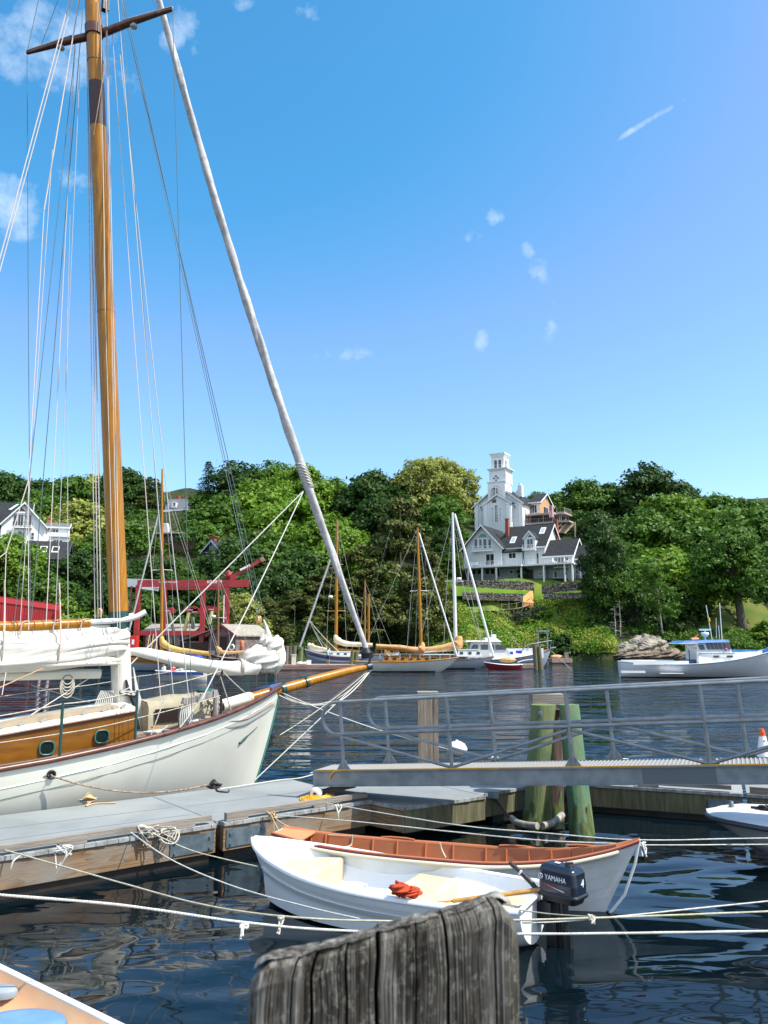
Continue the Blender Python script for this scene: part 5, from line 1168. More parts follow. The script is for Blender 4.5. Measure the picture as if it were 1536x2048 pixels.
# lettering on the side facing the camera and on the back
wl=mat('letter_white',(.82,.84,.86),.4)
sideM=frameM((-.075,.1425,.775),(-1,0,-.02),(0,-.05,1));text('side_lettering','YAMAHA',.074,wl,sideM,ob,.001,sx=.85)
m=MB();c_=Vector((.105,.1445,.78))
for r0 in (.026,): m.tube([c_+Vector((r0*math.cos(t),0,r0*math.sin(t))) for t in np.linspace(0,6.283,18)],.0035,5,False)
for k in range(3): a=R(90+120*k);m.tube([c_,c_+Vector((.022*math.cos(a),0,.022*math.sin(a)))],.003,5)
m.build('round_emblem',wl,ob)
m=MB();m.add([Vector(q) for q in ((.11,.1435,.715),(-.02,.1435,.700),(-.17,.1435,.672),(-.02,.1435,.688))],[(0,1,2,3)]);m.build('red_flash',mat('flash_red',(.6,.02,.03),.4),ob)
m=MB();m.add([Vector(q) for q in ((.09,.1437,.704),(-.02,.1437,.688),(-.18,.1437,.655),(-.18,.1437,.668))],[(0,1,2,3)]);m.build('silver_flash',mat('flash_silver',(.6,.62,.65),.3),ob)
backM=frameM((-.313,-.01,.74),(0,-1,0),(.04,0,1));text('number','4',.11,wl,backM,ob,.001,shear=.15,sx=1.2)
m=MB();m.box(-.3085,-.305,-.09,.07,.815,.825);m.box(-.305,-.3,-.09,.07,.835,.843);m.build('vent_slot',black,ob)
# terracotta-inside wooden rowing boat beyond
od,L2=boat_frame('rowing_boat','lapstrake white rowing boat with terracotta painted inside behind the white dinghy',G(556,1667,.56),G(1278,1682,.78))
os_=[]
for t,b,zs,zk,f in ((0,.30,.60,.12,.5),(.05,.38,.565,.02,.55),(.15,.50,.50,-.06,.62),(.3,.60,.455,-.1,.68),(.5,.64,.44,-.12,.68),(.65,.60,.455,-.12,.6),(.8,.44,.53,-.12,.42),(.9,.25,.63,-.12,.25),(.96,.11,.71,-.1,.15),(1,.02,.78,-.05,.05)):
    b *= .6;zs+=.06*math.sin(t*math.pi)
    xs=t*L2;xk=xs-.42*max(0,(t-.8)/.2)**1.3+(.10*(1-t/.05) if t<.05 else 0);os_.append((xs,xk,b,zs,zk,f))
osd=dense(os_,5)
m=MB()
for sd in (1,-1): m.grid(lap_rows(osd,6,sd,.008,4),False)
h0=osd[0];tp=[prof(j/10,h0[5]) for j in range(11)]
m.add([Vector((h0[1]+(h0[0]-h0[1])*z,h0[2]*y,h0[4]+(h0[3]-h0[4])*z)) for y,z in tp]+[Vector((h0[1]+(h0[0]-h0[1])*z,-h0[2]*y,h0[4]+(h0[3]-h0[4])*z)) for y,z in tp[::-1]],[tuple(range(22))])
m.build('hull',mat('rowboat_white',(.60,.63,.65),.35,col2=(.54,.56,.55),sc=4),od)
m=MB()
for rw in shell(osd[1:-8],.03,14): m.grid(rw)
m.add([Vector((h0[0]+.02,(h0[2]-.01)*y,h0[4]+(h0[3]-h0[4])*z)) for y,z in tp]+[Vector((h0[0]+.02,-(h0[2]-.01)*y,h0[4]+(h0[3]-h0[4])*z)) for y,z in tp[::-1]],[tuple(range(22))]);m.build('inner_planking',orange,od)
rib=MB()
for k in range(1,17):
    i=int(k/20*(len(osd)-2))+1;xs,xk,b,zs,zk,f=osd[i]
    for sd in (1,-1):
        pts=[]
        for j in range(13):
            t=j/12;y,z=prof(t,f);pts.append(Vector((xk+(xs-xk)*z,sd*(max(b-.034,.01)*y),zk+.03+(zs-zk-.03)*z)))
        rib.tube(pts,.014,5)
    o=0
rib.build('rib',mat('rib_terracotta',(.46,.13,.042),.5),od)
m=MB();gunwale(m,osd,.045,.035,.012,.0);rl=m.build('inner_rail',orange,od)
m=MB()
for sd in (1,-1): m.tube([Vector((q[0],sd*(q[2]+.03),q[3]-.035)) for q in osd if .08*L2<q[0]<.95*L2],.024,8)
m.build('rubbing_strake',mat('old_canvas_strake',(.52,.49,.38),.7),od)
m=MB()
for sd in (1,-1): m.tube([Vector((q[0],sd*(q[2]+.016),q[3]+.0)) for q in osd],.012,6)
m.build('rail_edge',mat('dark_red_edge',(.12,.02,.03),.4),od)
for xo in (.36,.58,.74):
    for sd in (1,):
        m=MB()
        i=int(xo*(len(osd)-1));q=osd[i];p_=[Vector((q[0]+dx,sd*(q[2]-.01),q[3]+.02+dz)) for dx,dz in ((-.22,0),(-.1,.012),(.1,.012),(.22,0))];m.tube(p_,.014,6);m.build('oarlock_pad',orange,od)
m=MB()
for x0 in (.10,.42,.66):
    q=osd[int(x0*(len(osd)-1))];m.box(q[0]-.13,q[0]+.13,-(q[2]-.05),q[2]-.05,q[3]-.20,q[3]-.175)
m.build('thwart',orange,od)
m=MB();m.poly([Vector((.02,-.16,.58)),Vector((.42,-.26,.545)),Vector((.42,.26,.545)),Vector((.02,.16,.58))],(0,0,.018));m.build('stern_sheet',mat('pale_terracotta',(.60,.24,.09),.45),od)
m=MB();q=osd[-2];m.poly([Vector((L2+.01,0,.80)),Vector((L2-.25,.09,.70)),Vector((L2-.25,-.09,.70))],(0,0,.02));m.build('bow_breasthook',orange,od)
oM=Matrix.Translation(od.location) @ Matrix.Rotation(od.rotation_euler.z,4,'Z')
m=MB();m.tube([(L2+.005,0,.80),(L2-.05,0,.55),(L2-.18,0,.2),(L2-.42,0,-.1)],.018,6);m.build('stem',mat('stem_white',(.66,.69,.7),.4),od)
# white skiff on the right with registration letters
sk=thing('motor_skiff','white blunt bowed skiff with registration letters cut by the right edge','skiff',(6.4,10.3,0));bow=G(1416,1615,.62)
sk.location=(bow.x,bow.y,0);sk.rotation_euler=(0,0,R(180-32));sx_=-1
m=MB();rows=[];ds=[(0,.10,.56,.54),(-.12,.40,.585,.35),(-.35,.60,.60,.20),(-.8,.76,.60,.02),(-1.5,.86,.585,-.1),(-2.6,.9,.56,-.12),(-4,.9,.54,-.12)]
for sd in (1,-1): m.grid([[Vector((x,sd*b,z)),Vector((x-.02*0,sd*b*1.0,z-.05)),Vector((x-.02,sd*(b-.05),z-.075)),Vector((x-.10,sd*b*.80,z-(z-zk)*.5)),Vector((x-.25,sd*b*.35,zk+.02)),Vector((x-.32,0,zk))] for x,b,z,zk in ds],True)
m.build('hull',mat('skiff_side',(.56,.58,.60),.3),sk)
m=MB()
for sd in (1,-1): m.tube([Vector((x,sd*(b+.01),z-.03)) for x,b,z,zk in ds],.034,8)
m.tube([Vector((0,-.11,.53)),Vector((.03,0,.53)),Vector((0,.11,.53))],.034,8);m.build('rub_rail',mat('skiff_rail',(.05,.06,.09),.5),sk)
m=MB();m.grid([[Vector((x+(.03 if x==0 else 0)*(1-abs(k)/3),b*k/3,z+.012+.03*(1-(k/3)**2))) for k in range(-3,4)] for x,b,z,zk in ds]);
for sd in (1,-1): m.grid([[Vector((x,sd*(b+.004),z+.012)),Vector((x,sd*(b+.012),z-.015))] for x,b,z,zk in ds])
m.build('foredeck',mat('skiff_deck',(.74,.76,.79),.35,col2=(.69,.71,.74),sc=6),sk)
m=MB();m.tube([(-.30,-.12,.62),(-.30,-.12,.69)],[.05,.03],10);m.tube([(-.30,-.12,.69),(-.30,-.12,.72)],.025,10);m.build('bow_light',mat('chrome',(.5,.5,.52),.2,.9),sk)
m=MB();m.grid(crump(Vector((-.75,-.12,.67)),.12,.06,.035,0,4,amp=.3),True,True);m.tube([(-.55,-.16,.655),(-.75,-.12,.665),(-1.1,-.02,.65),(-1.7,.2,.64)],.018,7);m.build('black_cleat',black,sk)
skM=Matrix.Translation(sk.location) @ Matrix.Rotation(sk.rotation_euler.z,4,'Z')
# lettering sits on the camera side of the bow
sdn=1
E1=Vector((-.95,.80*sdn*.93+.01,.40));E2=Vector((-1.45,.80*sdn*1.02+.02,.40))
lm=frameM(E1+Vector((-.12,.035,-.02)),Vector((-1,.13,0)),Vector((0,.42,1)));text('registration','ME  20',.17,ml,lm,sk,.002,sx=.8)
# peach-lined boat at the lower left corner
pb=thing('moored_skiff','peach lined open skiff with white rail and blue cushions in the bottom left corner','skiff',(-4,5,0))
A=G(-60,1905,.52);Bc=G(300,2082,.52);dd=(Bc-A);dd.z=0;L3=dd.length;x=dd.normalized();y=Vector((x.y,-x.x,0))   # y points inboard, toward lower left
def pp(l,d,z): return A+x*l+y*d+Vector((0,0,z-.52))
m=MB();m.grid([[pp(l,-.02,.50),pp(l,.02,.3),pp(l,.12,.0),pp(l,.3,-.2)] for l in np.linspace(-2,L3+.2,12)],True);m.build('hull',farwhite,pb,True)
m=MB();m.tube([pp(l,.012,.52) for l in np.linspace(-2,L3+.2,12)],.030,8);m.grid([[pp(l,.0,.54),pp(l,.045,.545),pp(l,.05,.50)] for l in np.linspace(-2,L3+.2,12)],False);m.build('white_rail',glossw,pb,True)
m=MB();m.grid([[pp(l,.048,.535),pp(l,.08,.47),pp(l,.18,.40),pp(l,.8,.39),pp(l,2.2,.39)] for l in np.linspace(-2,L3+.2,12)],True);m.build('peach_liner',mat('peach_gelcoat',(.62,.37,.20),.5,col2=(.56,.32,.17),sc=3),pb,True)
c_=G(40,2060,.44);m=MB();m.lathe([(.22,-.02),(.235,.02),(.22,.05),(.15,.062),(0,.062)],c_,30,sx=1.3,sy=.9);m.build('blue_cushion',mat('cushion_blue',(.13,.26,.45),.6,col2=(.10,.22,.40),sc=4),pb,True)
c_=G(0,1990,.46);m=MB();m.lathe([(.075,-.01),(.08,.03),(.07,.05),(0,.052)],c_,20,sx=1.6,sy=.9);m.build('grey_strap',mat('strap_grey',(.25,.30,.36),.6),pb,True)
c_=G(215,2090,.47);m=MB();m.lathe([(.2,-.03),(.2,.02),(.17,.04),(0,.045)],c_,24,sx=1.4);m.build('white_pad',glossw,pb,True)
# ------------------------------------------------------------------ the weathered post in front of the camera
po=thing('mooring_post','huge close weathered grey timber post with a slanting cracked top at the bottom centre','post',(0,.95,0))
def post_mat():
    m=bpy.data.materials.new('split_weathered_timber');m.use_nodes=True;t=m.node_tree;n=t.nodes;L=t.links;p=n['Principled BSDF'];p.inputs['Roughness'].default_value=.95;p.inputs['Specular IOR Level'].default_value=.15
    co=n.new('ShaderNodeTexCoord')
    def nz(sc,st,det=6,r=.6):
        mp=n.new('ShaderNodeMapping');mp.inputs['Scale'].default_value=st;L.new(co.outputs['Object'],mp.inputs[0]);q=n.new('ShaderNodeTexNoise');q.inputs['Scale'].default_value=sc;q.inputs['Detail'].default_value=det;q.inputs['Roughness'].default_value=r;L.new(mp.outputs[0],q.inputs[0]);return q.outputs['Fac']
    def ramp(f,st):
        q=n.new('ShaderNodeValToRGB');e=q.color_ramp.elements;e[0].position=st[0][0];e[0].color=(*st[0][1],1);e[1].position=st[-1][0];e[1].color=(*st[-1][1],1)
        for ps,c in st[1:-1]: k=e.new(ps);k.color=(*c,1)
        L.new(f,q.inputs[0]);return q.outputs[0]
    def mix(f,a,b,mode='MIX'):
        q=n.new('ShaderNodeMix');q.data_type='RGBA';q.blend_type=mode
        if isinstance(f,float): q.inputs['Factor'].default_value=f
        else: L.new(f,q.inputs['Factor'])
        for s_,x in (('A',a),('B',b)):
            if isinstance(x,tuple): q.inputs[s_].default_value=(*x,1)
            else: L.new(x,q.inputs[s_])
        return q.outputs['Result']
    fib=nz(150,(1,1,.05),6,.65);wid=nz(34,(1,1,.06),4,.6);q_=n.new('ShaderNodeMath');q_.operation='MULTIPLY_ADD';q_.inputs[1].default_value=.55;L.new(wid,q_.inputs[0]);q2_=n.new('ShaderNodeMath');q2_.operation='MULTIPLY';q2_.inputs[1].default_value=.45;L.new(fib,q2_.inputs[0]);L.new(q2_.outputs[0],q_.inputs[2]);fib=q_.outputs[0];base=ramp(fib,[(.38,(.012,.010,.009)),(.46,(.05,.045,.038)),(.53,(.125,.115,.10)),(.62,(.33,.32,.30))])
    blot=nz(9,(1,1,.35));base=mix(ramp(blot,[(.40,(0,0,0)),(.60,(.85,.85,.85))]),base,(.022,.018,.015))
    lich=nz(120,(1,1,.6),5,.8);base=mix(ramp(lich,[(.52,(0,0,0)),(.62,(.5,.5,.5))]),base,(.25,.26,.22));l2=nz(15,(1.3,1,.5));base=mix(ramp(l2,[(.62,(0,0,0)),(.72,(.8,.8,.8))]),base,(.17,.145,.035))
    L.new(base,p.inputs['Base Color']);b=n.new('ShaderNodeBump');b.inputs['Strength'].default_value=.8;b.inputs['Distance'].default_value=.0022;L.new(fib,b.inputs['Height']);L.new(b.outputs[0],p.inputs['Normal']);return m
def blockpost():
    # plan: a rounded square turned slightly; sides carry vertical grooves, the top is cut on a slant
    Yc=.97;L0=P(492,1938,.80);R0=P(1040,1785,.86)
    cx=(L0.x+R0.x)/2;hw=(R0.x-L0.x)/2;n=520;ring=[];rng2=np.random.default_rng(4);nzs=np.convolve(rng2.normal(size=540)*.0022,np.ones(3)/3,'same')
    cracks=[(.225,.005,.05),(.455,.008,.04),(.155,.004,.015),(.345,.004,.02),(.60,.003,.01),(.715,.005,.03),(.9,.003,.01)]
    def side(t):      # t 0..1 along the front from left to right
        d=0
        for c,w_,dp in cracks: d+=dp*math.exp(-((t-c)/w_*1.6)**2*1.0) if abs(t-c)<.05 else 0
        return d*.8+.0006*math.sin(t*23+1)+nzs[int(t*519)]*.35
    pl=[]
    for i in range(n+1):
        t=i/n;xx=L0.x+(R0.x-L0.x)*t;yy=.80+.06*t+side(t);r=.018
        e=min(t,1-t)*2*hw
        if e<r: yy+=(r-math.sqrt(max(0,r*r-(r-e)**2)))
        pl.append((xx,yy))
    for i in range(1,31): t=i/30;pl.append((R0.x+.004*math.sin(t*20)-.02*t,.88+.24*t))
    for i in range(1,31): t=i/30;pl.append((R0.x-.02-(2*hw-.03)*t,1.12-.04*t))
    for i in range(1,24): t=i/24;pl.append((L0.x+.01-.01*t+.004*math.sin(t*17),1.08-.26*t))
    def ztop(x,y,fr_=False):
        t=(x-L0.x)/(2*hw);zz=L0.z+(R0.z-L0.z)*(max(0,min(1,t))**.97)-.004*math.sin(t*3.1)+.0012*math.sin(t*13+1)+.0005*math.sin(t*97)
        if t>.9: zz -= .028*((t-.9)/.1)**2
        if t<.06: zz -= .012*((.06-t)/.06)**2
        return zz-.36*max(0,y-.83-.06*t-(.05 if fr_ else 0))+.0008*math.sin(y*130+x*90)
    m_=MB();zs=[0,.008,.02,.05,.1,.2,.35,.6,1.2,3.2];rows=[]
    for dz in zs:
        ins=.010 if dz==0 else (.003 if dz==.008 else 0)
        rows.append([Vector((x+(cx-x)*ins/hw+.0012*math.sin(dz*90+x*60),y+(.97-y)*ins/.15+.0015*math.sin(dz*60+x*80),ztop(x,y,i_ <= n)-dz)) for i_,(x,y) in enumerate(pl)])
    m_.grid(rows,False,True)
    # top surface with end grain relief, a grid between front and back edge
    top=[]
    for i in range(0,91):
        t=i/90;x0=L0.x+.006+(2*hw-.012)*t;row=[]
        for j in range(0,25):
            s=j/24;yf=.80+.06*t+min(side(t),.004)+.006;yb=1.12-.04*(1-t);y=yf+(yb-yf)*s;row.append(Vector((x0,y,ztop(x0,y)+.0006*math.sin(s*40+t*3)*math.sin(t*60)-.0005)))
        top.append(row)
    m_.grid(top,True)
    return m_
bp=blockpost().build('timber',post_mat(),po,True)
# ------------------------------------------------------------------ mooring lines
def line(label,pts,r,mt=rope_w,sg=.0,nm='mooring_line',twist=True):
    if len(pts)==2: pts=sag(pts[0],pts[1],sg,24)
    else: pts=smoothpath(pts,8)
    if twist:      # laid rope: three strands
        L_=sum((b-a).length for a,b in zip(pts,pts[1:]));n=int(L_/.016);dens=[];acc=[0]
        for a,b in zip(pts,pts[1:]): acc.append(acc[-1]+(b-a).length)
        j=0
        for i in range(n+1):
            s=L_*i/n
            while j<len(pts)-2 and acc[j+1]<s: j+=1
            dens.append(pts[j].lerp(pts[j+1],(s-acc[j])/max(1e-6,acc[j+1]-acc[j])))
        m=MB();
        for st_ in range(3):
            q=[]
            for i,p in enumerate(dens):
                d=(dens[min(i+1,n)]-dens[max(i-1,0)]).normalized();x=d.cross(Vector((0,0,1))).normalized();y=d.cross(x);a=i*.016/(r*7)*6.283+st_*2.094
                q.append(p+(x*math.cos(a)+y*math.sin(a))*r*.5)
            m.tube(q,r*.58,4,False)
        return tag(m.build(nm,mt),label,'rope')
    return tag(MB().tube(pts,r,6).build(nm,mt),label,'rope')
lr=mat('laid_rope',(.60,.60,.57),.85,col2=(.50,.50,.46),sc=20);lt_=mat('laid_rope_tan',(.52,.50,.38),.85,col2=(.42,.40,.3),sc=20)
line('lowest long white line crossing the whole water from the left edge to the right edge',[P(-500,1745,6.0),P(-30,1787,6.1),P(240,1810,6.2),P(490,1845,6.3),P(700,1862,6.4),P(1040,1868,6.5),P(1560,1862,6.7),P(2300,1850,7.2)],.0105,lr)
line('tan line from the left float down to the knot and on across behind the post',[G(10,1700,.56),P(240,1765,8.9),P(400,1808,8.0),P(560,1832,7.3),P(760,1842,7.2),P(1050,1840,7.2),P(1560,1822,7.6),P(2300,1790,8.4)],.0095,lt_)
line('third line right of the post rising to the right edge',[P(1045,1846,7.2),P(1185,1838,7.3),P(1560,1800,7.8),P(2300,1728,8.8)],.008,lr)
line('thin line from the white dinghy stern to the splice right of the outboard',[P(1040,1820,8.0),P(1100,1828,7.8),P(1185,1834,7.35)],.006,lt_,twist=False)
line('upper line running from the float across to the right edge above the terracotta boat',[G(640,1607,.52)+Vector((0,0,.02)),P(900,1648,10.9),P(1090,1666,10.3),P(1280,1680,9.9),P(1560,1676,9.8),P(2300,1670,9.8)],.0085,lr)
line('second line from the float post ending at the bow of the terracotta boat',[P(545,1630,12.0),P(700,1642,11.4),P(900,1663,10.6),P(1090,1681,10.0),P(1270,1688,9.7)],.0085,lr)
line('short line from the terracotta boat bow to the right edge',[P(1272,1690,9.65),P(1400,1690,9.7),P(1560,1689,9.9),P(2300,1690,10)],.008,lr)
line('bow painter of the white dinghy from the float edge',[P(275,1652,10.9),P(370,1696,10.8),P(440,1716,10.6),P(515,1733,10.4)],.0085,lt_)
line('long slack line from the float rail passing under the white dinghy bow',[P(258,1662,10.9),P(340,1718,10.0),P(460,1770,9.2),P(600,1810,8.4),P(720,1838,7.9)],.0085,lr)
line('stern line of the terracotta boat looped over its seat',[P(545,1632,12.0),P(575,1652,11.4),P(640,1668,10.9),P(705,1672,10.6)],.0075,lt_,twist=False)
line('short tan line from the float rail down into the terracotta boat',[P(540,1625,12.0),P(552,1650,11.6),P(566,1678,11.0)],.0075,tanr,twist=False)
m=MB()
for q0 in ((P(705,1670,10.6),P(702,1690,10.6),P(688,1695,10.5)),(P(880,1686,10.1),P(884,1700,10.1),P(892,1716,10.0)),(P(672,1612,11.7),P(676,1625,11.6),P(677,1640,11.6))): m.tube(smoothpath(q0,5),.010,6)
tag(m.build('loose_rope_end',lt_),'loose rope ends hanging over the terracotta boat rail','rope')
def hitch(label,c,seed,n=6,size=.09,mt=rope_m,hang=.3):
    rr=random.Random(seed);m=MB()
    for k in range(n):
        pts=[c+Vector((rr.uniform(-1,1)*size,rr.uniform(-1,.2)*size,rr.uniform(-.4,.8)*size)) for _ in range(4)]
        if k<3: pts.append(c+Vector((rr.uniform(-.6,.6)*size,-.09,-hang*rr.uniform(.4,1))))
        m.tube(smoothpath(pts,5),.009,6)
    return tag(m.build('rope_hitch',mt),label,'rope')
hitch('white rope tied round the rail with two hanging ends near the left edge',G(133,1700,.62)+Vector((0,-.05,0)),11,6,.09,rope_w,.24)
hitch('big tangle of pale rope on the float rail above the joint',P(300,1664,10.95),12,8,.13,rope_m,.22)
hitch('loose hitch on the rail end beside the tangle',P(335,1670,11.1),13,5,.14,rope_m,.15)
hitch('pale hitch on the second float rail above the terracotta boat',P(545,1632,12.0),14,7,.09,tanr,.35)
hitch('small clove hitch on the rail below the yellow hose',P(676,1614,11.8),15,4,.05,rope_w,.1)
hitch('white eye knot hanging on the lowest line left of the post',P(488,1852,6.3),16,5,.028,rope_w,.07)
hitch('small clip knot on the tan line left of the post',P(561,1838,7.25),17,5,.03,rope_m,.10)
hitch('splice with frayed ends right of the outboard',P(1182,1835,7.3),18,5,.035,rope_m,.02)
hitch('white knots hanging off the bow of the terracotta boat',P(1284,1692,9.6),19,8,.055,rope_w,.15)
m=MB();q=G(22,1722,.5);a=P(40,1712,9.7);m.tube(smoothpath([a,P(27,1722,9.6),P(21,1738,9.58)],6),.012,6);tag(m.build('rope_loop',rope_m),'short rope loop over the float edge at the far left','rope')
m=MB();m.tube(smoothpath([P(320,1655,11.1),P(345,1655,11.0),P(358,1668,10.9),P(350,1686,10.8),P(330,1686,10.8),P(318,1672,10.9)],6),.010,6);tag(m.build('rope_loop',rope_m),'open bight of rope hanging beside the tangle above the joint','rope')
# ------------------------------------------------------------------ buildings, placed by local frames
class HB:
    def __init__(s,name,label,u,v,Y,ang,cat='house',zx=None):
        o=P(u,v,Y);s.O=Vector(o);s.a=R(ang);s.root=thing(name,label,cat,o,-s.a);s.c=math.cos(s.a);s.s=math.sin(s.a);s.zx=zx
    def L(s,u,v,y=0.0):            # local x and z of the photo pixel on the plane local y
        if s.zx: u,v=s.zx[0]+u/s.zx[2],s.zx[1]+v/s.zx[2]
        ox=s.O.x+y*s.s;oy=s.O.y+y*s.c;d=ray(u,v);r=d[0]/d[1]
        X=(r*oy-ox)/(s.c+r*s.s);Yw=oy-X*s.s;return X,P(u,v,Yw).z-s.O.z
    def build(s,m,name,mt,parent=None): return m.build(name,mt,parent or s.root)
    def block(s,x0,x1,y0,y1,z0,ze,zr,axis,wm,rm,ov=.35,trim=True,name='wall',th=.16,tm=None):
        m=MB()
        if axis=='y':          # ridge runs front to back, gables face front
            xm=(x0+x1)/2;g=[(x0,z0),(x1,z0),(x1,ze),(xm,zr),(x0,ze)]
            m.add([Vector((x,y,z)) for y in (y0,y1) for x,z in g],[(0,1,2,3,4),(9,8,7,6,5),(1,6,7,2),(5,0,4,9)])
            w=s.build(m,name,wm);m=MB();k=(zr-ze)/(xm-x0)
            for sx in (-1,1):
                xe=xm+sx*(xm-x0+ov);zee=ze-k*ov
                m.add([Vector(q) for q in ((xm,y0-ov,zr+.03),(xe,y0-ov,zee+.03),(xe,y1+ov,zee+.03),(xm,y1+ov,zr+.03),(xm,y0-ov,zr+th),(xe,y0-ov,zee+th),(xe,y1+ov,zee+th),(xm,y1+ov,zr+th))],[(0,1,2,3),(7,6,5,4),(0,4,5,1),(1,5,6,2),(2,6,7,3)])
            rf=s.build(m,'roof',rm)
            if trim:
                m=MB()
                for sx in (-1,1):
                    xe=xm+sx*(xm-x0+ov);zee=ze-k*ov
                    for yy in (y0-ov-.03,): m.add([Vector(q) for q in ((xm,yy,zr+th+.01),(xe,yy,zee+th+.01),(xe,yy,zee-.13),(xm,yy,zr-.16),(xm,yy-.05,zr+th+.01),(xe,yy-.05,zee+th+.01),(xe,yy-.05,zee-.13),(xm,yy-.05,zr-.16))],[(0,1,2,3),(7,6,5,4),(0,4,5,1),(1,5,6,2),(2,6,7,3)])
                s.build(m,'barge_board',tm or trimw,rf)
        else:
            ym=(y0+y1)/2;g=[(y0,z0),(y1,z0),(y1,ze),(ym,zr),(y0,ze)]
            m.add([Vector((x,y,z)) for x in (x0,x1) for y,z in g],[(4,3,2,1,0),(5,6,7,8,9),(0,5,9,4),(1,2,7,6)])
            w=s.build(m,name,wm);m=MB();k=(zr-ze)/(ym-y0)
            for sy in (-1,1):
                ye=ym+sy*(ym-y0+ov);zee=ze-k*ov
                m.add([Vector(q) for q in ((x0-ov,ym,zr+.03),(x0-ov,ye,zee+.03),(x1+ov,ye,zee+.03),(x1+ov,ym,zr+.03),(x0-ov,ym,zr+th),(x0-ov,ye,zee+th),(x1+ov,ye,zee+th),(x1+ov,ym,zr+th))],[(0,3,2,1),(4,5,6,7),(0,1,5,4),(1,2,6,5),(2,3,7,6)])
            rf=s.build(m,'roof',rm)
            if trim:
                m=MB();zee=ze-k*ov;m.box(x0-ov,x1+ov,y0-ov-.05,y0-ov-.004,zee-.1,zee+th)
                for sy in (-1,1):
                    ye=ym+sy*(ym-y0+ov);xx=x1+ov+.005
                    m.add([Vector(q) for q in ((xx,ym,zr+th+.01),(xx,ye,zee+th+.01),(xx,ye,zee-.13),(xx,ym,zr-.16),(xx+.05,ym,zr+th+.01),(xx+.05,ye,zee+th+.01),(xx+.05,ye,zee-.13),(xx+.05,ym,zr-.16))],[(0,3,2,1),(7,4,5,6),(0,1,5,4),(1,2,6,5),(2,3,7,6)])
                s.build(m,'barge_board',tm or trimw,rf)
        return w
    def win(s,x0,x1,z0,z1,y=0.0,nx=2,nz=1,side='f',fr=.09,arch=False,fm=None,gm=None,name='window',d=.05):
        m=MB();g=MB()
        def bx(mm,a0,a1,c0,c1,dd,d2):
            if side=='f': mm.box(a0,a1,y-dd,y-d2,c0,c1)
            else: mm.box(y+d2,y+dd,a0,a1,c0,c1)
        bx(m,x0-fr,x0,z0-fr,z1+fr,d,0);bx(m,x1,x1+fr,z0-fr,z1+fr,d,0);bx(m,x0,x1,z0-fr,z0,d,0)
        if not arch: bx(m,x0,x1,z1,z1+fr,d,0)
        for i in range(1,nx): x=x0+(x1-x0)*i/nx;bx(m,x-fr*.35,x+fr*.35,z0,z1,d*.9,0)
        for i in range(1,nz): z=z0+(z1-z0)*i/nz;bx(m,x0,x1,z-.03,z+.03,d*.8,0)
        if arch:
            r=(x1-x0)/2;c=(x0+x1)/2;n=14
            pts=[(math.cos(math.pi*k/n),math.sin(math.pi*k/n)) for k in range(n+1)]
            for k in range(n):
                a,b=pts[k],pts[k+1]
                q=[(c+a[0]*r,z1+a[1]*r),(c+a[0]*(r+fr),z1+a[1]*(r+fr)),(c+b[0]*(r+fr),z1+b[1]*(r+fr)),(c+b[0]*r,z1+b[1]*r)]
                m.add([Vector((x,yy,z)) for yy in (y-d,y) for x,z in q],[(3,2,1,0),(1,2,6,5),(0,4,7,3)])
            g.add([Vector((c+a*r,y-.015,z1+b*r)) for a,b in pts[::-1]],[tuple(range(n+1))])
        f=s.build(m,name,fm or trimw);bx(g,x0,x1,z0,z1,.015,.0);s.build(g,'pane',gm or glass,f);return f
    def zwin(s,u0,v0,u1,v1,y=0.0,**k):
        x0,z1=s.L(u0,v0,y);x1,z0=s.L(u1,v1,y);return s.win(x0,x1,z0,z1,y,**k)
    def rail(s,a,b,z,h=.95,step=.28,name='railing',mt=None,w=.04):
        m=MB();a=Vector(a);b=Vector(b);m.bar((a.x,a.y,z+h),(b.x,b.y,z+h),.09,.06);m.bar((a.x,a.y,z+.1),(b.x,b.y,z+.1),.06,.05);n=max(1,int((b-a).length/step))
        for i in range(n+1):
            p=a.lerp(b,i/n);ww=w if i % 6 else .09;m.box(p.x-ww/2,p.x+ww/2,p.y-ww/2,p.y+ww/2,z,z+h+(0 if i % 6 else .08))
        return s.build(m,name,mt or trimw)
# --- the big pale grey house
h=HB('shingled_house','big pale grey house with dark roofs, white balconies and tall gable above stone walls',880+235/4.8,890+1300/4.8,156,30,zx=(880,890,4.8))
B_=-1.0     # walls run into the ground
gx0=h.L(238,1100)[0];gx1=h.L(590,1100)[0];zap=h.L(405,775)[1];zev=h.L(590,965)[1]
zD=h.L(420,1165,-1.7)[1]           # deck level
h.block(gx0,gx1,0,9.5,zD,zev,zap,'y',siding,asphroof,ov=.75)
mx0=gx1+.02;mx1=h.L(1003,1000,1.2)[0];zr=h.L(1085,765,6.2)[1];ze=h.L(990,960,1.2)[1]
h.block(mx0-.6,mx1,1.2,11.2,zD,ze,zr,'x',siding,asphroof,ov=.5)
m=MB();zl=h.L(700,1030,.2)[1];bx1=h.L(790,1000,.6)[0];m.box(gx1+.03,bx1,.4,1.19,zD,zl);h.build(m,'bay_wall',siding)
k_=(zr-ze)/5.0;m=MB();m.add([Vector(q) for q in ((gx1+.05,-.1,zl+.02),(bx1+.2,-.1,zl+.02),(bx1+.2,2.2,ze+.6),(gx1+.05,2.2,ze+.6),(gx1+.05,-.1,zl+.15),(bx1+.2,-.1,zl+.15),(bx1+.2,2.2,ze+.75),(gx1+.05,2.2,ze+.75))],[(0,1,2,3),(7,6,5,4),(0,4,5,1),(1,5,6,2)]);h.build(m,'bay_roof',asphroof)
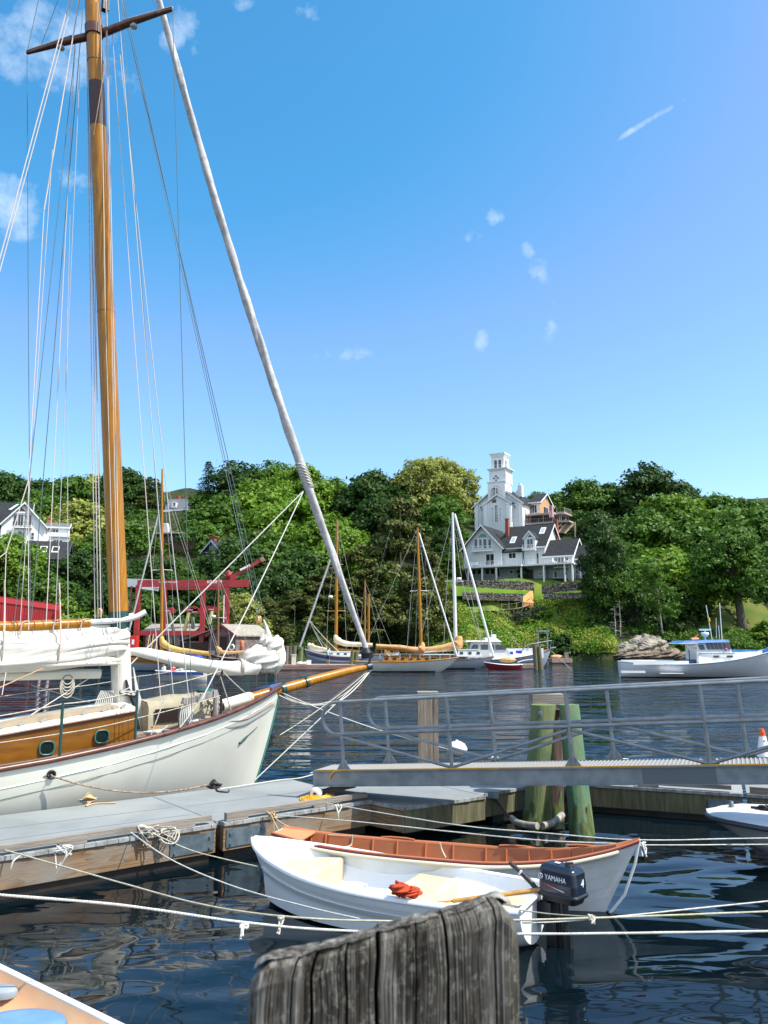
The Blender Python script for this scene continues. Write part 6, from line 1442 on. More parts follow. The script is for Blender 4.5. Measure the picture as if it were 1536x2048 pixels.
# ground floor under the deck
m=MB();m.box(gx0+.3,mx1,1.8,10,B_,zD-.02);h.build(m,'ground_floor_wall',mat('siding_shaded',(.36,.42,.42),.7,col2=(.3,.36,.36),sc=.6))  # siding darkened in colour for the shade under the deck
ax1=h.L(1272,1100,1.2)[0];zar=h.L(1335,905,4.6)[1];zae=h.L(1290,1045,1.0)[1]
h.block(mx1+.03,ax1,1.0,8.2,zD,zae,zar,'x',siding,asphroof,ov=.45)
m=MB();m.box(mx1+.03,ax1-.02,2.6,8,B_,zD-.02);m.box(ax1-.9,ax1-.01,1.0,2.59,B_,zD-.02);h.build(m,'annex_ground_wall',MATS['siding_shaded'])
a2=h.L(1400,1100,2.6)[0];z2r=h.L(1400,965,5)[1];z2e=h.L(1400,1078,2.6)[1]
h.block(ax1+.03,a2+2,2.6,7.6,B_,z2e,z2r,'x',trimw,asphroof,ov=.35)
h.zwin(1300,1095,1345,1290,2.6,nx=1,nz=4);h.zwin(1352,1095,1400,1290,2.6,nx=1,nz=4)
# dormer
dx0,dz0=h.L(808,1010,.3);dx1,_=h.L(912,1010,.3);dze=h.L(860,890,.3)[1];dzr=h.L(862,828,.3)[1]
h.block(dx0,dx1,.35,5.5,dz0,dze,dzr,'y',siding,asphroof,ov=.2,name='dormer_wall',th=.12)
m=MB();m.box(dx0-.02,dx1+.02,.42,1.19,zD,dz0-.01);h.build(m,'dormer_bay',siding)
h.zwin(836,905,893,990,.35,nx=2,nz=1);c_=h.L(864,885,.35);h.win(c_[0]-.42,c_[0]+.42,c_[1]-.02,c_[1],.35,nx=1,arch=True)
m=MB();m.box(dx0-.1,dx1+.3,-.6,.34,dz0-.12,dz0+.03);h.build(m,'balcony_floor',trimw);h.rail((dx0-.05,-.55,0),(dx1+.2,-.55,0),dz0+.03,.85)
# big gable windows and balcony
h.zwin(330,905,360,990,nx=1,nz=1);h.zwin(376,905,402,990,nx=1);h.zwin(415,905,448,990,nx=1);h.zwin(464,905,492,990,nx=1)
c_=h.L(410,890);gr=h.win(c_[0]-.88,c_[0]+.88,c_[1]-.02,c_[1],0,nx=1,arch=True,gm=mat('green_glass',(.10,.22,.20),.1));m=MB()
bz=h.L(400,1015,-.8)[1];m.box(h.L(300,1000,-.8)[0],h.L(500,1000,-.8)[0],-1.0,-.01,bz-.12,bz+.06);h.build(m,'balcony_floor',trimw);h.rail((h.L(315,1000,-.95)[0],-.95,0),(h.L(498,1000,-.95)[0],-.95,0),bz+.06,.85)
# main floor windows
h.zwin(442,1050,520,1150,0,nx=2);h.zwin(660,1040,728,1085,.4,nx=2);h.zwin(880,1042,950,1145,1.2,nx=2);h.zwin(1092,1075,1232,1170,1.0,nx=4)
q=h.L(1012,1060,1.2);h.win(2.0,3.2,zD+1.0,zD+2.4,mx1,nx=1,side='r');h.win(5,6.2,ze-.1,ze+1.0,mx1,nx=1,side='r')
# ground floor windows
for (u0,v0,u1,v1) in ((315,1190,345,1240),(360,1190,395,1240),(435,1190,475,1240),(485,1190,525,1240),(552,1190,575,1265)): h.zwin(u0,v0,u1,v1,1.8,nx=1,fr=.07)
h.zwin(670,1205,700,1232,1.8,nx=1);h.zwin(825,1200,895,1285,1.8,nx=2,fm=darkwood);h.zwin(950,1210,980,1250,1.8,nx=1);h.zwin(1090,1215,1228,1268,2.6,nx=4)
# decks, posts and railings
dl=h.L(215,1165,-1.7)[0];dr=h.L(782,1165,-1.7)[0];m=MB();m.box(dl,dr,-1.8,1.79,zD-.24,zD);h.build(m,'deck',trimw);h.rail((dl+.05,-1.75,0),(dr-.05,-1.75,0),zD,.95,.3);h.rail((dl+.05,-1.7,0),(dl+.06,1.5,0),zD,.95,.3)
d2=h.L(865,1165,-.6)[0];d3=h.L(1272,1190,-1.0)[0];m=MB();m.box(dr+.02,d2+1.0,-.7,1.79,zD-.22,zD);m.box(d2+1.02,d3,-1.2,1.79,zD-.22,zD);h.build(m,'deck',trimw);h.rail((d2+1.1,-1.15,0),(d3-.05,-1.15,0),zD,.95,.3);h.rail((dr+.05,-.65,0),(d2+.95,-.65,0),zD,.95,.3)
for zx_ in (270,405,540): x=h.L(zx_,1200,-1.5)[0];m=MB();m.box(x-.13,x+.13,-1.6,-1.35,B_,zD-.245);h.build(m,'deck_post',trimw)
for zx_ in (780,996,1197,1268): x=h.L(zx_,1200,-.9)[0];m=MB();m.box(x-.13,x+.13,-1.0,-.75,B_,zD-.225);h.build(m,'deck_post',trimw)
for zx_ in (238,592): x=h.L(zx_,1100,-.02)[0];m=MB();m.box(x-.1,x+.1,-.05,-.005,zD,zev-.3);h.build(m,'corner_board',trimw)
m=MB();x=h.L(647,800,4.0)[0];zc=h.L(647,712,4)[1];m.box(x-.3,x+.3,3.6,4.3,ze+1,zc);m.box(x-.35,x+.35,3.55,4.35,zc,zc+.1);h.build(m,'chimney',brick)
m=MB();x=h.L(1112,760,8.5)[0];zc=h.L(1112,714,8.5)[1];m.box(x-.38,x+.38,8.1,8.9,ze,zc);h.build(m,'chimney',brick)
def sky_l(zx_,zy_,w=.5,l=.75):
    # on the main roof's front slope: y from pixel by walking the slope
    best=min((abs(h.L(zx_,zy_,y)[1]-(ze+.17+(zr-ze)*(y-1.2)/5.0)),y) for y in np.arange(1,6.2,.05));y=best[1];X,z=h.L(zx_,zy_,y);k=(zr-ze)/5.0
    m=MB();m.add([Vector((X+a*w,y+b*l,z+b*l*k+c)) for c in (-.05,.12) for a,b in ((-1,-1),(1,-1),(1,1),(-1,1))],[(0,3,2,1),(4,5,6,7),(0,1,5,4),(1,2,6,5),(2,3,7,6),(3,0,4,7)]);f=h.build(m,'skylight',trimw)
    m=MB();m.add([Vector((X+a*w*.8,y+b*l*.8,z+b*l*.8*k+.125)) for a,b in ((-1,-1),(1,-1),(1,1),(-1,1))],[(0,1,2,3)]);h.build(m,'pane',mat('skylight_glass',(.35,.40,.42),.1),f)
sky_l(703,915);sky_l(985,825)
# patio furniture on the deck: little white chairs
def deckchair(x,y,z,rz,lab):
    r=thing('deck_chair',lab,'chair',h.root.matrix_basis @ Vector((x,y,z)),rz-h.a,'white chairs on the house deck')
    r.location=h.O+Vector((x*h.c+y*h.s,-x*h.s+y*h.c,z));m=MB();m.box(-.28,.28,-.28,.28,.40,.44);m.build('seat',trimw,r);m=MB();m.box(-.28,.28,.26,.30,.44,1.0);m.build('backrest',trimw,r)
    for a in (-.25,.25):
        for b in (-.25,.25): m=MB();m.box(a-.03,a+.03,b-.03,b+.03,0,.40);m.build('leg',trimw,r)
for i,(zx_,lab) in enumerate(((290,'white chair at the left end of the house deck'),(325,'white chair second from the left on the house deck'),(365,'white chair on the deck below the gable balcony'),(1090,'white chair on the right deck by its left window'),(1205,'white chair at the right end of the right deck'))):
    x=h.L(zx_,1140,-.8)[0];deckchair(x,-.9 if i<3 else -.3,zD,.4*i,lab)
# stone retaining walls, lawn terraces, path, fence
def stonewall(label,pts,hgt,th=.5):
    c=Vector(pts[0]);r=thing('stone_wall',label,'wall',c);rr=random.Random(len(label));m=MB()
    for a,b in zip(pts,pts[1:]):
        a=Vector(a);b=Vector(b);d=(b-a);L_=math.hypot(d.x,d.y);x=d.normalized();y=Vector((-x.y,x.x,0)).normalized();zrow=0
        while zrow<hgt:
            hh=rr.uniform(.16,.32);l=0
            while l<L_:
                w=rr.uniform(.35,1.0);j=rr.uniform(-.05,.05);l1=min(l+w,L_)
                p=a+x*l;q=a+x*l1;z0_=p.z+zrow;q0=[p+y*(-.25+j),q+y*(-.25+j),q+y*.3,p+y*.3]
                if rr.random()<.97: m.add([Vector((v.x,v.y,z0_+.015)) for v in q0]+[Vector((v.x,v.y,z0_+hh-.015)) for v in q0],[(0,3,2,1),(4,5,6,7),(0,1,5,4),(1,2,6,5),(2,3,7,6),(3,0,4,7)])
                l+=w
            zrow+=hh
        m.poly([a+y*.0,b+y*.0,b+y*.28,a+y*.28],(0,0,hgt-.03))
    m.build('stones',mat('fieldstone_dry',(.36,.32,.26),.9,col2=(.045,.04,.034),sc=3.6,lo=.40,hi=.56),r,True);return r
stonewall('long upper dry stone wall carrying the terrace of the big house',[P(905,1183,145.8),P(960,1183,145.2),P(1040,1185,144.6),P(1068,1187,144.6)],1.9)
stonewall('upper dry stone wall right of the orange steps',[P(1084,1188,142),P(1120,1183,141),P(1170,1180,140)],1.3)
stonewall('lower dry stone wall left of the orange steps',[P(925,1200,142.2),P(985,1201,142.2),P(1046,1202,142.2)],1.3)
stonewall('lower dry stone wall right of the orange steps',[P(1088,1198,139.6),P(1190,1196,138.6)],.9)
def terrace(pts,nm,mt): m=MB();m.add([Vector(p) for p in pts],[tuple(range(len(pts)))]);return tag(m.build(nm,mt),kind='structure')
lawnm=mat('bright_lawn',(.115,.20,.022),.95,col2=(.08,.155,.02),sc=.4,bump=.5,bsc=4,spec=.1)
terrace([P(905,1192,142.6),P(1046,1192,142.6),P(1062,1180,144.4),P(1040,1179,144.5),P(905,1170,145.7)],'terrace_lawn',lawnm)
st_=thing('garden_steps','bright orange brown sloping ramp between the stone walls','steps',P(1055,1205,142));m=MB();m.add([P(1046,1203,141.8),P(1067,1206,141.8),P(1066,1182,144.3),P(1046,1180,144.3)],[(0,1,2,3)]);m.add([P(1046,1214,141.8),P(1067,1216,141.8),P(1067,1206,141.8),P(1046,1203,141.8)],[(0,1,2,3)]);m.build('ramp',mat('orange_plywood',(.62,.30,.10),.8,col2=(.52,.24,.08),sc=1),st_,True)
m=MB();a=P(1045,1208,141.6);b=P(1064,1194,142.5);m.bar(a,b,.05,.05);[m.bar(a.lerp(b,t),a.lerp(b,t)-Vector((0,0,1.0)),.05,.05) for t in (0,.5,1)];m.build('handrail',black,st_,True)
pth=[P(930,1228,139.2),P(960,1223,139.8),P(1000,1220,140.2),P(1035,1217,140.8),P(1062,1209,141.5)]
m=MB();pp_=smoothpath(pth,5);m.grid([[p+Vector((0,-.7,.0)),p+Vector((0,.7,.08))] for p in pp_],False);tag(m.build('path',mat('pale_path',(.36,.30,.24),.9)),kind='structure')
m=MB();pp_=smoothpath([P(1010,1262,134),P(1022,1276,132.2),P(1030,1290,130.6),P(1040,1300,130)],5);m.grid([[p+Vector((-.6,0,.0)),p+Vector((.6,0,.0))] for p in pp_],False);tag(m.build('path',mat('pale_path',(.36,.30,.24),.9)),kind='structure')
ff=thing('garden_fence','row of short grey posts with a rail along the path below the stone walls','fence',pth[0]);pts=[P(u,v,Y) for u,v,Y in ((918,1240,138.2),(937,1232,138.9),(972,1222,139.6),(1003,1218,140),(1018,1216,140.2),(1033,1215,140.5),(1045,1210,141))]
for p in pts: MB().bar(p-Vector((0,0,.4)),p+Vector((0,0,.95)),.14,.14).build('fence_post',greywood,ff,True)
m=MB();[m.bar(a+Vector((0,0,.7)),b+Vector((0,0,.7)),.04,.05) for a,b in zip(pts,pts[1:])];m.build('fence_rail',greywood,ff,True)
dm=cover('ground_cover',10,(9,10),(1,2),.15,LM['dark'])
bpy.data.objects.remove(dm)
cpts=np.array([list(P(u,v,139.0+(1250-v)*.03)) for u,v in [(rng.uniform(985,1090),rng.uniform(1212,1238)) for _ in range(160)] if (v>1222 or u>1060)]);cc_=(cpts[:,None,:]+rng.normal(size=(len(cpts),12,3))*.3).reshape(-1,3)
o=bpy.data.objects.new('purple_ground_cover',quads_mesh('purple_ground_cover',cc_,unit(rng.normal(size=cc_.shape)+np.array([0,0,1])),.13));C.objects.link(o);o.data.materials.append(mat('dusky_leaves',(.06,.07,.05),.7));tag(o,kind='stuff')
# --- church
ch_=HB('white_church','white church with a square two stage belfry tower rising above the big house',880+335/4.8,890+790/4.8,181,30,'church',zx=(880,890,4.8))
csid=mat('church_siding',(.70,.73,.73),.6,col2=(.64,.68,.68),sc=.5)
cx0=0;cx1=ch_.L(795,650)[0];cze=ch_.L(790,552)[1];czr=cze+(ch_.L(455,455)[1]-ch_.L(345,555)[1])/(ch_.L(455,455)[0]-ch_.L(345,555)[0])*(cx1-cx0)/2
ch_.block(cx0,cx1,0,20,-3,cze,czr,'y',csid,asphroof,ov=.5)
for zx_ in (350,435,655,775):
    x,z1=ch_.L(zx_,560,-.05 if zx_ in (350,775) else -1.4);y=-.05 if zx_ in (350,775) else -1.4;m=MB();m.box(x-.42,x+.42,y-.22,y,-3,z1-.2);m.box(x-.52,x+.52,y-.3,y,z1-.2,z1+.1);ch_.build(m,'pilaster',trimw)
vx0=ch_.L(425,600,-1.4)[0];vx1=ch_.L(682,600,-1.4)[0];vze=ch_.L(660,552,-1.4)[1];vzr=ch_.L(548,478,-1.4)[1]
ch_.block(vx0,vx1,-1.4,-.02,-3,vze,vzr,'y',csid,asphroof,ov=.35,name='vestibule_wall')
for (u0,u1,t_) in ((498,512,610),(528,554,590),(572,586,610)):
    x0,z1=ch_.L(u0,t_,-1.4);x1,z0=ch_.L(u1,738,-1.4);ch_.win(x0,x1,z0,z1,-1.4,nx=2,nz=6,arch=True,fr=.16)
for zx_,zy_ in ((398,606),(718,592)):
    x,z=ch_.L(zx_,zy_);m=MB();m.tube([(x+.42*math.cos(t),-.08,z+.42*math.sin(t)) for t in np.linspace(0,6.283,22)],.11,6);m.box(x-.03,x+.03,-.1,-.04,z-.4,z+.4);m.box(x-.4,x+.4,-.095,-.045,z-.03,z+.03);f=ch_.build(m,'round_window',trimw);m=MB();m.add([(x+.4*math.cos(t),-.02,z+.4*math.sin(t)) for t in np.linspace(6.283,0,22,endpoint=False)],[tuple(range(22))]);ch_.build(m,'pane',glass,f)
# tower stages
def stage(zx0,zx1,zyt,zyb,y0,name,dpt=None,mt=trimw):
    x0,z1=ch_.L(zx0,zyt,y0);x1,z0=ch_.L(zx1,zyb,y0);w=x1-x0;m=MB();m.box(x0,x1,y0,y0+(dpt or w),z0,z1);ch_.build(m,name,mt);return x0,x1,z0,z1,y0,y0+(dpt or w)
def cornice(S_,z,out,hgt,steps=3):
    x0,x1,_,_,y0,y1=S_;m=MB()
    for k in range(steps): o=out*(k+1)/steps;m.box(x0-o,x1+o,y0-o,y1+o,z+hgt*k/steps+.002,z+hgt*(k+1)/steps)
    ch_.build(m,'cornice',trimw)
S1=stage(457,627,368,520,-.7,'tower_base');S2=stage(478,630,248,360,-.5,'tower_middle');S3=stage(497,612,112,236,-.1,'belfry')
cornice(S1,S1[3]-.1,.18,.35);cornice(S2,S2[3]-.15,.55,.55);m=MB();x0,x1,z0,z1,y0,y1=S3;m.box(x0-.12,x1+.12,y0-.12,y1+.12,z0-.5,z0+.12);ch_.build(m,'belfry_plinth',trimw)
cornice(S3,S3[3]-.35,.45,1.0,4)
for (S_) in (S2,S3):
    x0,x1,z0,z1,y0,y1=S_;m=MB()
    for (a,b) in ((x0,y0),(x1,y0),(x1,y1)): m.box(a-.14,a+.14,b-.14,b+.14,z0,z1-.3)
    ch_.build(m,'corner_pilaster',trimw)
x0,x1,z0,z1,y0,y1=S3;w=x1-x0;dk_=mat('louvre_dark',(.08,.10,.12),.5)
for f0 in (.20,.56): ch_.win(x0+w*f0,x0+w*(f0+.24),z0+.35,z0+(z1-z0)*.62,y0,nx=1,nz=2,arch=True,gm=dk_,fr=.1);ch_.win(y0+w*f0,y0+w*(f0+.24),z0+.35,z0+(z1-z0)*.72,x1,nx=1,nz=2,side='r',gm=dk_,fr=.1)
x0,x1,z0,z1,y0,y1=S2;cx_,cz_=ch_.L(538,320,y0);m=MB();m.tube([(cx_+.72*math.cos(t),y0-.05,cz_+.72*math.sin(t)) for t in np.linspace(0,6.283,24)],.07,6)
rw_=ch_.build(m,'round_tracery',trimw);m=MB()
for k in range(4):
    a0=math.pi/2*k;m.add([(cx_+.12*math.cos(a0),y0-.03,cz_+.12*math.sin(a0)),(cx_+.62*math.cos(a0-.42),y0-.03,cz_+.62*math.sin(a0-.42)),(cx_+.66*math.cos(a0),y0-.03,cz_+.66*math.sin(a0)),(cx_+.62*math.cos(a0+.42),y0-.03,cz_+.62*math.sin(a0+.42))],[(3,2,1,0)])
ch_.build(m,'petal_opening',black,rw_)
x0,x1,z0,z1,y0,y1=S1;cx_=(x0+x1)/2;az=ch_.L(535,440,y0)[1];m=MB();r0=(x1-x0)*.30
m.tube([(cx_-r0,y0-.03,z0)]+[(cx_+r0*math.cos(t),y0-.03,az-.1+r0*math.sin(t)) for t in np.linspace(math.pi,0,16)]+[(cx_+r0,y0-.03,z0)],.06,6);m.tube([(x1+.03,(y0+y1)/2+r0*math.cos(t),az-.1+r0*math.sin(t)) for t in np.linspace(math.pi,0,16)],.06,6);ch_.build(m,'arch_moulding',mat('moulding_grey',(.55,.58,.6),.6))
a_,b_=ch_.L(515,430,y0),ch_.L(545,520,y0);ch_.win(a_[0],b_[0],b_[1],a_[1],y0-.72,nx=2,nz=5,arch=True,fr=.14);m=MB();m.box(a_[0]-.15,b_[0]+.15,y0-.71,y0,b_[1]-.9,a_[1]+.3);ch_.build(m,'window_box',darkwood)
# white chimney
m=MB();x,zt=ch_.L(772,388,7);zb=ch_.L(772,500,7)[1];m.poly([(x-1.9,6.4,zb),(x+.5,6.4,zb),(x+.5,6.4,zt),(x-.45,6.4,zt),(x-.5,6.4,zt-1.0)],(0,1.2,0));m.box(x-.25,x+.2,6.7,7.3,zt,zt+.5);ch_.build(m,'chimney',trimw)
# side wing with the tan gable, decks and stair
wx0=cx1+.02;wx1=ch_.L(958,600,5)[0];wze=ch_.L(950,545,5)[1];wzr=ch_.L(1003,470,9)[1]
ch_.block(wx0,wx1,5,14,-3,wze,wzr,'x',mat('cream_clapboard',(.62,.60,.52),.7),asphroof,ov=.4)
m=MB();m.add([(wx1+.03,5,wze),(wx1+.03,14,wze),(wx1+.03,9.5,wzr-.1)],[(0,1,2)]);m.box(wx1+.005,wx1+.03,5,14,1,wze);ch_.build(m,'tan_gable',mat('tan_shingle',(.55,.33,.17),.8,col2=(.45,.26,.13),sc=3))
ch_.win(9.1,9.9,wze+.9,wze+2.0,wx1+.03,side='r',nx=1,arch=False);ch_.win(7.5,10.5,wze-2.3,wze-.7,wx1+.03,side='r',nx=3,fr=.08)
ch_.zwin(860,578,930,650,5,nx=3,fr=.1);ch_.zwin(808,585,840,630,5,nx=1,fr=.1)
zd=ch_.L(900,660,1.5)[1];xd=ch_.L(1095,660,1.5)[0];m=MB();m.box(wx0,xd,1.4,4.98,zd-.35,zd);ch_.build(m,'upper_deck',mat('weathered_deck',(.46,.38,.34),.8));ch_.rail((wx0+.1,1.5,0),(ch_.L(960,660,1.5)[0],1.5,0),zd,.9,.6,mt=mat('deck_rail_grey',(.30,.29,.28),.7))
zd2=ch_.L(900,752,1.5)[1];m=MB();m.box(wx0,xd+3.5,1.0,4.98,zd2-.3,zd2);ch_.build(m,'lower_deck',MATS['weathered_deck']);ch_.rail((wx0+.1,1.1,0),(xd+3.3,1.1,0),zd2,.95,.5,mt=MATS['deck_rail_grey'])
m=MB();m.box(wx0,xd,4.2,4.9,zd2+.01,zd-.36);ch_.build(m,'shaded_lower_wall',mat('under_deck_shade',(.05,.04,.045),.8))  # near-black colour paints the shade between the two decks
for zx_ in (865,990,1088): x=ch_.L(zx_,700,1.5)[0];m=MB();m.box(x-.12,x+.12,1.45,1.7,zd2+.001,zd-.355);ch_.build(m,'deck_post',mat('cedar_post',(.30,.13,.08),.8))
zd3=ch_.L(1140,652,4)[1];xa=xd+.05;xb=ch_.L(1205,650,4)[0];m=MB();m.box(xa,xb,3,9,zd3-.3,zd3);ch_.build(m,'right_deck',MATS['weathered_deck']);ch_.rail((xa,3.1,0),(xb,3.1,0),zd3,1.0,.7,mt=MATS['deck_rail_grey']);ch_.rail((xb,3.2,0),(xb,8.8,0),zd3,1.0,.7,mt=MATS['deck_rail_grey'])
m=MB();m.box(xa,xb-1.5,4.5,9,-3,zd3-.31);ch_.build(m,'right_lower_room',mat('dark_red_wood',(.10,.055,.05),.7));ch_.zwin(1105,660,1165,720,4.5,nx=4,fr=.07)
m=MB();A0=ch_.L(1215,750,2);A1=ch_.L(1140,845,0)
m.bar((A0[0],2.2,A0[1]),(A1[0]-.3,.0,A1[1]),.25,.3);m.bar((A0[0]+1.2,3.4,A0[1]),(A1[0]+.9,1.2,A1[1]),.25,.3)
for k in range(14): t=k/13;p=Vector((A0[0],2.2,A0[1])).lerp(Vector((A1[0]-.3,0,A1[1])),t);m.bar(p+Vector((0,0,.12)),p+Vector((1.2,1.2,.12)),.28,.05)
m.bar((A0[0]-.05,2.1,A0[1]+1),(A1[0]-.35,-.1,A1[1]+1),.06,.08);m.box(A0[0]+1.5,A0[0]+1.8,2.4,2.7,-4,A0[1]+.2);ch_.build(m,'stairway',mat('stair_wood',(.42,.32,.25),.8))
# flag
fl=thing('flag','red white and blue striped flag hanging from the church deck','flag',P(1102,1034,169));p0=P(1098,1011,169);fw=P(1107.5,1011,169).x-p0.x;fh=p0.z-P(1098,1034,169).z
def strip(t0,t1,z0,z1,mt,nm,off=0): m=MB();m.grid([[p0+Vector((fw*(t0+(t1-t0)*i/2),.12*math.sin((t0+(t1-t0)*i/2)*7)-off,-fh*(z0+(z1-z0)*j/4)+.03*math.sin(i+j))) for j in range(5)] for i in range(3)]);m.build(nm,mt,fl,True)
cR=mat('flag_red',(.55,.06,.08),.8);cW=mat('flag_white',(.8,.78,.78),.8)
for k in range(7): strip(k/7,(k+.5)/7,0,1,cR,'red_stripe');strip((k+.5)/7,(k+1)/7,0,1,cW,'white_stripe') if k<6 else None
strip(0,.5,0,.42,mat('flag_blue',(.05,.07,.28),.8),'canton',.03)
m=MB()
for i in range(4):
    for j in range(5): q=p0+Vector((fw*(.07+.12*i),-.07,-fh*(.05+.08*j)));m.add([q+Vector((.06*math.cos(a)*(1 if k % 2 else .45),.12*math.sin((.07+.12*i)*7),.06*math.sin(a)*(1 if k % 2 else .45))) for k,a in enumerate(np.linspace(0,6.283,10,endpoint=False))],[tuple(range(9,-1,-1))])
m.build('stars',cW,fl,True)
# --- left white gabled house
g=HB('gabled_house','bright white gabled house with a big dark loft window at the far left',3,1090,140,-18,zx=(0,980,6.4));gw_=mat('bright_white_siding',(.80,.81,.81),.6)
x0=g.L(15,500)[0];x1=g.L(575,500)[0];ze_=g.L(575,455)[1];zr_=g.L(300,168)[1]
g.block(x0,x1,0,9,-7,ze_,zr_,'y',gw_,asphroof,ov=.5);g.block(x0-9,x0+4,3,10,-7,g.L(0,420)[1],g.L(100,165,6)[1],'x',gw_,asphroof,ov=.4)
g.zwin(180,318,222,455,nx=1,fr=.06);g.zwin(228,318,300,455,nx=2,fr=.06);g.zwin(306,318,348,455,nx=1,fr=.06,gm=mat('curtain_glass',(.35,.4,.38),.2));g.zwin(354,318,395,455,nx=1,fr=.06)
m=MB();xa=g.L(165,470,-.6)[0];xb=g.L(410,470,-.6)[0];zb_=g.L(300,475,-.6)[1];m.box(xa,xb,-.7,-.02,zb_-.15,zb_);g.build(m,'balcony_floor',gw_);g.rail((xa,-.65,0),(xb,-.65,0),zb_,.9,.2,mt=mat('dark_rail',(.05,.06,.07),.5),w=.03)
m=MB();q0=g.L(190,272,-.02);q1=g.L(330,272,-.02);q2=g.L(262,215,-.02);m.add([(q0[0],-.03,q0[1]),(q1[0],-.03,q1[1]),(q2[0],-.03,q2[1])],[(0,1,2)]);g.build(m,'gable_opening',mat('gable_shadow',(.16,.13,.12),.8))  # flat dark triangle with the gable's shadow put into its colour
m=MB();m.bar((g.L(170,292,-.1)[0],-.12,g.L(170,292)[1]),(g.L(405,292,-.1)[0],-.12,g.L(405,292)[1]),.2,.25);g.build(m,'tie_beam',gw_)
g.zwin(235,540,275,630,nx=1,fr=.07);g.zwin(285,545,312,630,nx=1,fr=.07,gm=MATS['curtain_glass']);g.zwin(402,548,430,635,nx=1,nz=2,fr=.07);g.zwin(118,535,145,590,nx=1,fr=.07)
xr=x1+.03;x2=g.L(870,560,3)[0];g.block(xr,x2,3,9,-6,g.L(800,480,3)[1],g.L(700,432,6)[1],'x',gw_,mat('grey_roof_light',(.12,.13,.13),.85),ov=.3);g.zwin(640,500,745,545,3,nx=3,nz=1,fr=.1)
m=MB();a_=g.L(635,600,.5);b_=g.L(862,690,.5);m.box(a_[0],b_[0],.5,2.98,b_[1]-3,a_[1]);g.build(m,'lower_wing',gw_);g.zwin(680,640,800,665,.5,nx=3,fr=.1);m=MB();m.box(a_[0]-.2,b_[0]+.2,.2,3,a_[1]+.01,a_[1]+.2);g.build(m,'lower_wing_roof',mat('pale_roof_edge',(.5,.55,.56),.6))
m=MB();x,zt=g.L(640,370,6);zb=g.L(640,460,6)[1];m.box(x-.35,x+.35,5.7,6.4,zb-1,zt);m.box(x-.42,x+.42,5.6,6.5,zt,zt+.12);g.build(m,'chimney',mat('orange_brick',(.42,.16,.10),.85,col2=(.32,.11,.07),sc=5))
m=MB();f0,f1=g.L(110,262,2.5),g.L(215,185,3.5);m.add([(f0[0],2.0,f0[1]+.1),(f0[0]+.5,2.0,f0[1]+.1),(f1[0]+.4,3.6,f1[1]+.1),(f1[0],3.6,f1[1]+.1)],[(0,1,2,3)]);g.build(m,'roof_light',mat('pale_skylight',(.45,.6,.6),.2))
# --- low roof with two skylights
g=HB('low_roof_house','low dark roofed house with two cream framed skylights below the white gabled house',56,1112,128,-16,zx=(0,980,6.4))
x0,zz=g.L(330,860);x1=g.L(835,860)[0];zt=g.L(560,665,4)[1];g.block(x0,x1,0,8,-5,zz+.2,zt,'x',mat('dark_wall',(.10,.10,.10),.8),asphroof,ov=.5,tm=mat('dark_fascia',(.1,.1,.11),.6))
for (a_,b_) in ((555,790),(710,768)):
    y=1.6;k=(zt-zz-.2)/4.0;X,z=g.L(a_,b_,y);z=zz+.2+k*y+.17;m=MB();m.add([(X-.55+dx,y+dy,z+k*dy+c) for c in (0,.12) for dx,dy in ((-.0,-.75),(1.1,-.75),(1.1,.75),(0,.75))],[(0,3,2,1),(4,5,6,7),(0,1,5,4),(1,2,6,5),(2,3,7,6),(3,0,4,7)]);f=g.build(m,'skylight',mat('cream_frame',(.62,.58,.45),.6));m=MB();m.add([(X-.40+dx,y+dy,z+k*dy+.125) for dx,dy in ((0,-.58),(.8,-.58),(.8,.58),(0,.58))],[(0,1,2,3)]);g.build(m,'pane',glass,f)
g.zwin(660,880,735,955,-.0,nx=2,fr=.08,fm=mat('grey_trim',(.4,.4,.4),.6))
# --- red shed at the left edge
a=P(-130,1330,99);a.z=0;b=P(106,1330,103);b.z=0;zt0=P(106,1211,103).z;zl=P(0,1196,100.5).z;zl=zt0+(zl-zt0)*236/106;rs=thing('red_shed','long red corrugated boatyard shed cut by the left edge','shed',a)
d=(b-a).normalized();n_=Vector((-d.y,d.x,0));L_=(b-a).length;zf_=lambda l: zl+(zt0-zl)*l/L_
m=MB();m.poly([a+Vector((0,0,-1)),b+Vector((0,0,-1)),b+Vector((0,0,zt0)),a+Vector((0,0,zl))],n_*12);m.build('wall',redsiding,rs,True)
m=MB()
for k in range(int(L_/.3)): p=a+d*.3*k-n_*.012;m.bar(p+Vector((0,0,-.5)),p+Vector((0,0,zf_(.3*k)-.6)),.05,.03,up=(1,0,0))
m.build('corrugation',redsiding,rs,True)
m=MB();q=a-n_*.1;m.poly([q+Vector((0,0,zl-.62)),q+d*(L_+.3)+Vector((0,0,zt0-.62)),q+d*(L_+.3)+Vector((0,0,zt0+.05)),q+Vector((0,0,zl+.05))],n_*.05);m.bar(b-d*.1-n_*.14,b-d*.1-n_*.14+Vector((0,0,zt0-.65)),.3,.1);m.bar(a+d*L_*.7-n_*.05,a+d*L_*.7-n_*.05+Vector((0,0,zf_(L_*.7)-.65)),.25,.06);m.build('roof_edge',mat('red_trim',(.50,.04,.045),.4),rs,True)
m=MB();m.poly([a-n_*.12+Vector((0,0,zl+.06)),b+d*.3-n_*.12+Vector((0,0,zt0+.06)),b+d*.3+n_*12+Vector((0,0,zt0+.06)),a+n_*12+Vector((0,0,zl+.06))],(0,0,.08));m.build('roof',redsiding,rs,True)
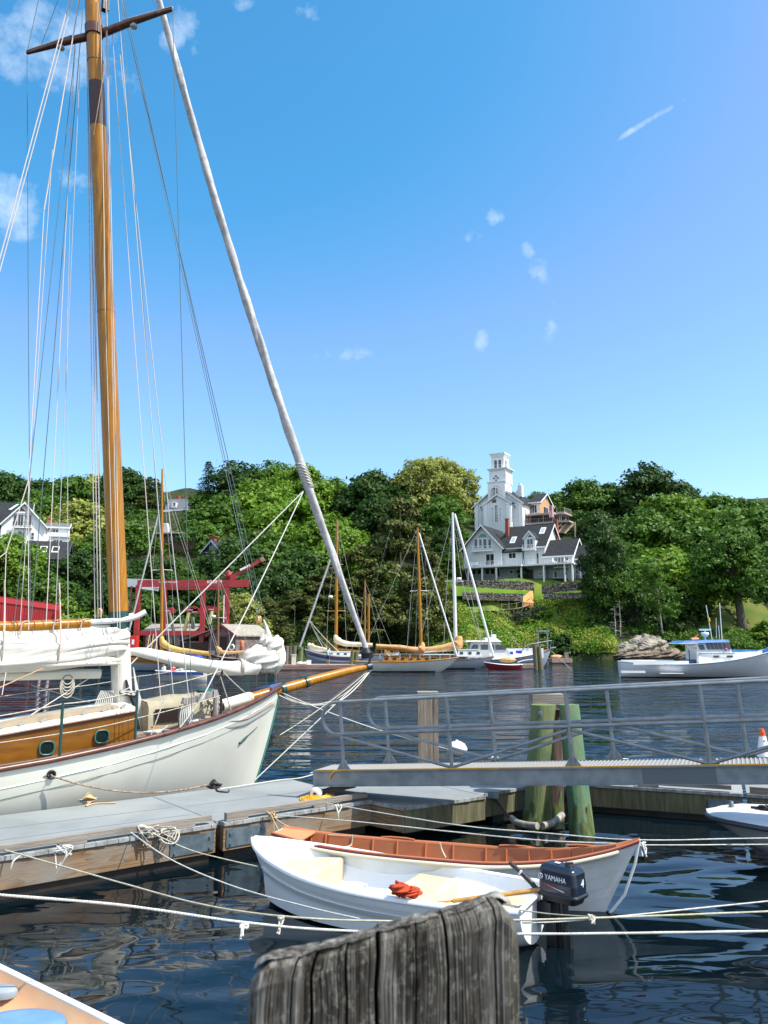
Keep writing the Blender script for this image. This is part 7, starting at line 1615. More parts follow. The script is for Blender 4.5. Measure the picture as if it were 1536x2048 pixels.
# dark wharf under it
wq=thing('timber_wharf','dark timber wharf with white pile tops along the left shore below the sail','wharf',(P(100,1318,96).x,96,0));m=MB();xl=P(-60,1318,96).x;xr=P(235,1318,96).x;m.box(xl,xr,95.5,101,.75,1.1);m.build('deck',mat('dark_wharf',(.07,.06,.05),.9),wq,True)
for u in (5,60,82,99,130,165,200,225): x=P(u,1320,95.4).x;m=MB();m.tube([(x,95.3,-1),(x,95.3,1.7 if u in (82,99) else .9)],.16,8);m.build('pile',mat('white_pile',(.6,.58,.55),.8) if u in (82,99) else pilebrown,wq,True)
m=MB();m.box(xl,xr,95.9,100.9,-1,.74);m.build('crib',mat('crib_black',(.02,.018,.016),.9),wq,True)
# --- grey slate roofed house on top, brown house, black cottage
g=HB('slate_roofed_house','house with blue grey slate mansard roof and dormer between trees near the skyline',335,1040,182,10,zx=(300,1000,6.98));sl_=mat('blue_slate',(.15,.17,.21),.8)
x0,z0=g.L(200,150);x1,_=g.L(400,150);zt=g.L(240,-20)[1];m=MB();m.box(x0+.4,x1+2,0,8,-6,z0);g.build(m,'wall',gw_);m=MB();r0=[(x0+.1,-.3),(x1+2.3,-.3),(x1+2.3,8.3),(x0+.1,8.3)];r1=[(x0+.7,1),(x1+1.5,1),(x1+1.5,7),(x0+.7,7)];m.grid([[Vector((*p,z0+.02)) for p in r0],[Vector((*p,zt)) for p in r1]],False,True);m.add([Vector((*p,zt)) for p in r1],[(0,1,2,3)]);g.build(m,'roof',sl_);m=MB();m.box(x0,x1+2.4,-.45,-.3,z0-.35,z0+.05);g.build(m,'cornice',trimw)
g.zwin(322,50,350,90,-.2,nx=1,nz=2,arch=True,fr=.25);m=MB();a_=g.L(305,40);b_=g.L(370,105);m.box(a_[0],b_[0],-.19,2,b_[1],a_[1]);g.build(m,'dormer',trimw);g.zwin(250,180,330,230,0,nx=2,fr=.15)
m=MB();x,zt2=g.L(60,-210,4);m.box(x0+1.2,x0+2.0,3,4,zt,zt+1.2);m.box(x0+3.0,x0+3.7,3,4,zt,zt+.9);g.build(m,'chimney',brick)
g=HB('brown_house','low brown house with white chimney half hidden in trees above the travel lift',320,1092,150,8,zx=(300,1000,6.98));x0,z1=g.L(10,490);x1,zb=g.L(675,640);m=MB();m.box(x0,x1,0,7,zb-3,z1);g.build(m,'wall',mat('brown_shingle',(.17,.095,.06),.85,col2=(.11,.06,.04),sc=3));m=MB();zt=g.L(480,430,3)[1];m.grid([[Vector(p) for p in ((x0-.8,-.9,z1),(x1+.8,-.9,z1),(x1+.8,7.9,z1),(x0-.8,7.9,z1))],[Vector(p) for p in ((x0-.8,-.9,z1+.18),(x1+.8,-.9,z1+.18),(x1+.8,7.9,z1+.18),(x0-.8,7.9,z1+.18))],[Vector(p) for p in ((x0+3,3,zt),(x1-3,3,zt),(x1-3,4,zt),(x0+3,4,zt))]],False,True);g.build(m,'roof',mat('brown_grey_roof',(.12,.105,.095),.9))
for (u0,u1) in ((280,312),(345,378),(400,425),(575,640)): g.zwin(u0,500,u1,560,0,nx=2 if u0>500 else 1,fr=.07,fm=mat('blue_grey_trim',(.25,.33,.38),.6),gm=mat('painted_reflection',(.2,.3,.34),.15))  # reflection put into the panes as a pale base colour
m=MB();x,zt=g.L(215,325,1.5);m.poly([(x-.55,1.2,z1-2),(x+.65,1.2,z1-2),(x+.65,1.2,zt-.9),(x+.4,1.2,zt),(x-.5,1.2,zt)],(0,.9,0));m.box(x-.2,x+.15,1.15,1.2,zt-.3,zt-.12);g.build(m,'chimney',mat('white_chimney',(.66,.63,.58),.8))
g=HB('black_cottage','small black gabled cottage with pale blue trim and white urns on its deck',404,1129,138,22,zx=(300,1000,6.98));bt_m=mat('pale_blue_trim',(.36,.42,.50),.6);x0,ze_=g.L(750,715);x1,_=g.L(985,715);zr_=g.L(868,575)[1];g.block(x0,x1,0,7,-4,ze_,zr_,'y',mat('black_shingle',(.018,.018,.02),.8),asphroof,ov=.45,tm=bt_m)
g.zwin(840,620,872,695,nx=1,nz=2,fm=bt_m);g.zwin(878,620,908,695,nx=1,nz=2,fm=bt_m);g.zwin(785,775,865,880,nx=2,fm=bt_m,fr=.12);g.zwin(890,770,985,880,nx=2,fm=bt_m,fr=.1)
m=MB();m.bar((g.L(780,735,-.1)[0],-.1,g.L(780,735)[1]),(g.L(985,735,-.1)[0],-.1,g.L(985,735)[1]),.12,.2);g.build(m,'band_board',bt_m);m=MB();x,zt=g.L(868,515,3);m.box(x-.5,x+.45,3,3.8,zr_-.5,zt);m.box(x-.75,x+.65,2.9,3.9,zt,zt+.15);g.build(m,'chimney',brick)
m=MB();zf=g.L(830,905,-1.4)[1];m.box(x0-.2,x1+1.2,-1.8,-.01,zf-.2,zf);m.box(x0,x0+.2,-1.7,-1.5,-5,zf-.2);m.box(x1,x1+.2,-1.7,-1.5,-5,zf-.2);g.build(m,'deck',mat('dark_deck',(.06,.05,.05),.8));g.rail((x0-.1,-1.7,0),(x1+1.1,-1.7,0),zf,.85,.35,mt=black)
for k,(zx_,lb) in enumerate(((822,'left white urn on the black cottage deck'),(865,'right white urn on the black cottage deck'))):
    x=g.L(zx_,880,-1.2)[0];ur=thing('garden_urn',lb,'urn',g.O+Vector((x*g.c-1.2*g.s,-x*g.s-1.2*g.c,zf)),0,'white urns on the black cottage deck');MB().lathe([(.12,0),(.1,.1),(.3,.35),(.34,.6),(.3,.75),(.36,.8),(.0,.82)],(0,0,0),14).build('bowl',gw_,ur)
ub=thing('small_house','tiny cream house with small window left of the big house between trees','house',P(900,1108,158));q=P(884,1108,158);q2=P(903,1091,158);m=MB();m.poly([(q.x,158,q.z-3),(q2.x,158,q.z-3),(q2.x,158,q2.z),(q.x,158,q2.z)],(0,5,0));m.build('wall',MATS['cream_clapboard'],ub,True);m=MB();m.grid([[Vector((q.x-.4,157.6,q2.z)),Vector((q2.x+.4,157.6,q2.z))],[Vector((q.x-.4,160.5,q2.z+1.6)),Vector((q2.x+.4,160.5,q2.z+1.6))]],False);m.build('roof',MATS['tan_shingle'],ub,True);m=MB();c_=P(895,1102,157.9);m.box(c_.x-.35,c_.x+.35,157.93,157.98,c_.z-.5,c_.z+.5);m.build('window',glass,ub,True)
# ------------------------------------------------------------------ boatyard: shingled boathouse, shed behind it, travel lift
g=HB('shingled_boathouse','small weathered shingled boathouse with a dark red framed door on the wharf',240+847/4.8,1140+830/4.8,98,24,'boathouse',zx=(240,1140,4.8))
x1,ze_=g.L(1112,625);zr_=g.L(975,530)[1];g.block(0,x1,0,7.5,-.3,ze_,zr_,'y',shingle,shingroof,ov=.3,tm=mat('dull_red_trim',(.20,.03,.035),.6));zf=g.L(980,800)[1]
m=MB();a_=g.L(950,640);b_=g.L(1028,770);m.box(a_[0],b_[0],-.01,.02,b_[1],a_[1]);dd_=g.build(m,'doorway',mat('doorway_dark',(.02,.012,.012),.8));m=MB();m.box(a_[0]-.12,a_[0],-.06,-.004,b_[1],a_[1]+.12);m.box(b_[0],b_[0]+.12,-.06,-.004,b_[1],a_[1]+.12);m.box(a_[0],b_[0],-.06,-.004,a_[1],a_[1]+.12);g.build(m,'door_frame',MATS['dull_red_trim'],dd_)
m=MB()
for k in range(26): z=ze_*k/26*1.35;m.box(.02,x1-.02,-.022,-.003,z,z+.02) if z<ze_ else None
g.build(m,'course_shadow',mat('shingle_shadow',(.06,.05,.045),.9))  # dark strips paint the shadow lines under the shingle courses
m=MB();xs_=g.L(600,640,4)[0];m.box(-4.6,-.02,1.2,6.8,-.3,ze_-.9);g.build(m,'lean_to_shade',mat('open_side_dark',(.045,.028,.025),.9));m=MB();m.add([Vector(p) for p in ((-5.2,.9,ze_-.75),(x1/2,.9,zr_+.1),(x1/2,7.4,zr_+.1),(-5.2,7.4,ze_-.75),(-5.2,.9,ze_-.65),(x1/2,.9,zr_+.2),(x1/2,7.4,zr_+.2),(-5.2,7.4,ze_-.65))],[(0,3,2,1),(4,5,6,7),(0,1,5,4),(3,0,4,7)]);g.build(m,'lean_to_roof',shingroof)  # solid dark box paints the shade inside the open lean-to
lb=thing('life_ring','white life ring hanging on the shingled boathouse','life ring',g.O+Vector((0,0,0)));q=g.L(1072,742,-.12);c_=g.O+Vector((q[0]*g.c-.12*g.s,-q[0]*g.s-.12*g.c,q[1]));lb.location=c_;m=MB();m.tube([Vector((.32*math.cos(t)*g.c,-.32*math.cos(t)*g.s,.32*math.sin(t))) for t in np.linspace(0,6.283,22)],.09,8);m.build('ring',trimw,lb)
g2=HB('long_low_shed','long low grey roofed shed with dark walls behind the travel lift',240+215/4.8,1140+800/4.8,108,10,'shed',zx=(240,1140,4.8));x1,ze_=g2.L(690,598);zr_=g2.L(400,528,3)[1];g2.block(0,x1,0,6,-.5,ze_,zr_,'x',mat('dark_red_wall',(.09,.02,.02),.8),shingroof,ov=.3,trim=False)
m=MB()
for k in range(9): m.box(.5+k*1.05,1.1+k*1.05,-.25,-.02,0,ze_*.9)
g2.build(m,'stored_gear',mat('grey_gear',(.22,.19,.17),.8,col2=(.1,.08,.07),sc=3))
# travel lift: red gantry with four legs, sling rams, jib crane
tl=thing('travel_lift','red steel boat travel lift gantry with a small jib crane on top','travel lift',P(360,1300,104));Yn,Yf=100.5,107.5
def tp(u,v,Y): return P(u,v,Y)
def beam(a,b,w_,h_,nm,mt=redpaint): return MB().bar(a,b,w_,h_).build(nm,mt,tl,True)
zt=P(400,1172,Yn).z;zb=1.0
beam(P(276,1167,Yn),P(497,1167,Yn),.6,.85,'top_beam');
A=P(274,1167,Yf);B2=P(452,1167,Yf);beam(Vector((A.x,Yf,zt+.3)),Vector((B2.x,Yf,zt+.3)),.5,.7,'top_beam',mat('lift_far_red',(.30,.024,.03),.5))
for (u,Y,v1) in ((277,Yn,1262),(455,Yn,1300),(330,Yf,1262),(407,Yn,1262)):
    p=P(u,1180,Y);beam(Vector((p.x,Y,zb if v1>1280 else zb+.2)),Vector((p.x,Y,zt)),.55,.55,'leg')
m=MB();a=P(268,1170,Yn);m.bar(Vector((a.x-.3,Yn,zb)),Vector((a.x-.3,Yn,zt)),.18,.18);[m.bar(Vector((a.x-.5,Yn-.2,zb+1+1.5*k)),Vector((a.x+.2,Yn-.2,zb+1+1.5*k)),.06,.06) for k in range(4)];m.build('ladder',mat('rust_dark',(.12,.05,.045),.7),tl,True)
beam(P(270,1266,Yn),P(420,1266,Yn),.5,.55,'lower_beam');beam(P(235,1165,Yf+1),P(320,1168,Yf),.9,1.1,'white_beam',mat('beam_white',(.6,.64,.64),.5));beam(P(280,1173,Yf),P(318,1178,Yf),.6,.6,'white_beam',MATS['beam_white'])
beam(P(450,1166,Yn+3),P(497,1166,Yn+3),.5,.5,'crane_platform')
beam(P(465,1163,Yn+1),P(465,1150,Yn+1),.55,.55,'crane_post');beam(P(460,1157,Yn+1),P(526,1118,Yn+1),.38,.42,'crane_arm');m=MB();m.bar(P(480,1140,Yn+.7),P(500,1130,Yn+.7),.05,.26);m.build('arm_sign',trimw,tl,True);MB().bar(P(522,1121,Yn+1),P(528,1117,Yn+1),.5,.55).build('arm_tip',mat('rusty_tip',(.35,.2,.15),.8),tl,True);beam(P(470,1157,Yn+1),P(488,1140,Yn+1),.15,.15,'ram',mat('ram_tan',(.5,.35,.2),.5));MB().grid(crump(P(457,1150,Yn+1),.5,.4,.55,0,9),True,True).build('winch',redpaint,tl,True)
for (u0,v0,u1,v1) in ((339,1225,353,1290),(378,1225,367,1270),(424,1222,418,1248),(385,1235,386,1258)):
    MB().tube([P(u0,v0,Yn+1.5),P(u1,v1,Yn+1.5)],.24 if u0 not in (339,) else .2,8).build('sling_strut',mat('strut_yellow',(.62,.58,.25),.6) if u0 in (378,424) else mat('strut_grey',(.22,.24,.18),.8),tl,True)
for (u,v) in ((336,1221),(381,1219),(423,1218),(390,1223)):
    p=P(u,v,Yn+1.4);m=MB();m.poly([p+Vector((-.9,0,-.3)),p+Vector((.9,0,-.3)),p+Vector((.9,0,.15)),p+Vector((.45,0,.45)),p+Vector((0,0,.3)),p+Vector((-.45,0,.45)),p+Vector((-.9,0,.15))],(0,.3,0));bl_=m.build('sling_block',redpaint,tl,True);m=MB();m.box(p.x-.4,p.x+.3,p.y-.03,p.y-.01,p.z-.12,p.z+.02);m.build('plate',mat('worn_white',(.5,.42,.42),.7),bl_,True)
a=P(430,1164,Yn);fM=frameM((a.x,Yn-.31,a.z),(1,0,0),(0,0,1));text('side_lettering','60 BFM',.62,trimw,fM,tl,.01,world=True);a=P(338,1165,Yn);text('side_lettering','MARINE TRAVELIFT',.28,trimw,frameM((a.x,Yn-.31,a.z),(1,0,0),(0,0,1)),tl,.01,world=True)
m=MB();q=P(269,1284,Yn-1.2);m.box(q.x-.5,q.x+.4,q.y-.6,q.y+.6,.9,q.z+.8);m.build('engine_box',mat('engine_red',(.55,.03,.02),.4),tl,True);m=MB();m.box(q.x-.15,q.x+.15,q.y-.63,q.y-.61,q.z-.3,q.z+.3);m.build('engine_label',trimw,tl,True)
# wharf carrying the boathouse
wf=thing('boatyard_wharf','grey plank wharf with stone crib in front of the boathouse','wharf',P(400,1312,95));x0=P(262,1312,95).x;x1=P(560,1312,95).x;m=MB();m.box(x0,x1,94,112,.72,1.02);m.build('deck',greywood,wf,True);m=MB();m.box(x0+.3,x1-.3,94.6,111.5,-1.5,.71);m.build('crib',mat('crib_dark',(.06,.05,.04),.9,col2=(.12,.1,.08),sc=1),wf,True)
for k in range(16): x=x0+.3+(x1-x0-.6)*k/15;m=MB();m.tube([(x,93.9,-1),(x,93.9,1.5)],.16,8);m.build('pile',pilebrown if k % 3 else greywood,wf,True)
# timbers, small gear
for k,(u,a_,b_) in enumerate(((296,1300,1270),(304,1300,1268),(312,1304,1272))): tag(MB().tube([P(u-2,a_,96.5),P(u+3,b_,97)],.07,6).build('wooden_pole',tan),['leftmost wooden pole leaning by the lift beam','middle wooden pole leaning by the lift beam','rightmost wooden pole leaning by the lift beam'][k],'pole','poles leaning on the wharf')
gt=thing('railing_frame','white arched metal frame right of the boathouse','frame',P(478,1275,99));m=MB();[m.tube(smoothpath([P(u0,1278,Y),P(u0+1,1262,Y),P(u0+6,1256,Y),P(u0+14,1258,Y),P(u0+16,1278,Y)],4),.07,6) for u0,Y in ((466,99),(468,100.2))];m.build('hoop',trimw,gt,True)
ow=thing('propane_tank','small orange and white tank standing right of the boathouse','tank',P(484,1294,97.5));MB().lathe([(.25,0),(.25,.6),(.18,.75),(0,.8)],(0,0,0),12).build('body',mat('buoy_orange',(.75,.16,.04),.5),ow)
hd=thing('wharf_railing','low grey pipe railing on the wharf right of the boathouse','railing',P(520,1300,96));m=MB();m.bar(P(484,1292,96.5),P(560,1292,96.5),.06,.06);[m.bar(P(484+15*k,1292,96.5),P(484+15*k,1308,96.5),.06,.06) for k in range(6)];m.build('rails',greywood,hd,True)
rngc=random.Random(9)
for k in range(9):
    u=296+k*16+rngc.uniform(-3,3);p=P(u,1306,95.5);p.z=1.02;cr_=thing('gear_crate',['leftmost dark crate on the wharf edge','second dark crate from the left on the wharf edge','grey crate on the wharf below the yellow sail cover','crate in the middle of the wharf edge','crate behind the blue tarp','crate right of the blue tarp','crate left of the boathouse corner','crate in front of the boathouse','rightmost crate near the boathouse door'][k],'crate',p,rngc.uniform(-.4,.4),'crates along the boatyard wharf')
    w_=rngc.uniform(.35,.6);hh=rngc.uniform(.35,.8);m=MB();m.box(-w_,w_,-.3,.3,0,hh);m.box(-w_-.03,w_+.03,-.33,.33,hh*.8,hh*.9);m.build('box',[greywood,pilebrown,MATS['grey_gear']][k % 3],cr_)
# long pinkish dock with pilings, in the middle distance
dk1=thing('harbour_dock','long low pinkish timber dock with a person on it in the centre of the harbour','dock',(P(650,1330,84).x,84,0));xa=P(556,1334,83).x;xb=P(752,1334,83).x
m=MB();m.box(xa,xb,83,86.5,.28,.5);m.build('deck',mat('pinkish_planks',(.38,.28,.24),.85,col2=(.28,.2,.17),sc=2),dk1,True);m=MB();m.box(xa,xb,82.95,83.0,.05,.46);m.box(xa,xb,83.05,86.4,-.1,.27);m.build('fascia',mat('pink_fascia',(.34,.22,.18),.85,col2=(.22,.12,.1),sc=2,st=(.3,1,3)),dk1,True)
for k,(u,vt,mt) in enumerate(((559,1301,pilegreen),(567,1303,pilegreen),(574,1292,greywood),(580,1292,mosswood),(588,1291,mosswood),(601,1294,pilegreen),(700,1302,pilegreen),(712,1304,mosswood))):
    p=P(u,1330,84.5);q=P(u+(6 if u==700 else 1),vt,84.5);r_=thing('dock_piling',['green piling at the left end of the pinkish dock','second piling from the left end of the pinkish dock','tall grey piling behind the left end of the dock','fourth piling in the cluster at the left of the dock','tallest piling with a pale top in the cluster','rightmost green piling of the cluster by the thin white headsail','leaning green piling behind the bowsprit tip','dark piling just right of the leaning one behind the bowsprit'][k],'piling',(p.x,84.5,0),0,'pilings of the harbour dock');MB().tube([(p.x,84.5,-1),q],.24,10).build('shaft',mt,r_,True)
rp=thing('rail_log','reddish log lying across the pilings at the left end of the dock','log',P(560,1296,84));MB().tube([P(549,1298,84),P(569,1295,84)],.17,8).build('log',mat('red_log',(.35,.15,.08),.8),rp,True)
wb=thing('white_locker','white upright locker on the left end of the pinkish dock','locker',P(587,1328,84.3));p=P(587,1328,84.3);q=P(591,1310,84.3);m=MB();m.box(p.x-.2,p.x+.25,84.2,84.6,.5,q.z);m.build('box',mat('locker_cream',(.66,.63,.5),.6),wb,True);m=MB();m.box(p.x-.24,p.x+.29,84.16,84.64,q.z,q.z+.06);m.build('lid',trimw,wb,True)
bg_=thing('white_bag_pile','pile of pale bags and gear on the pinkish dock','gear',P(607,1329,84));m=MB();m.grid(crump(P(600,1329,84)+Vector((0,0,.12)),.45,.3,.16,0,3,20,12),True,True);m.grid(crump(P(612,1329,84)+Vector((0,0,.12)),.5,.3,.18,0,6,20,12),True,True);m.box(P(618,1330,84).x-.25,P(618,1330,84).x+.2,83.8,84.2,.5,.95);m.build('bags',trimw,bg_,True)
# ------------------------------------------------------------------ people
def person(label,base,hgt,pose='stand',rz=0.0,shirt=None,short=None,hair=None,hat=None):
    r=thing('person',label,'person',base,rz);k=hgt/1.75
    V=[(0,0,.95),(0,0,1.2),(0,0,1.42),(0,0,1.52),(0,-.01,1.66),(.19,0,1.42),(.23,.02,1.13),(.22,-.08,.88),(-.19,0,1.42),(-.24,.03,1.13),(-.22,-.08,.88),(.10,0,.88),(.11,-.02,.48),(.11,.02,.06),(.11,-.12,.03),(-.10,0,.88),(-.12,.02,.48),(-.12,.05,.06),(-.12,-.09,.03)]
    if pose=='sit': V=[(0,0,.45),(0,.02,.7),(0,0,.93),(0,-.02,1.03),(0,-.05,1.17),(.19,0,.92),(.25,-.1,.66),(.2,-.32,.6),(-.19,0,.92),(-.25,-.1,.66),(-.2,-.32,.6),(.1,-.08,.42),(.13,-.45,.45),(.13,-.5,.06),(.13,-.62,.03),(-.1,-.08,.42),(-.13,-.45,.45),(-.13,-.5,.06),(-.13,-.62,.03)]
    E_=[(0,1),(1,2),(2,3),(3,4),(2,5),(5,6),(6,7),(2,8),(8,9),(9,10),(0,11),(11,12),(12,13),(13,14),(0,15),(15,16),(16,17),(17,18)]
    rad=[.13,.12,.12,.055,.095,.06,.045,.03,.06,.045,.03,.085,.055,.04,.035,.085,.055,.04,.035]
    me=bpy.data.meshes.new('body');me.from_pydata([tuple(Vector(v)*k) for v in V],E_,[]);o=bpy.data.objects.new('body',me);C.objects.link(o);o.parent=r;md=o.modifiers.new('s','SKIN');sv=me.skin_vertices[0].data
    for i,q in enumerate(rad): sv[i].radius=(q*k,q*k*.8)
    sv[0].use_root=True;md.use_smooth_shade=True;su=o.modifiers.new('u','SUBSURF');su.levels=2;su.render_levels=2;me.materials.append(skin);md2=None
    v=[Vector(q)*k for q in V];m=MB();m.tube([v[0]+Vector((0,0,-.02)),v[1],v[2]+Vector((0,0,.02)),v[3]-Vector((0,0,.06))],[.165*k,.15*k,.165*k,.07*k],12);m.tube([v[5]*.9+v[2]*.1,v[5].lerp(v[6],.75)],[.085*k,.065*k],8);m.tube([v[8]*.9+v[2]*.1,v[8].lerp(v[9],.75)],[.085*k,.065*k],8);m.build('shirt',shirt,r)
    m=MB();m.tube([v[0]+Vector((0,0,.04)),v[0]-Vector((0,0,.08))],.17*k,12)
    for a,b in ((11,12),(15,16)): m.tube([v[a]+Vector((0,0,.04)),v[a].lerp(v[b],.75)],[.115*k,.09*k],9)
    m.build('shorts',short,r);m=MB();h_=v[4]+Vector((0,.02,.03))*k;m.lathe([(0,.125*k),(.07*k,.11*k),(.108*k,.04*k),(.105*k,-.04*k),(.085*k,-.08*k)],h_,12);m.build('cap' if hat else 'hair',hat or hair,r)
    if hat: m=MB();m.lathe([(.1*k,.03*k),(.17*k,.02*k),(.17*k,.03*k),(.1*k,.045*k)],h_,14);m.build('brim',hat,r)
    m=MB();f=v[4]+Vector((0,-.095,-.01))*k;m.tube([f,f+Vector((0,-.03*k,-.02*k))],.012*k,5);m.build('nose',skin,r);return r
pf_=G(656,1329.5,.5);person('person in pale blue vest and dark shorts standing on the pinkish dock',pf_,1.72,'stand',math.pi*.93,mat('pale_blue_cloth',(.50,.64,.66),.9),mat('navy_cloth',(.03,.05,.12),.9),mat('brown_hair',(.12,.06,.03),.8))
# ------------------------------------------------------------------ moored boats in the harbour
def fhull(r,xs,xe,zb,zm,zs,beam,bow_over,stern_over,mt,Y,name='hull',rot=1,deckm=None,stripe=None,boot=None):
    # xs = stern x, xe = bow x (world, at water distance Y), heights of the sheer at bow, middle, stern
    L_=abs(xe-xs);sg=1 if xe>xs else -1;st=[]
    for t in np.linspace(0,1,22):
        zsh=(1-t)**2*zs+2*t*(1-t)*(2*zm-.5*(zs+zb))+t*t*zb;b=beam/2*(max(0,1-(abs(t-.45)/(.45 if t<.45 else .55))**2.2)*(.78 if t<.45 else 1)+(.22 if t<.45 else 0)*1)
        if t>.995: b=.02
        xk=t*L_;xk=xk-(bow_over*max(0,(t-.72)/.28)**1.4)+stern_over*max(0,(.22-t)/.22)**1.3;st.append((t*L_,xk,max(b,.02),zsh,-.35+.25*t**6+(.35 if stern_over>.3 else .1)*max(0,(.15-t)/.15),.62*(1-t**3)+.08))
    o_=Vector((xs,Y,0));m=MB(Matrix.Translation(o_) @ Matrix.Diagonal((sg,1,1,1)))
    for sd in (1,-1): m.grid(hull_rows(st,10,sd))
    h0=st[0];tp_=[prof(j/10,h0[5]) for j in range(11)];m.add([Vector((h0[1]+(h0[0]-h0[1])*z,h0[2]*y,h0[4]+(h0[3]-h0[4])*z)) for y,z in tp_]+[Vector((h0[1]+(h0[0]-h0[1])*z,-h0[2]*y,h0[4]+(h0[3]-h0[4])*z)) for y,z in tp_[::-1]],[tuple(range(22))])
    m.build(name,mt,r,True)
    m=MB(Matrix.Translation(o_) @ Matrix.Diagonal((sg,1,1,1)));m.grid([[Vector((q[0],q[2]*k/4*.98,q[3]-.03+.05*(1-(k/4)**2))) for k in range(-4,5)] for q in st]);m.build('deck',deckm or white,r,True)
    m=MB(Matrix.Translation(o_) @ Matrix.Diagonal((sg,1,1,1)))
    for sd in (1,-1): m.tube([Vector((q[0],sd*(q[2]+.01),q[3])) for q in st],.045,5)
    m.build('toe_rail',stripe or darkwood,r,True)
    if boot:
        m=MB(Matrix.Translation(o_) @ Matrix.Diagonal((sg,1,1,1)))
        for sd in (1,-1):
            rows=[]
            for q in st:
                pts=[]
                for j in range(60):
                    y,z=prof(j/59,q[5]);zz=q[4]+(q[3]-q[4])*z;pts.append((zz,q[1]+(q[0]-q[1])*z,q[2]*y))
                lo_=min(pts,key=lambda p: abs(p[0]+.02));hi_=min(pts,key=lambda p: abs(p[0]-.10));rows.append([Vector((lo_[1],sd*(lo_[2]+.012),-.03)),Vector((hi_[1],sd*(hi_[2]+.012),.09))])
            m.grid(rows)
        m.build('waterline_stripe',boot,r,True)
    return st
def mast(r,u,vt,vb,Y,rad,mt,u2=None,spread=None,radar=None,smt=None):
    a=P(u2 or u,vb,Y);b=P(u,vt,Y);MB().tube([a,a.lerp(b,.6),b],[rad,rad*.9,rad*.55],10).build('mast',mt,r,True)
    for (v,hw) in (spread or []):
        c=a.lerp(b,(v-vb)/(vt-vb));MB().tube([c+Vector((-hw,.1,-.05)),c,c+Vector((hw,-.1,-.05))],.045,6).build('spreader',smt or white,r,True)
    for (uu,v) in (radar or []): c=P(uu,v,Y);m=MB();m.lathe([(0,.16),(.22,.14),(.28,0),(.22,-.13),(0,-.15)],c,12);m.build('radar_dome',white,r,True)
    return a,b
def wires(r,ls,rad=.014,mt=None):
    for (u0,v0,Y0,u1,v1,Y1) in ls: MB().tube([P(u0,v0,Y0),P(u1,v1,Y1)],rad,4,False).build('stay',mt or wire_l,r,True)
def cover(r,pts,mt,name='sail_cover',fl=1.3): # pts (u, v, radius) at Y
    q=smoothpath([P(u,v,Y) for u,v,_,Y in pts],4);m_=len(q);rr=[]
    for i in range(m_): t=i/(m_-1)*(len(pts)-1);j=min(int(t),len(pts)-2);rr.append((pts[j][2]+(pts[j+1][2]-pts[j][2])*(t-j))*(1+.07*math.sin(i*1.7)))
    MB().tube(q,rr,10).build(name,mt,r,True)
def trunk(r,u0,u1,v0,v1,Y,w,mt,top=white,wins=3,name='coachroof'):
    a=P(u0,v1,Y-w/2);b=P(u1,v0,Y-w/2);m=MB();m.poly([(a.x,Y-w/2,a.z),(b.x,Y-w/2,a.z),(b.x-.35,Y-w/2+.08,b.z),(a.x+.1,Y-w/2+.08,b.z)],(0,w-.16,0));c=m.build(name,mt,r,True);m=MB();m.box(a.x,b.x-.3,Y-w/2+.02,Y+w/2-.1,b.z+.003,b.z+.07);m.build('roof',top,c,True)
    m=MB();n=wins
    for k in range(n): x=a.x+(b.x-a.x)*(k+.5)/n;m.box(x-.16,x+.16,Y-w/2-.005,Y-w/2+.07,a.z+(b.z-a.z)*.35,a.z+(b.z-a.z)*.72)
    m.build('window_strip',glass,c,True)
# A: pale hull behind the staysail, yellow sail cover
YA=80;r=thing('sailboat','pale hulled sailboat with a yellow sail cover in front of the travel lift','sailboat',(P(330,1340,YA).x,YA,0),0,'sailboats moored in the harbour')
fhull(r,P(437,1330,YA).x,P(232,1330,YA).x,1.75,1.15,1.2,3.0,1.5,.8,greyhull,YA,boot=MATS['navy_blue_paint'])
trunk(r,262,330,1306,1318,YA,1.8,varnish_h,wins=4);mast(r,324.5,938,1312,YA,.16,varnish,323,[(1143,1.1)],None,white);cover(r,[(323,1272,.14,YA),(326,1286,.36,YA),(345,1297,.28,YA),(380,1302,.2,YA),(417,1306,.14,YA)],mat('yellow_cover',(.62,.42,.13),.8,col2=(.5,.33,.1),sc=2,bump=.4,bsc=4));MB().tube([P(323,1302,YA),P(420,1310,YA)],.07,8).build('boom',varnish,r,True)
wires(r,[(324,945,YA,305,1143,YA),(305,1143,YA,300,1315,YA),(324,945,YA,343,1143,YA),(343,1143,YA,350,1315,YA),(324,940,YA,440,1310,YA),(324,960,YA,437,1312,YA+1)]);MB().tube([P(317,1028,YA),P(251,1290,YA)],.085,7).build('furled_headsail',MATS['grey_white_sailcloth'],r,True)
# blue tarp boat
YT=86;r=thing('small_tender','small white tender under a bright blue tarpaulin by the wharf','tender',(P(375,1325,YT).x,YT,0));fhull(r,P(415,1325,YT).x,P(325,1325,YT).x,1.3,.9,.9,1.7,.4,.1,farwhite,YT);m=MB();p=P(378,1316,YT);m.grid(crump(p+Vector((0,0,.05)),1.6,.9,.35,0,12,24,12,.1),True,True);m.build('blue_tarpaulin',mat('tarp_blue',(.01,.05,.45),.6),r,True);m=MB();m.grid(crump(P(382,1306,YT),.9,.5,.18,0,14,18,10,.15),True,True);m.build('tan_cushion',tan,r,True)
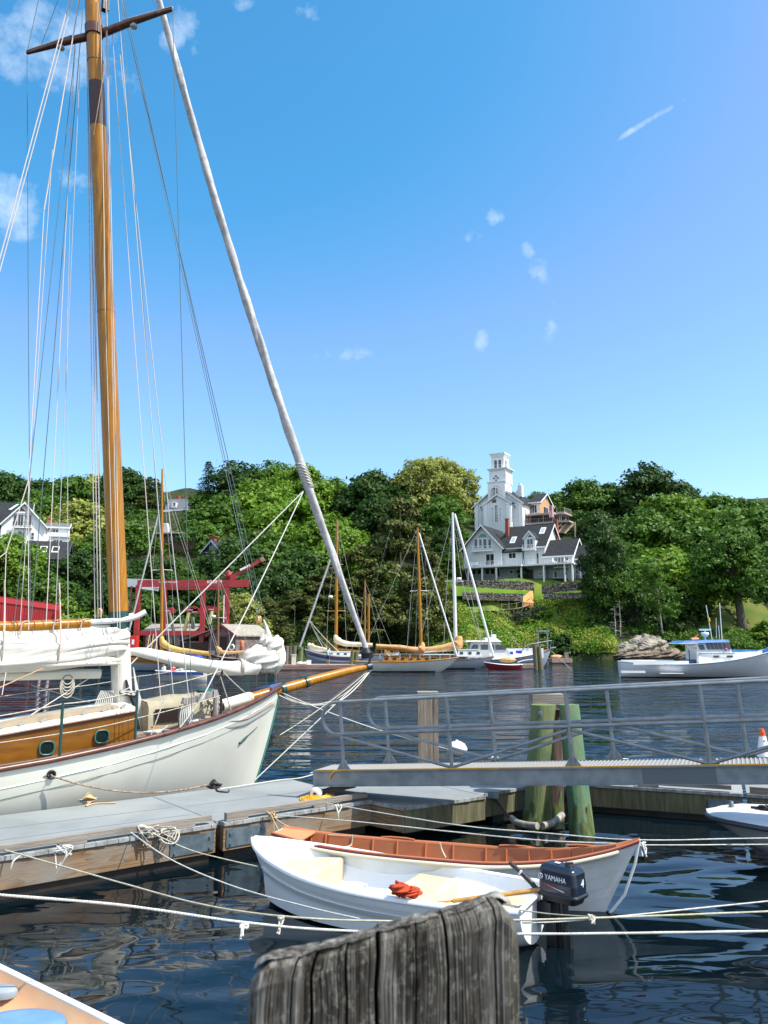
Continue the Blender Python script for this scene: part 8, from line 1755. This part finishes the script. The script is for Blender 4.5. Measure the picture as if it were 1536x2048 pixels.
# A2: dark mast with radar
YB=90;r=thing('sailboat','small sailboat with a dark thin mast, radar and short tan cover beside the boathouse','sailboat',(P(460,1325,YB).x,YB,0),0,'sailboats moored in the harbour');fhull(r,P(505,1325,YB).x,P(420,1325,YB).x,1.4,1.0,1.0,2.3,.9,.4,mat('green_hull',(.03,.09,.07),.3),YB);mast(r,437,1150,1318,YB,.13,mat('brown_mast',(.22,.10,.04),.5),436,[(1236,.9)],[(427,1233)],white);cover(r,[(434,1292,.12,YB),(438,1299,.28,YB),(450,1305,.2,YB),(492,1303,.12,YB)],tan);wires(r,[(437,1152,YB,425,1236,YB),(425,1236,YB,420,1310,YB),(437,1152,YB,453,1236,YB),(453,1236,YB,465,1312,YB),(437,1152,YB,505,1312,YB)],.012);MB().tube([P(448,1190,YB+1),P(447,1245,YB+1)],.06,6).build('whip_antenna',white,r,True)
# B: blue grey and white ketch
YC=88;r=thing('sailboat','blue grey ketch with navy band and cream sail covers behind the pinkish dock','sailboat',(P(670,1330,YC).x,YC,0),0,'sailboats moored in the harbour')
fhull(r,P(735,1328,YC).x,P(609,1328,YC).x,1.9,1.25,1.35,3.0,1.2,.5,mat('blue_grey_topsides',(.22,.29,.40),.35),YC,boot=navy)
for dz,hh,mt,nm in ((-.10,.22,white,'white_band'),(-.42,.22,navy,'navy_band'),(-.62,.06,white,'lower_white_band')):
    m=MB();n_=20;rows=[]
    for k in range(n_+1):
        t=k/n_;tt=1-t;z=(1-tt)**2*1.45+2*tt*(1-tt)*(2*1.35-.5*(1.45+2.0))+tt*tt*2.0;b=1.5*(max(0,1-(abs(tt-.45)/(.45 if tt<.45 else .55))**2.2)*(.78 if tt<.45 else 1)+(.22 if tt<.45 else 0));x=P(609,1328,YC).x+(P(735,1328,YC).x-P(609,1328,YC).x)*t;x+=.28*max(0,(tt-.72)/.28)*abs(dz);rows.append([Vector((x,YC-max(b,.02)-.03-(0 if t>.02 else 0)+.12*abs(dz),z+dz)),Vector((x,YC-max(b,.02)-.035+.12*abs(dz)*.5,z+dz+hh))])
    m.grid(rows);m.build(nm,mt,r,True)
trunk(r,655,712,1304,1313,YC,1.8,white,wins=4);mast(r,674,1040,1312,YC,.19,varnish,672,[(1223,1.05),(1130,.7)],[(661,1194)],tan);cover(r,[(671,1268,.12,YC),(674,1280,.42,YC),(690,1287,.30,YC),(715,1289,.26,YC),(745,1290,.2,YC)],cream);cover(r,[(617,1286,.10,YC),(621,1293,.42,YC),(635,1298,.30,YC),(660,1300,.2,YC)],cream);MB().tube([P(668,1297,YC),P(728,1303,YC)],.09,8).build('boom',varnish,r,True);m=MB();m.tube([P(655,1272,YC),P(652,1304,YC)],.06,6);m.build('mizzen_mast',varnish,r,True)
wires(r,[(674,1045,YC,656,1223,YC),(656,1223,YC,652,1312,YC),(674,1045,YC,690,1223,YC),(690,1223,YC,694,1312,YC),(674,1042,YC,735,1315,YC),(662,1120,YC,600,1300,YC)]);MB().tube([P(667,1100,YC-1),P(598,1298,YC-1)],.10,7).build('furled_headsail',MATS['grey_white_sailcloth'],r,True)
m=MB();[m.tube(sag(P(617,1238,YC-1),P(u,v,YC),s_),.035,5) for u,v,s_ in ((668,1305,.5),(690,1312,.3),(655,1308,.2))];m.build('headsail_sheet',rope_w,r,True)
# C: two thin masts behind
YM=96;r=thing('sailboat','sailboat mostly hidden behind the bowsprit tip with two thin varnished masts','sailboat',(P(750,1325,YM).x,YM,0),0,'sailboats moored in the harbour');fhull(r,P(690,1322,YM).x,P(800,1322,YM).x,1.7,1.2,1.2,2.8,.9,.6,farwhite,YM);mast(r,730,1160,1312,YM,.12,varnish,730,[(1242,.5)],None,varnish);a,b=P(737,1312,YM-2),P(737.5,1188,YM-2);MB().tube([a,b],.14,8).build('mizzen_mast',varnish,r,True);wires(r,[(730,1160,YM,722,1242,YM),(722,1242,YM,718,1310,YM),(730,1160,YM,738,1242,YM),(738,1188,YM,765,1310,YM),(730,1162,YM,790,1310,YM),(738,1190,YM,700,1310,YM)],.012)
# D: white sloop
YD=78;r=thing('sailboat','long low white sloop with varnished coachroof and mast and long tan sail cover','sailboat',(P(820,1338,YD).x,YD,0),0,'sailboats moored in the harbour')
fhull(r,P(705,1338,YD).x,P(917,1338,YD).x,1.35,.95,1.0,2.7,2.0,1.6,mat('sloop_white',(.66,.66,.62),.3,col2=(.58,.58,.54),sc=1),YD,boot=black,deckm=mat('deck_tan',(.45,.33,.2),.7),stripe=varnish)
trunk(r,765,862,1313,1323,YD,1.7,varnish,top=varnish_h,wins=6);mast(r,835,1055,1318,YD,.17,varnish,843,[(1183,.9)],None,white);cover(r,[(845,1284,.12,YD),(843,1298,.42,YD),(830,1300,.30,YD),(800,1295,.24,YD),(752,1292,.2,YD)],tan);MB().tube([P(843,1306,YD),P(752,1297,YD)],.08,8).build('boom',varnish,r,True)
MB().tube([P(838,1066,YD),P(914,1312,YD)],.085,7).build('furled_headsail',white,r,True);wires(r,[(835,1058,YD,823,1183,YD),(823,1183,YD,812,1318,YD),(836,1058,YD,853,1183,YD),(853,1183,YD,858,1318,YD),(835,1056,YD,720,1318,YD),(835,1183,YD,830,1318,YD)],.016);wires(r,[(835,1130,YD,812,1318,YD-.8),(780,1060,YD+6,712,1318,YD)],.012,wire_m)
m=MB();m.grid([[P(768,1300,YD),P(778,1298,YD)],[P(772,1325,YD),P(792,1325,YD)]]);m.tube([P(770,1300,YD),P(785,1325,YD)],.12,6);m.build('hanging_rope',mat('straw_rope',(.6,.45,.22),.9),r,True)
m=MB();[m.bar(P(720+k*20,1318,YD-1.2),P(720+k*20,1308,YD-1.2),.04,.04) for k in range(10)];m.bar(P(720,1308,YD-1.2),P(900,1308,YD-1.2),.025,.025);m.build('guard_rail',white,r,True)
# E: white masted sloop
YE=86;r=thing('sailboat','bluish white sloop with white mast and radar left of the motor yacht','sailboat',(P(920,1336,YE).x,YE,0),0,'sailboats moored in the harbour')
fhull(r,P(812,1335,YE).x,P(990,1335,YE).x,1.3,.85,.95,3.0,2.0,1.4,mat('bluish_white',(.48,.54,.62),.3,col2=(.42,.48,.56),sc=1),YE,boot=black,stripe=darkwood);trunk(r,915,965,1300,1313,YE,2.0,white,wins=3);trunk(r,845,915,1310,1316,YE,2.0,darkwood,wins=3)
mast(r,905,1025,1315,YE,.20,white,912,[(1164,1.0)],[(918,1158)],white);cover(r,[(917,1272,.30,YE),(915,1288,.62,YE),(900,1293,.42,YE),(875,1297,.3,YE),(848,1298,.2,YE)],tan);MB().tube([P(914,1300,YE),P(846,1304,YE)],.08,8).build('boom',white,r,True);MB().tube([P(909,1028,YE),P(988,1316,YE)],.13,8).build('furled_headsail',white,r,True)
wires(r,[(905,1030,YE,894,1164,YE),(894,1164,YE,886,1318,YE),(905,1030,YE,924,1164,YE),(924,1164,YE,962,1285,YE),(905,1028,YE,965,1290,YE),(905,1028,YE,835,1300,YE)],.02)
# F: motor yacht
YF=92;r=thing('motor_yacht','white motor yacht with wheelhouse, blue portlights and high grey bow below the bank','motor boat',(P(1015,1332,YF).x,YF,0))
fhull(r,P(925,1334,YF).x,P(1103,1334,YF).x,1.95,.95,.95,3.9,1.0,.2,mat('yacht_grey',(.42,.47,.54),.3,col2=(.38,.43,.5),sc=1),YF,boot=white,stripe=varnish_h)
zq=P(1040,1299,YF-1.4).z;xa=P(988,1308,YF-1.4).x;xb=P(1088,1300,YF-1.2).x;m=MB();m.poly([(xa,YF-1.4,.4),(xb,YF-.9,1.0),(xb,YF-.9,zq+.12),(xa,YF-1.4,zq+.05)],(0,2.2,0));ca=m.build('cabin',white,r,True)
for u,v in ((1002,1307),(1020,1306),(1038,1304)):
    q=P(u,v,YF-1.4);t_=(q.x-xa)/(xb-xa);yy=YF-1.4+.5*t_-.03;m=MB();m.poly([(q.x-.36,yy,q.z-.13),(q.x+.36,yy+.03,q.z-.13),(q.x+.36,yy+.03,q.z+.14),(q.x-.36,yy,q.z+.14)],(0,.05,0));m.build('blue_portlight',mat('portlight_blue',(.01,.04,.5),.3),ca,True)
a=P(932,1310,YF);b=P(1012,1310,YF);zt=P(960,1284,YF).z;zb_=P(960,1312,YF).z
m=MB();m.poly([(a.x,YF-1.5,zb_-.6),(b.x+.4,YF-1.5,zb_-.6),(b.x+.2,YF-1.5,zb_+.5),(b.x-1.0,YF-1.4,zt),(a.x+.45,YF-1.4,zt)],(0,2.9,0));wh=m.build('wheelhouse',white,r,True);m=MB();c=P(1003,1284,YF);m.poly([(a.x-.25,YF-1.65,zt+.01),(c.x-.2,YF-1.65,zt+.01),(c.x-.4,YF-1.6,zt+.2),(a.x-.1,YF-1.6,zt+.2)],(0,3.2,0));m.poly([(P(968,1280,YF).x,YF-1.2,zt+.2),(c.x-.4,YF-1.2,zt+.2),(c.x-.8,YF-1.1,zt+.5),(P(968,1280,YF).x,YF-1.1,zt+.5)],(0,2.4,0));m.build('roof',mat('roof_ivory',(.68,.68,.58),.5),wh,True)
for (u0,u1,sl) in ((941,956,.3),(962,976,0),(981,988,0),(991,999,-.25),(1000,1007,-.3)):
    q0=P(u0,1299,YF-1.5);q1=P(u1,1289,YF-1.5);m=MB();m.poly([(q0.x-.0,YF-1.53,q0.z),(q1.x-(sl if sl<0 else 0),YF-1.53,q0.z),(q1.x,YF-1.48,q1.z),(q0.x+(sl if sl>0 else 0),YF-1.48,q1.z)],(0,.05,0));m.build('window',glass,wh,True)
m=MB();c=P(987,1275,YF);m.lathe([(.3,0),(.32,.12),(.28,.3),(0,.34)],c,14);m.tube([P(983,1281,YF),P(983,1260,YF)],.03,5);m.build('radar_dome',white,wh,True)
m=MB();pts=[P(1044,1300,YF-1.3),P(1055,1290,YF-1.1),P(1080,1285,YF-.6),P(1103,1281,YF)];m.tube(smoothpath(pts,4),.05,6)
for p,q in zip(pts[1:],(P(1056,1299,YF-1.1),P(1081,1297,YF-.6),P(1100,1296,YF))): m.bar(p,q,.05,.05)
m.build('bow_rail',alu,r,True);m=MB();m.tube([P(1100,1297,YF),P(1112,1295,YF)],.10,7);m.build('anchor_roller',alu,r,True)
wires(r,[(1103,1302,YF,1146,1342,YF-6)],.03,rope_m);tag(r,None)
m=MB();q=P(955,1318,YF-2);m.poly([(P(945,1305,YF).x,YF-1.75,1.0),(P(975,1305,YF).x,YF-1.75,1.0),(P(975,1305,YF).x,YF-1.75,1.9),(P(945,1305,YF).x,YF-1.75,1.9)],(0,.1,0));m.build('cockpit_side',white,r,True)
# red rowing boat, float, pilings and gantry by the motor yacht
YR=84;r=thing('red_launch','low dark red launch lying alongside the grey bow of the motor yacht','launch',(P(1000,1334,YR).x,YR,0));fhull(r,P(1045,1332,YR).x,P(968,1332,YR).x,.75,.5,.5,1.5,.6,.1,mat('dark_red_hull',(.22,.02,.03),.35),YR,stripe=white);m=MB();m.grid(crump(P(1015,1320,YR),.9,.5,.28,0,4,18,10,.1),True,True);m.build('tan_cover',tan,r,True)
df=thing('small_float','small grey float right of the red launch','dock float',(P(1050,1330,86).x,86,0));m=MB();m.box(P(1025,1330,86).x,P(1078,1330,86).x,84.8,87,.1,.5);m.build('deck',MATS['pinkish_planks'],df,True);m=MB();m.tube(smoothpath([P(1035,1325,85),P(1048,1321,85),P(1066,1319,85)],4),.06,6);m.build('white_pipe',white,df,True)
df2=thing('small_float','low brown float with gear at the right of the motor yacht bow','dock float',(P(1118,1322,108).x,108,0));m=MB();m.box(P(1098,1322,108).x,P(1138,1322,108).x,106,109,.1,.6);m.build('deck',MATS['pinkish_planks'],df2,True);m=MB();m.grid(crump(P(1113,1314,107),.9,.5,.3,0,4,18,10,.1),True,True);m.build('gear_heap',tan,df2,True);m=MB();m.box(P(1133,1318,106.5).x-.25,P(1133,1318,106.5).x+.25,106.3,106.8,.5,1.4);m.build('end_post',greywood,df2,True)
for u0,v0,u1,v1,lb in ((1073,1337,1069,1290,'left grey piling of the pair by the motor yacht bow'),(1083,1337,1077,1293,'right leaning piling of the pair by the motor yacht bow')): r_=thing('dock_piling',lb,'piling',(P(u0,v0,83).x,83,0),0,'pilings by the motor yacht');a=P(u0,v0,83);a.z=-1;MB().tube([a,P(u1,v1,83)],.24,10).build('shaft',mosswood,r_,True)
gy_=thing('dock_gantry','small grey metal portal frame at the head of the float ramp','frame',P(1085,1300,110));m=MB();m.bar(P(1076,1300,110),P(1076,1263,110),.2,.2);m.bar(P(1095,1300,110),P(1095,1263,110),.2,.2);m.bar(P(1072,1262,110),P(1099,1262,110),.25,.25);m.build('portal',alu,gy_,True)
dr_=thing('dark_railing','black grid railing of the landing behind the motor yacht','railing',P(1050,1296,112));m=MB();[m.bar(P(1021,v,112),P(1072,v,112),.06,.06) for v in (1284,1290,1296)];[m.bar(P(1021+k*6.4,1284,112),P(1021+k*6.4,1300,112),.06,.06) for k in range(9)];m.build('grid',black,dr_,True);m=MB();p=P(1021,1300,112);q=P(1098,1300,112);m.box(p.x,q.x,111.5,129,p.z-.5,p.z);[m.tube([(x,112,-1),(x,112,p.z-.5)],.2,8) for x in np.linspace(p.x+.3,q.x-.3,4)];m.build('landing',greywood,dr_,True)
# lobster boat
YL=66.5;a=G(1240,1353,0);r=thing('lobster_boat','white lobster boat with bright blue roof and a row of wheelhouse windows on the right','lobster boat',(P(1400,1354,YL).x,YL,0));xs_=P(1240,1354,YL).x;xe_=xs_+14.2
st=fhull(r,xs_,xe_,2.75,1.25,1.28,4.2,1.0,0.0,mat('lobster_white',(.64,.66,.70),.3,col2=(.56,.59,.64),sc=1.2,lo=.45,hi=.8),YL,boot=mat('boot_brown',(.10,.04,.02),.5),deckm=mat('lobster_deck',(.66,.66,.64),.5),stripe=mat('rail_blue_grey',(.35,.45,.55),.5))
def lb_(u0,v0,u1,v1,y0,y1,nm,mt,par=None,bev=0):
    p=P(u0,v1,YL-1.4);q=P(u1,v0,YL-1.4);m=MB();m.box(p.x,q.x,YL+y0,YL+y1,p.z,q.z);return m.build(nm,mt,par or r,True)
m=MB();
def X_(u,v=1300): return P(u,v,YL-1.3).x
def Z_(v,u=1400): return P(u,v,YL-1.3).z
m.poly([(X_(1395),YL-1.45,Z_(1330)),(X_(1530),YL-1.3,Z_(1312)),(X_(1510),YL-1.3,Z_(1303)),(X_(1395),YL-1.45,Z_(1307))],(0,2.8,0));tk=m.build('trunk_cabin',white,r,True)
m=MB();m.poly([(X_(1395),YL-1.35,Z_(1307)+.01),(X_(1464),YL-1.35,Z_(1307)+.01),(X_(1458),YL-1.25,Z_(1284)),(X_(1395),YL-1.25,Z_(1284))],(0,2.6,0));wh=m.build('wheelhouse',white,r,True)
m=MB();m.poly([(X_(1462),YL-1.3,Z_(1306)+.02),(X_(1518),YL-1.1,Z_(1303)+.02),(X_(1518),YL-1.1,Z_(1301)+.04),(X_(1462),YL-1.3,Z_(1301)+.02)],(0,2.4,0));m.build('blue_foredeck',bluep,tk,True)
m=MB();m.poly([(X_(1359),YL-1.5,Z_(1287)),(X_(1459),YL-1.5,Z_(1284)),(X_(1457),YL-1.4,Z_(1279)),(X_(1372),YL-1.4,Z_(1282))],(0,2.9,0));rf=m.build('roof',bluep,wh,True)
m=MB();m.poly([(X_(1359),YL-1.52,Z_(1288)),(X_(1396),YL-1.52,Z_(1287)),(X_(1396),YL-1.52,Z_(1286)),(X_(1359),YL-1.52,Z_(1286.5))],(0,2.9,0));m.build('roof_underside',trimw,rf,True)
wps=[(1398,1408,1289,1299)]+[(1413+8.3*k,1419+8.3*k,1286.5,1298.5) for k in range(6)]
for k,(u0,u1,v0,v1) in enumerate(wps): m=MB();m.poly([(X_(u0)+.06,YL-1.40,Z_(v1)),(X_(u1)+.08,YL-1.40,Z_(v1)),(X_(u1)-.02,YL-1.31,Z_(v0)),(X_(u0)-.04,YL-1.31,Z_(v0))],(0,.05,0));m.build('window',mat('window_smoke',(.06,.06,.09),.1),wh,True)
for u in (1430,1457): m=MB();m.box(X_(u-5),X_(u+6),YL-1.475,YL-1.3,Z_(1315),Z_(1311));m.build('port_window',glass,tk,True)
m=MB();m.box(X_(1395),X_(1467),YL-1.49,YL-1.46,Z_(1307.5),Z_(1306));m.build('blue_line',bluep,tk,True)
m=MB();m.bar((X_(1394),YL-1.3,Z_(1325)),(X_(1394),YL-1.3,Z_(1287)),.08,.08);m.bar((X_(1374),YL-1.3,Z_(1292)),(X_(1394),YL-1.3,Z_(1304)),.05,.05);m.bar((X_(1378),YL-1.3,Z_(1294)),(X_(1394),YL-1.3,Z_(1292)),.05,.05);m.build('roof_frame',white,r,True)
m=MB();m.box(X_(1371),X_(1392),YL-1.0,YL+.2,Z_(1327),Z_(1319));m.build('blue_bin',navy,r,True);m=MB();m.bar((X_(1381),YL-1,Z_(1320)),(X_(1381),YL-1,Z_(1301)),.06,.06);m.build('hauler',black,r,True)
m=MB();m.box(X_(1262),X_(1372),YL-1.75,YL-1.72,Z_(1329),Z_(1321.5));m.box(X_(1262),X_(1372),YL+1.6,YL+1.64,Z_(1329),Z_(1321.5));m.build('bulwark',trimw,r,True)
m=MB();p=P(1242,1343,YL-1.9);m.box(P(1242,1343,YL-1.9).x,P(1290,1343,YL-1.9).x,YL-2.0,YL-1.6,.42,.58);m.build('rubbing_strip',white,r,True);m=MB();m.box(P(1320,1345,YL-2).x,P(1366,1345,YL-2).x,YL-2.17,YL-1.7,.36,.42);m.build('rubbing_strip',white,r,True)
m=MB();m.tube([P(1382,1279.5,YL),P(1396,1278.5,YL)],.28,12,flat=.55);m.tube([P(1388,1276,YL),P(1397,1269,YL)],.04,5);m.build('orange_raft',mat('raft_orange',(.62,.22,.13),.6),rf,True)
m=MB();c=P(1410,1272,YL);m.lathe([(.06,-.35),(.08,-.1),(.25,0),(.33,.2),(.28,.3),(0,.3)],c,14);m.build('radar_pedestal',white,rf,True);m=MB();a=P(1398,1259.5,YL);b=P(1422,1259.5,YL);m.bar(a,b,.12,.16);m.bar(P(1410,1266,YL),P(1410,1259,YL),.08,.08);m.build('radar_bar',mat('radar_teal',(.35,.6,.6),.4),rf,True)
for (u0,v0,u1,v1,rr_2) in ((1412,1210,1424,1279,.03),(1439,1206,1444,1279,.035),(1432,1236,1433,1276,.018),(1437,1251,1439,1278,.022)): MB().tube([P(u1,v1,YL),P(u0,v0,YL)],rr_2,6).build('whip_antenna',white,rf,True)
m=MB();m.tube([P(1417.5,1235,YL),P(1418.5,1243,YL)],[.09,.1],8);m.build('yellow_buoy',mat('buoy_yellow',(.75,.42,.02),.5),rf,True)
m=MB();m.grid(crump(P(1452,1299,YL-1.4),.10,.08,.12,0,2,12,8),True,True);m.build('pink_buoy',mat('buoy_pink',(.7,.08,.2),.5),r,True)
m=MB();c=P(1530,1302,YL-1);m.bar(P(1528,1305,YL-1),P(1540,1297,YL-1),.5,.3);m.build('blue_windlass',bluep,r,True)
# speedboat with people
YS=61.5;a=G(311,1358,0);r=thing('motor_boat','small blue and white runabout with people aboard under the furled staysail','motor boat',(P(360,1358,YS).x,YS,0));st=fhull(r,P(413,1358,YS).x,P(310,1358,YS).x,.72,.66,.70,1.7,.5,.0,mat('runabout_cream',(.55,.54,.48),.4),YS,stripe=white,deckm=white)
x0=P(316,1345,YS).x;x1=P(412,1345,YS).x;m=MB();m.grid([[Vector((x0+(x1-x0)*t,YS-.86*min(1,.35+t*3)-.02,.42+.06*(1-t))),Vector((x0+(x1-x0)*t,YS-.87*min(1,.35+t*3)-.03,.62))] for t in np.linspace(0,1,12)]);m.build('blue_stripe',mat('runabout_blue',(.04,.10,.36),.35),r,True)
m=MB();m.poly([(P(358,1345,YS).x,YS-.6,.70),(P(366,1345,YS).x,YS-.6,1.05)]+[(P(369,1345,YS).x,YS-.6,1.05),(P(362,1345,YS).x,YS-.6,.70)],(0,1.2,0));m.build('windscreen',mat('screen_pale',(.4,.5,.6),.1),r,True);m=MB();m.grid(crump(P(356,1347,YS)+Vector((0,0,.1)),.25,.3,.25,0,3,16,10,.1),True,True);m.build('turquoise_seat',mat('turquoise_vinyl',(.30,.62,.60),.5),r,True)
pw=mat('white_shirt',(.75,.68,.68),.9);p=P(327,1352,YS);p.z=.15;person('person in a pale hat and white shirt sitting at the left end of the runabout',p,1.55,'sit',-.9,pw,mat('red_shorts',(.5,.06,.05),.9),None,mat('cream_hat',(.72,.66,.45),.8));p=P(346,1352,YS+.2);p.z=.15;person('person in a red top sitting in the middle of the runabout',p,1.45,'sit',.5,mat('red_shirt',(.5,.04,.06),.9),mat('navy_cloth',(.03,.05,.12),.9),mat('brown_hair',(.12,.06,.03),.8))
# rocks of the point
def rock(label,c,rx,ry,rz_,seed,mt):
    rz_ *= .78;rx *= .85
    rr=random.Random(seed);m=MB();rows=crump(Vector(c),rx,ry,rz_,rr.uniform(-.2,.2),seed,34,20,.20);m.grid(rows,False,True);o=m.build('rock',mt);return tag(o,label,'rock','ledges of the rocky point')
rk=mat('lichen_granite',(.32,.29,.24),.9,col2=(.16,.145,.125),sc=.9,lo=.38,hi=.62,bump=.8,bsc=3,col3=(.24,.26,.16),sc3=.5);rk2=mat('rusty_granite',(.27,.21,.15),.9,col2=(.10,.08,.065),sc=.9,bump=.8,bsc=3)
for k,(u,v,Y,rx,ry,rz_,mt,lb) in enumerate(((1250,1303,127.5,3.2,3,1.7,rk,'broad grey lichened ledge at the left of the point'),(1285,1294,128.5,3.4,3,2.4,rk,'highest grey lichened ledge under the little bushes'),(1310,1288,129.5,2.8,2.5,1.6,rk,'grey ledge behind the light green bushes'),(1262,1312,125,3.2,1.8,.9,rk2,'low rusty ledge at the waterline on the left'),(1300,1311,125.5,3.8,2,1.1,rk2,'long rusty ledge at the waterline in the middle'),(1332,1308,126,3.0,2,1.2,rk2,'brown ledge at the waterline left of the lobster boat stern'),(1370,1312,125.5,4.0,2,.9,rk2,'low ledge behind the lobster boat stern'),(1225,1312,127,2.0,1.6,.8,rk,'small ledge at the left tip of the point'),(1410,1314,126.5,3.2,1.6,.8,rk2,'dark ledge hidden behind the lobster boat cabin'))): rock(lb,P(u,v,Y),rx,ry,rz_,60+k,mt)
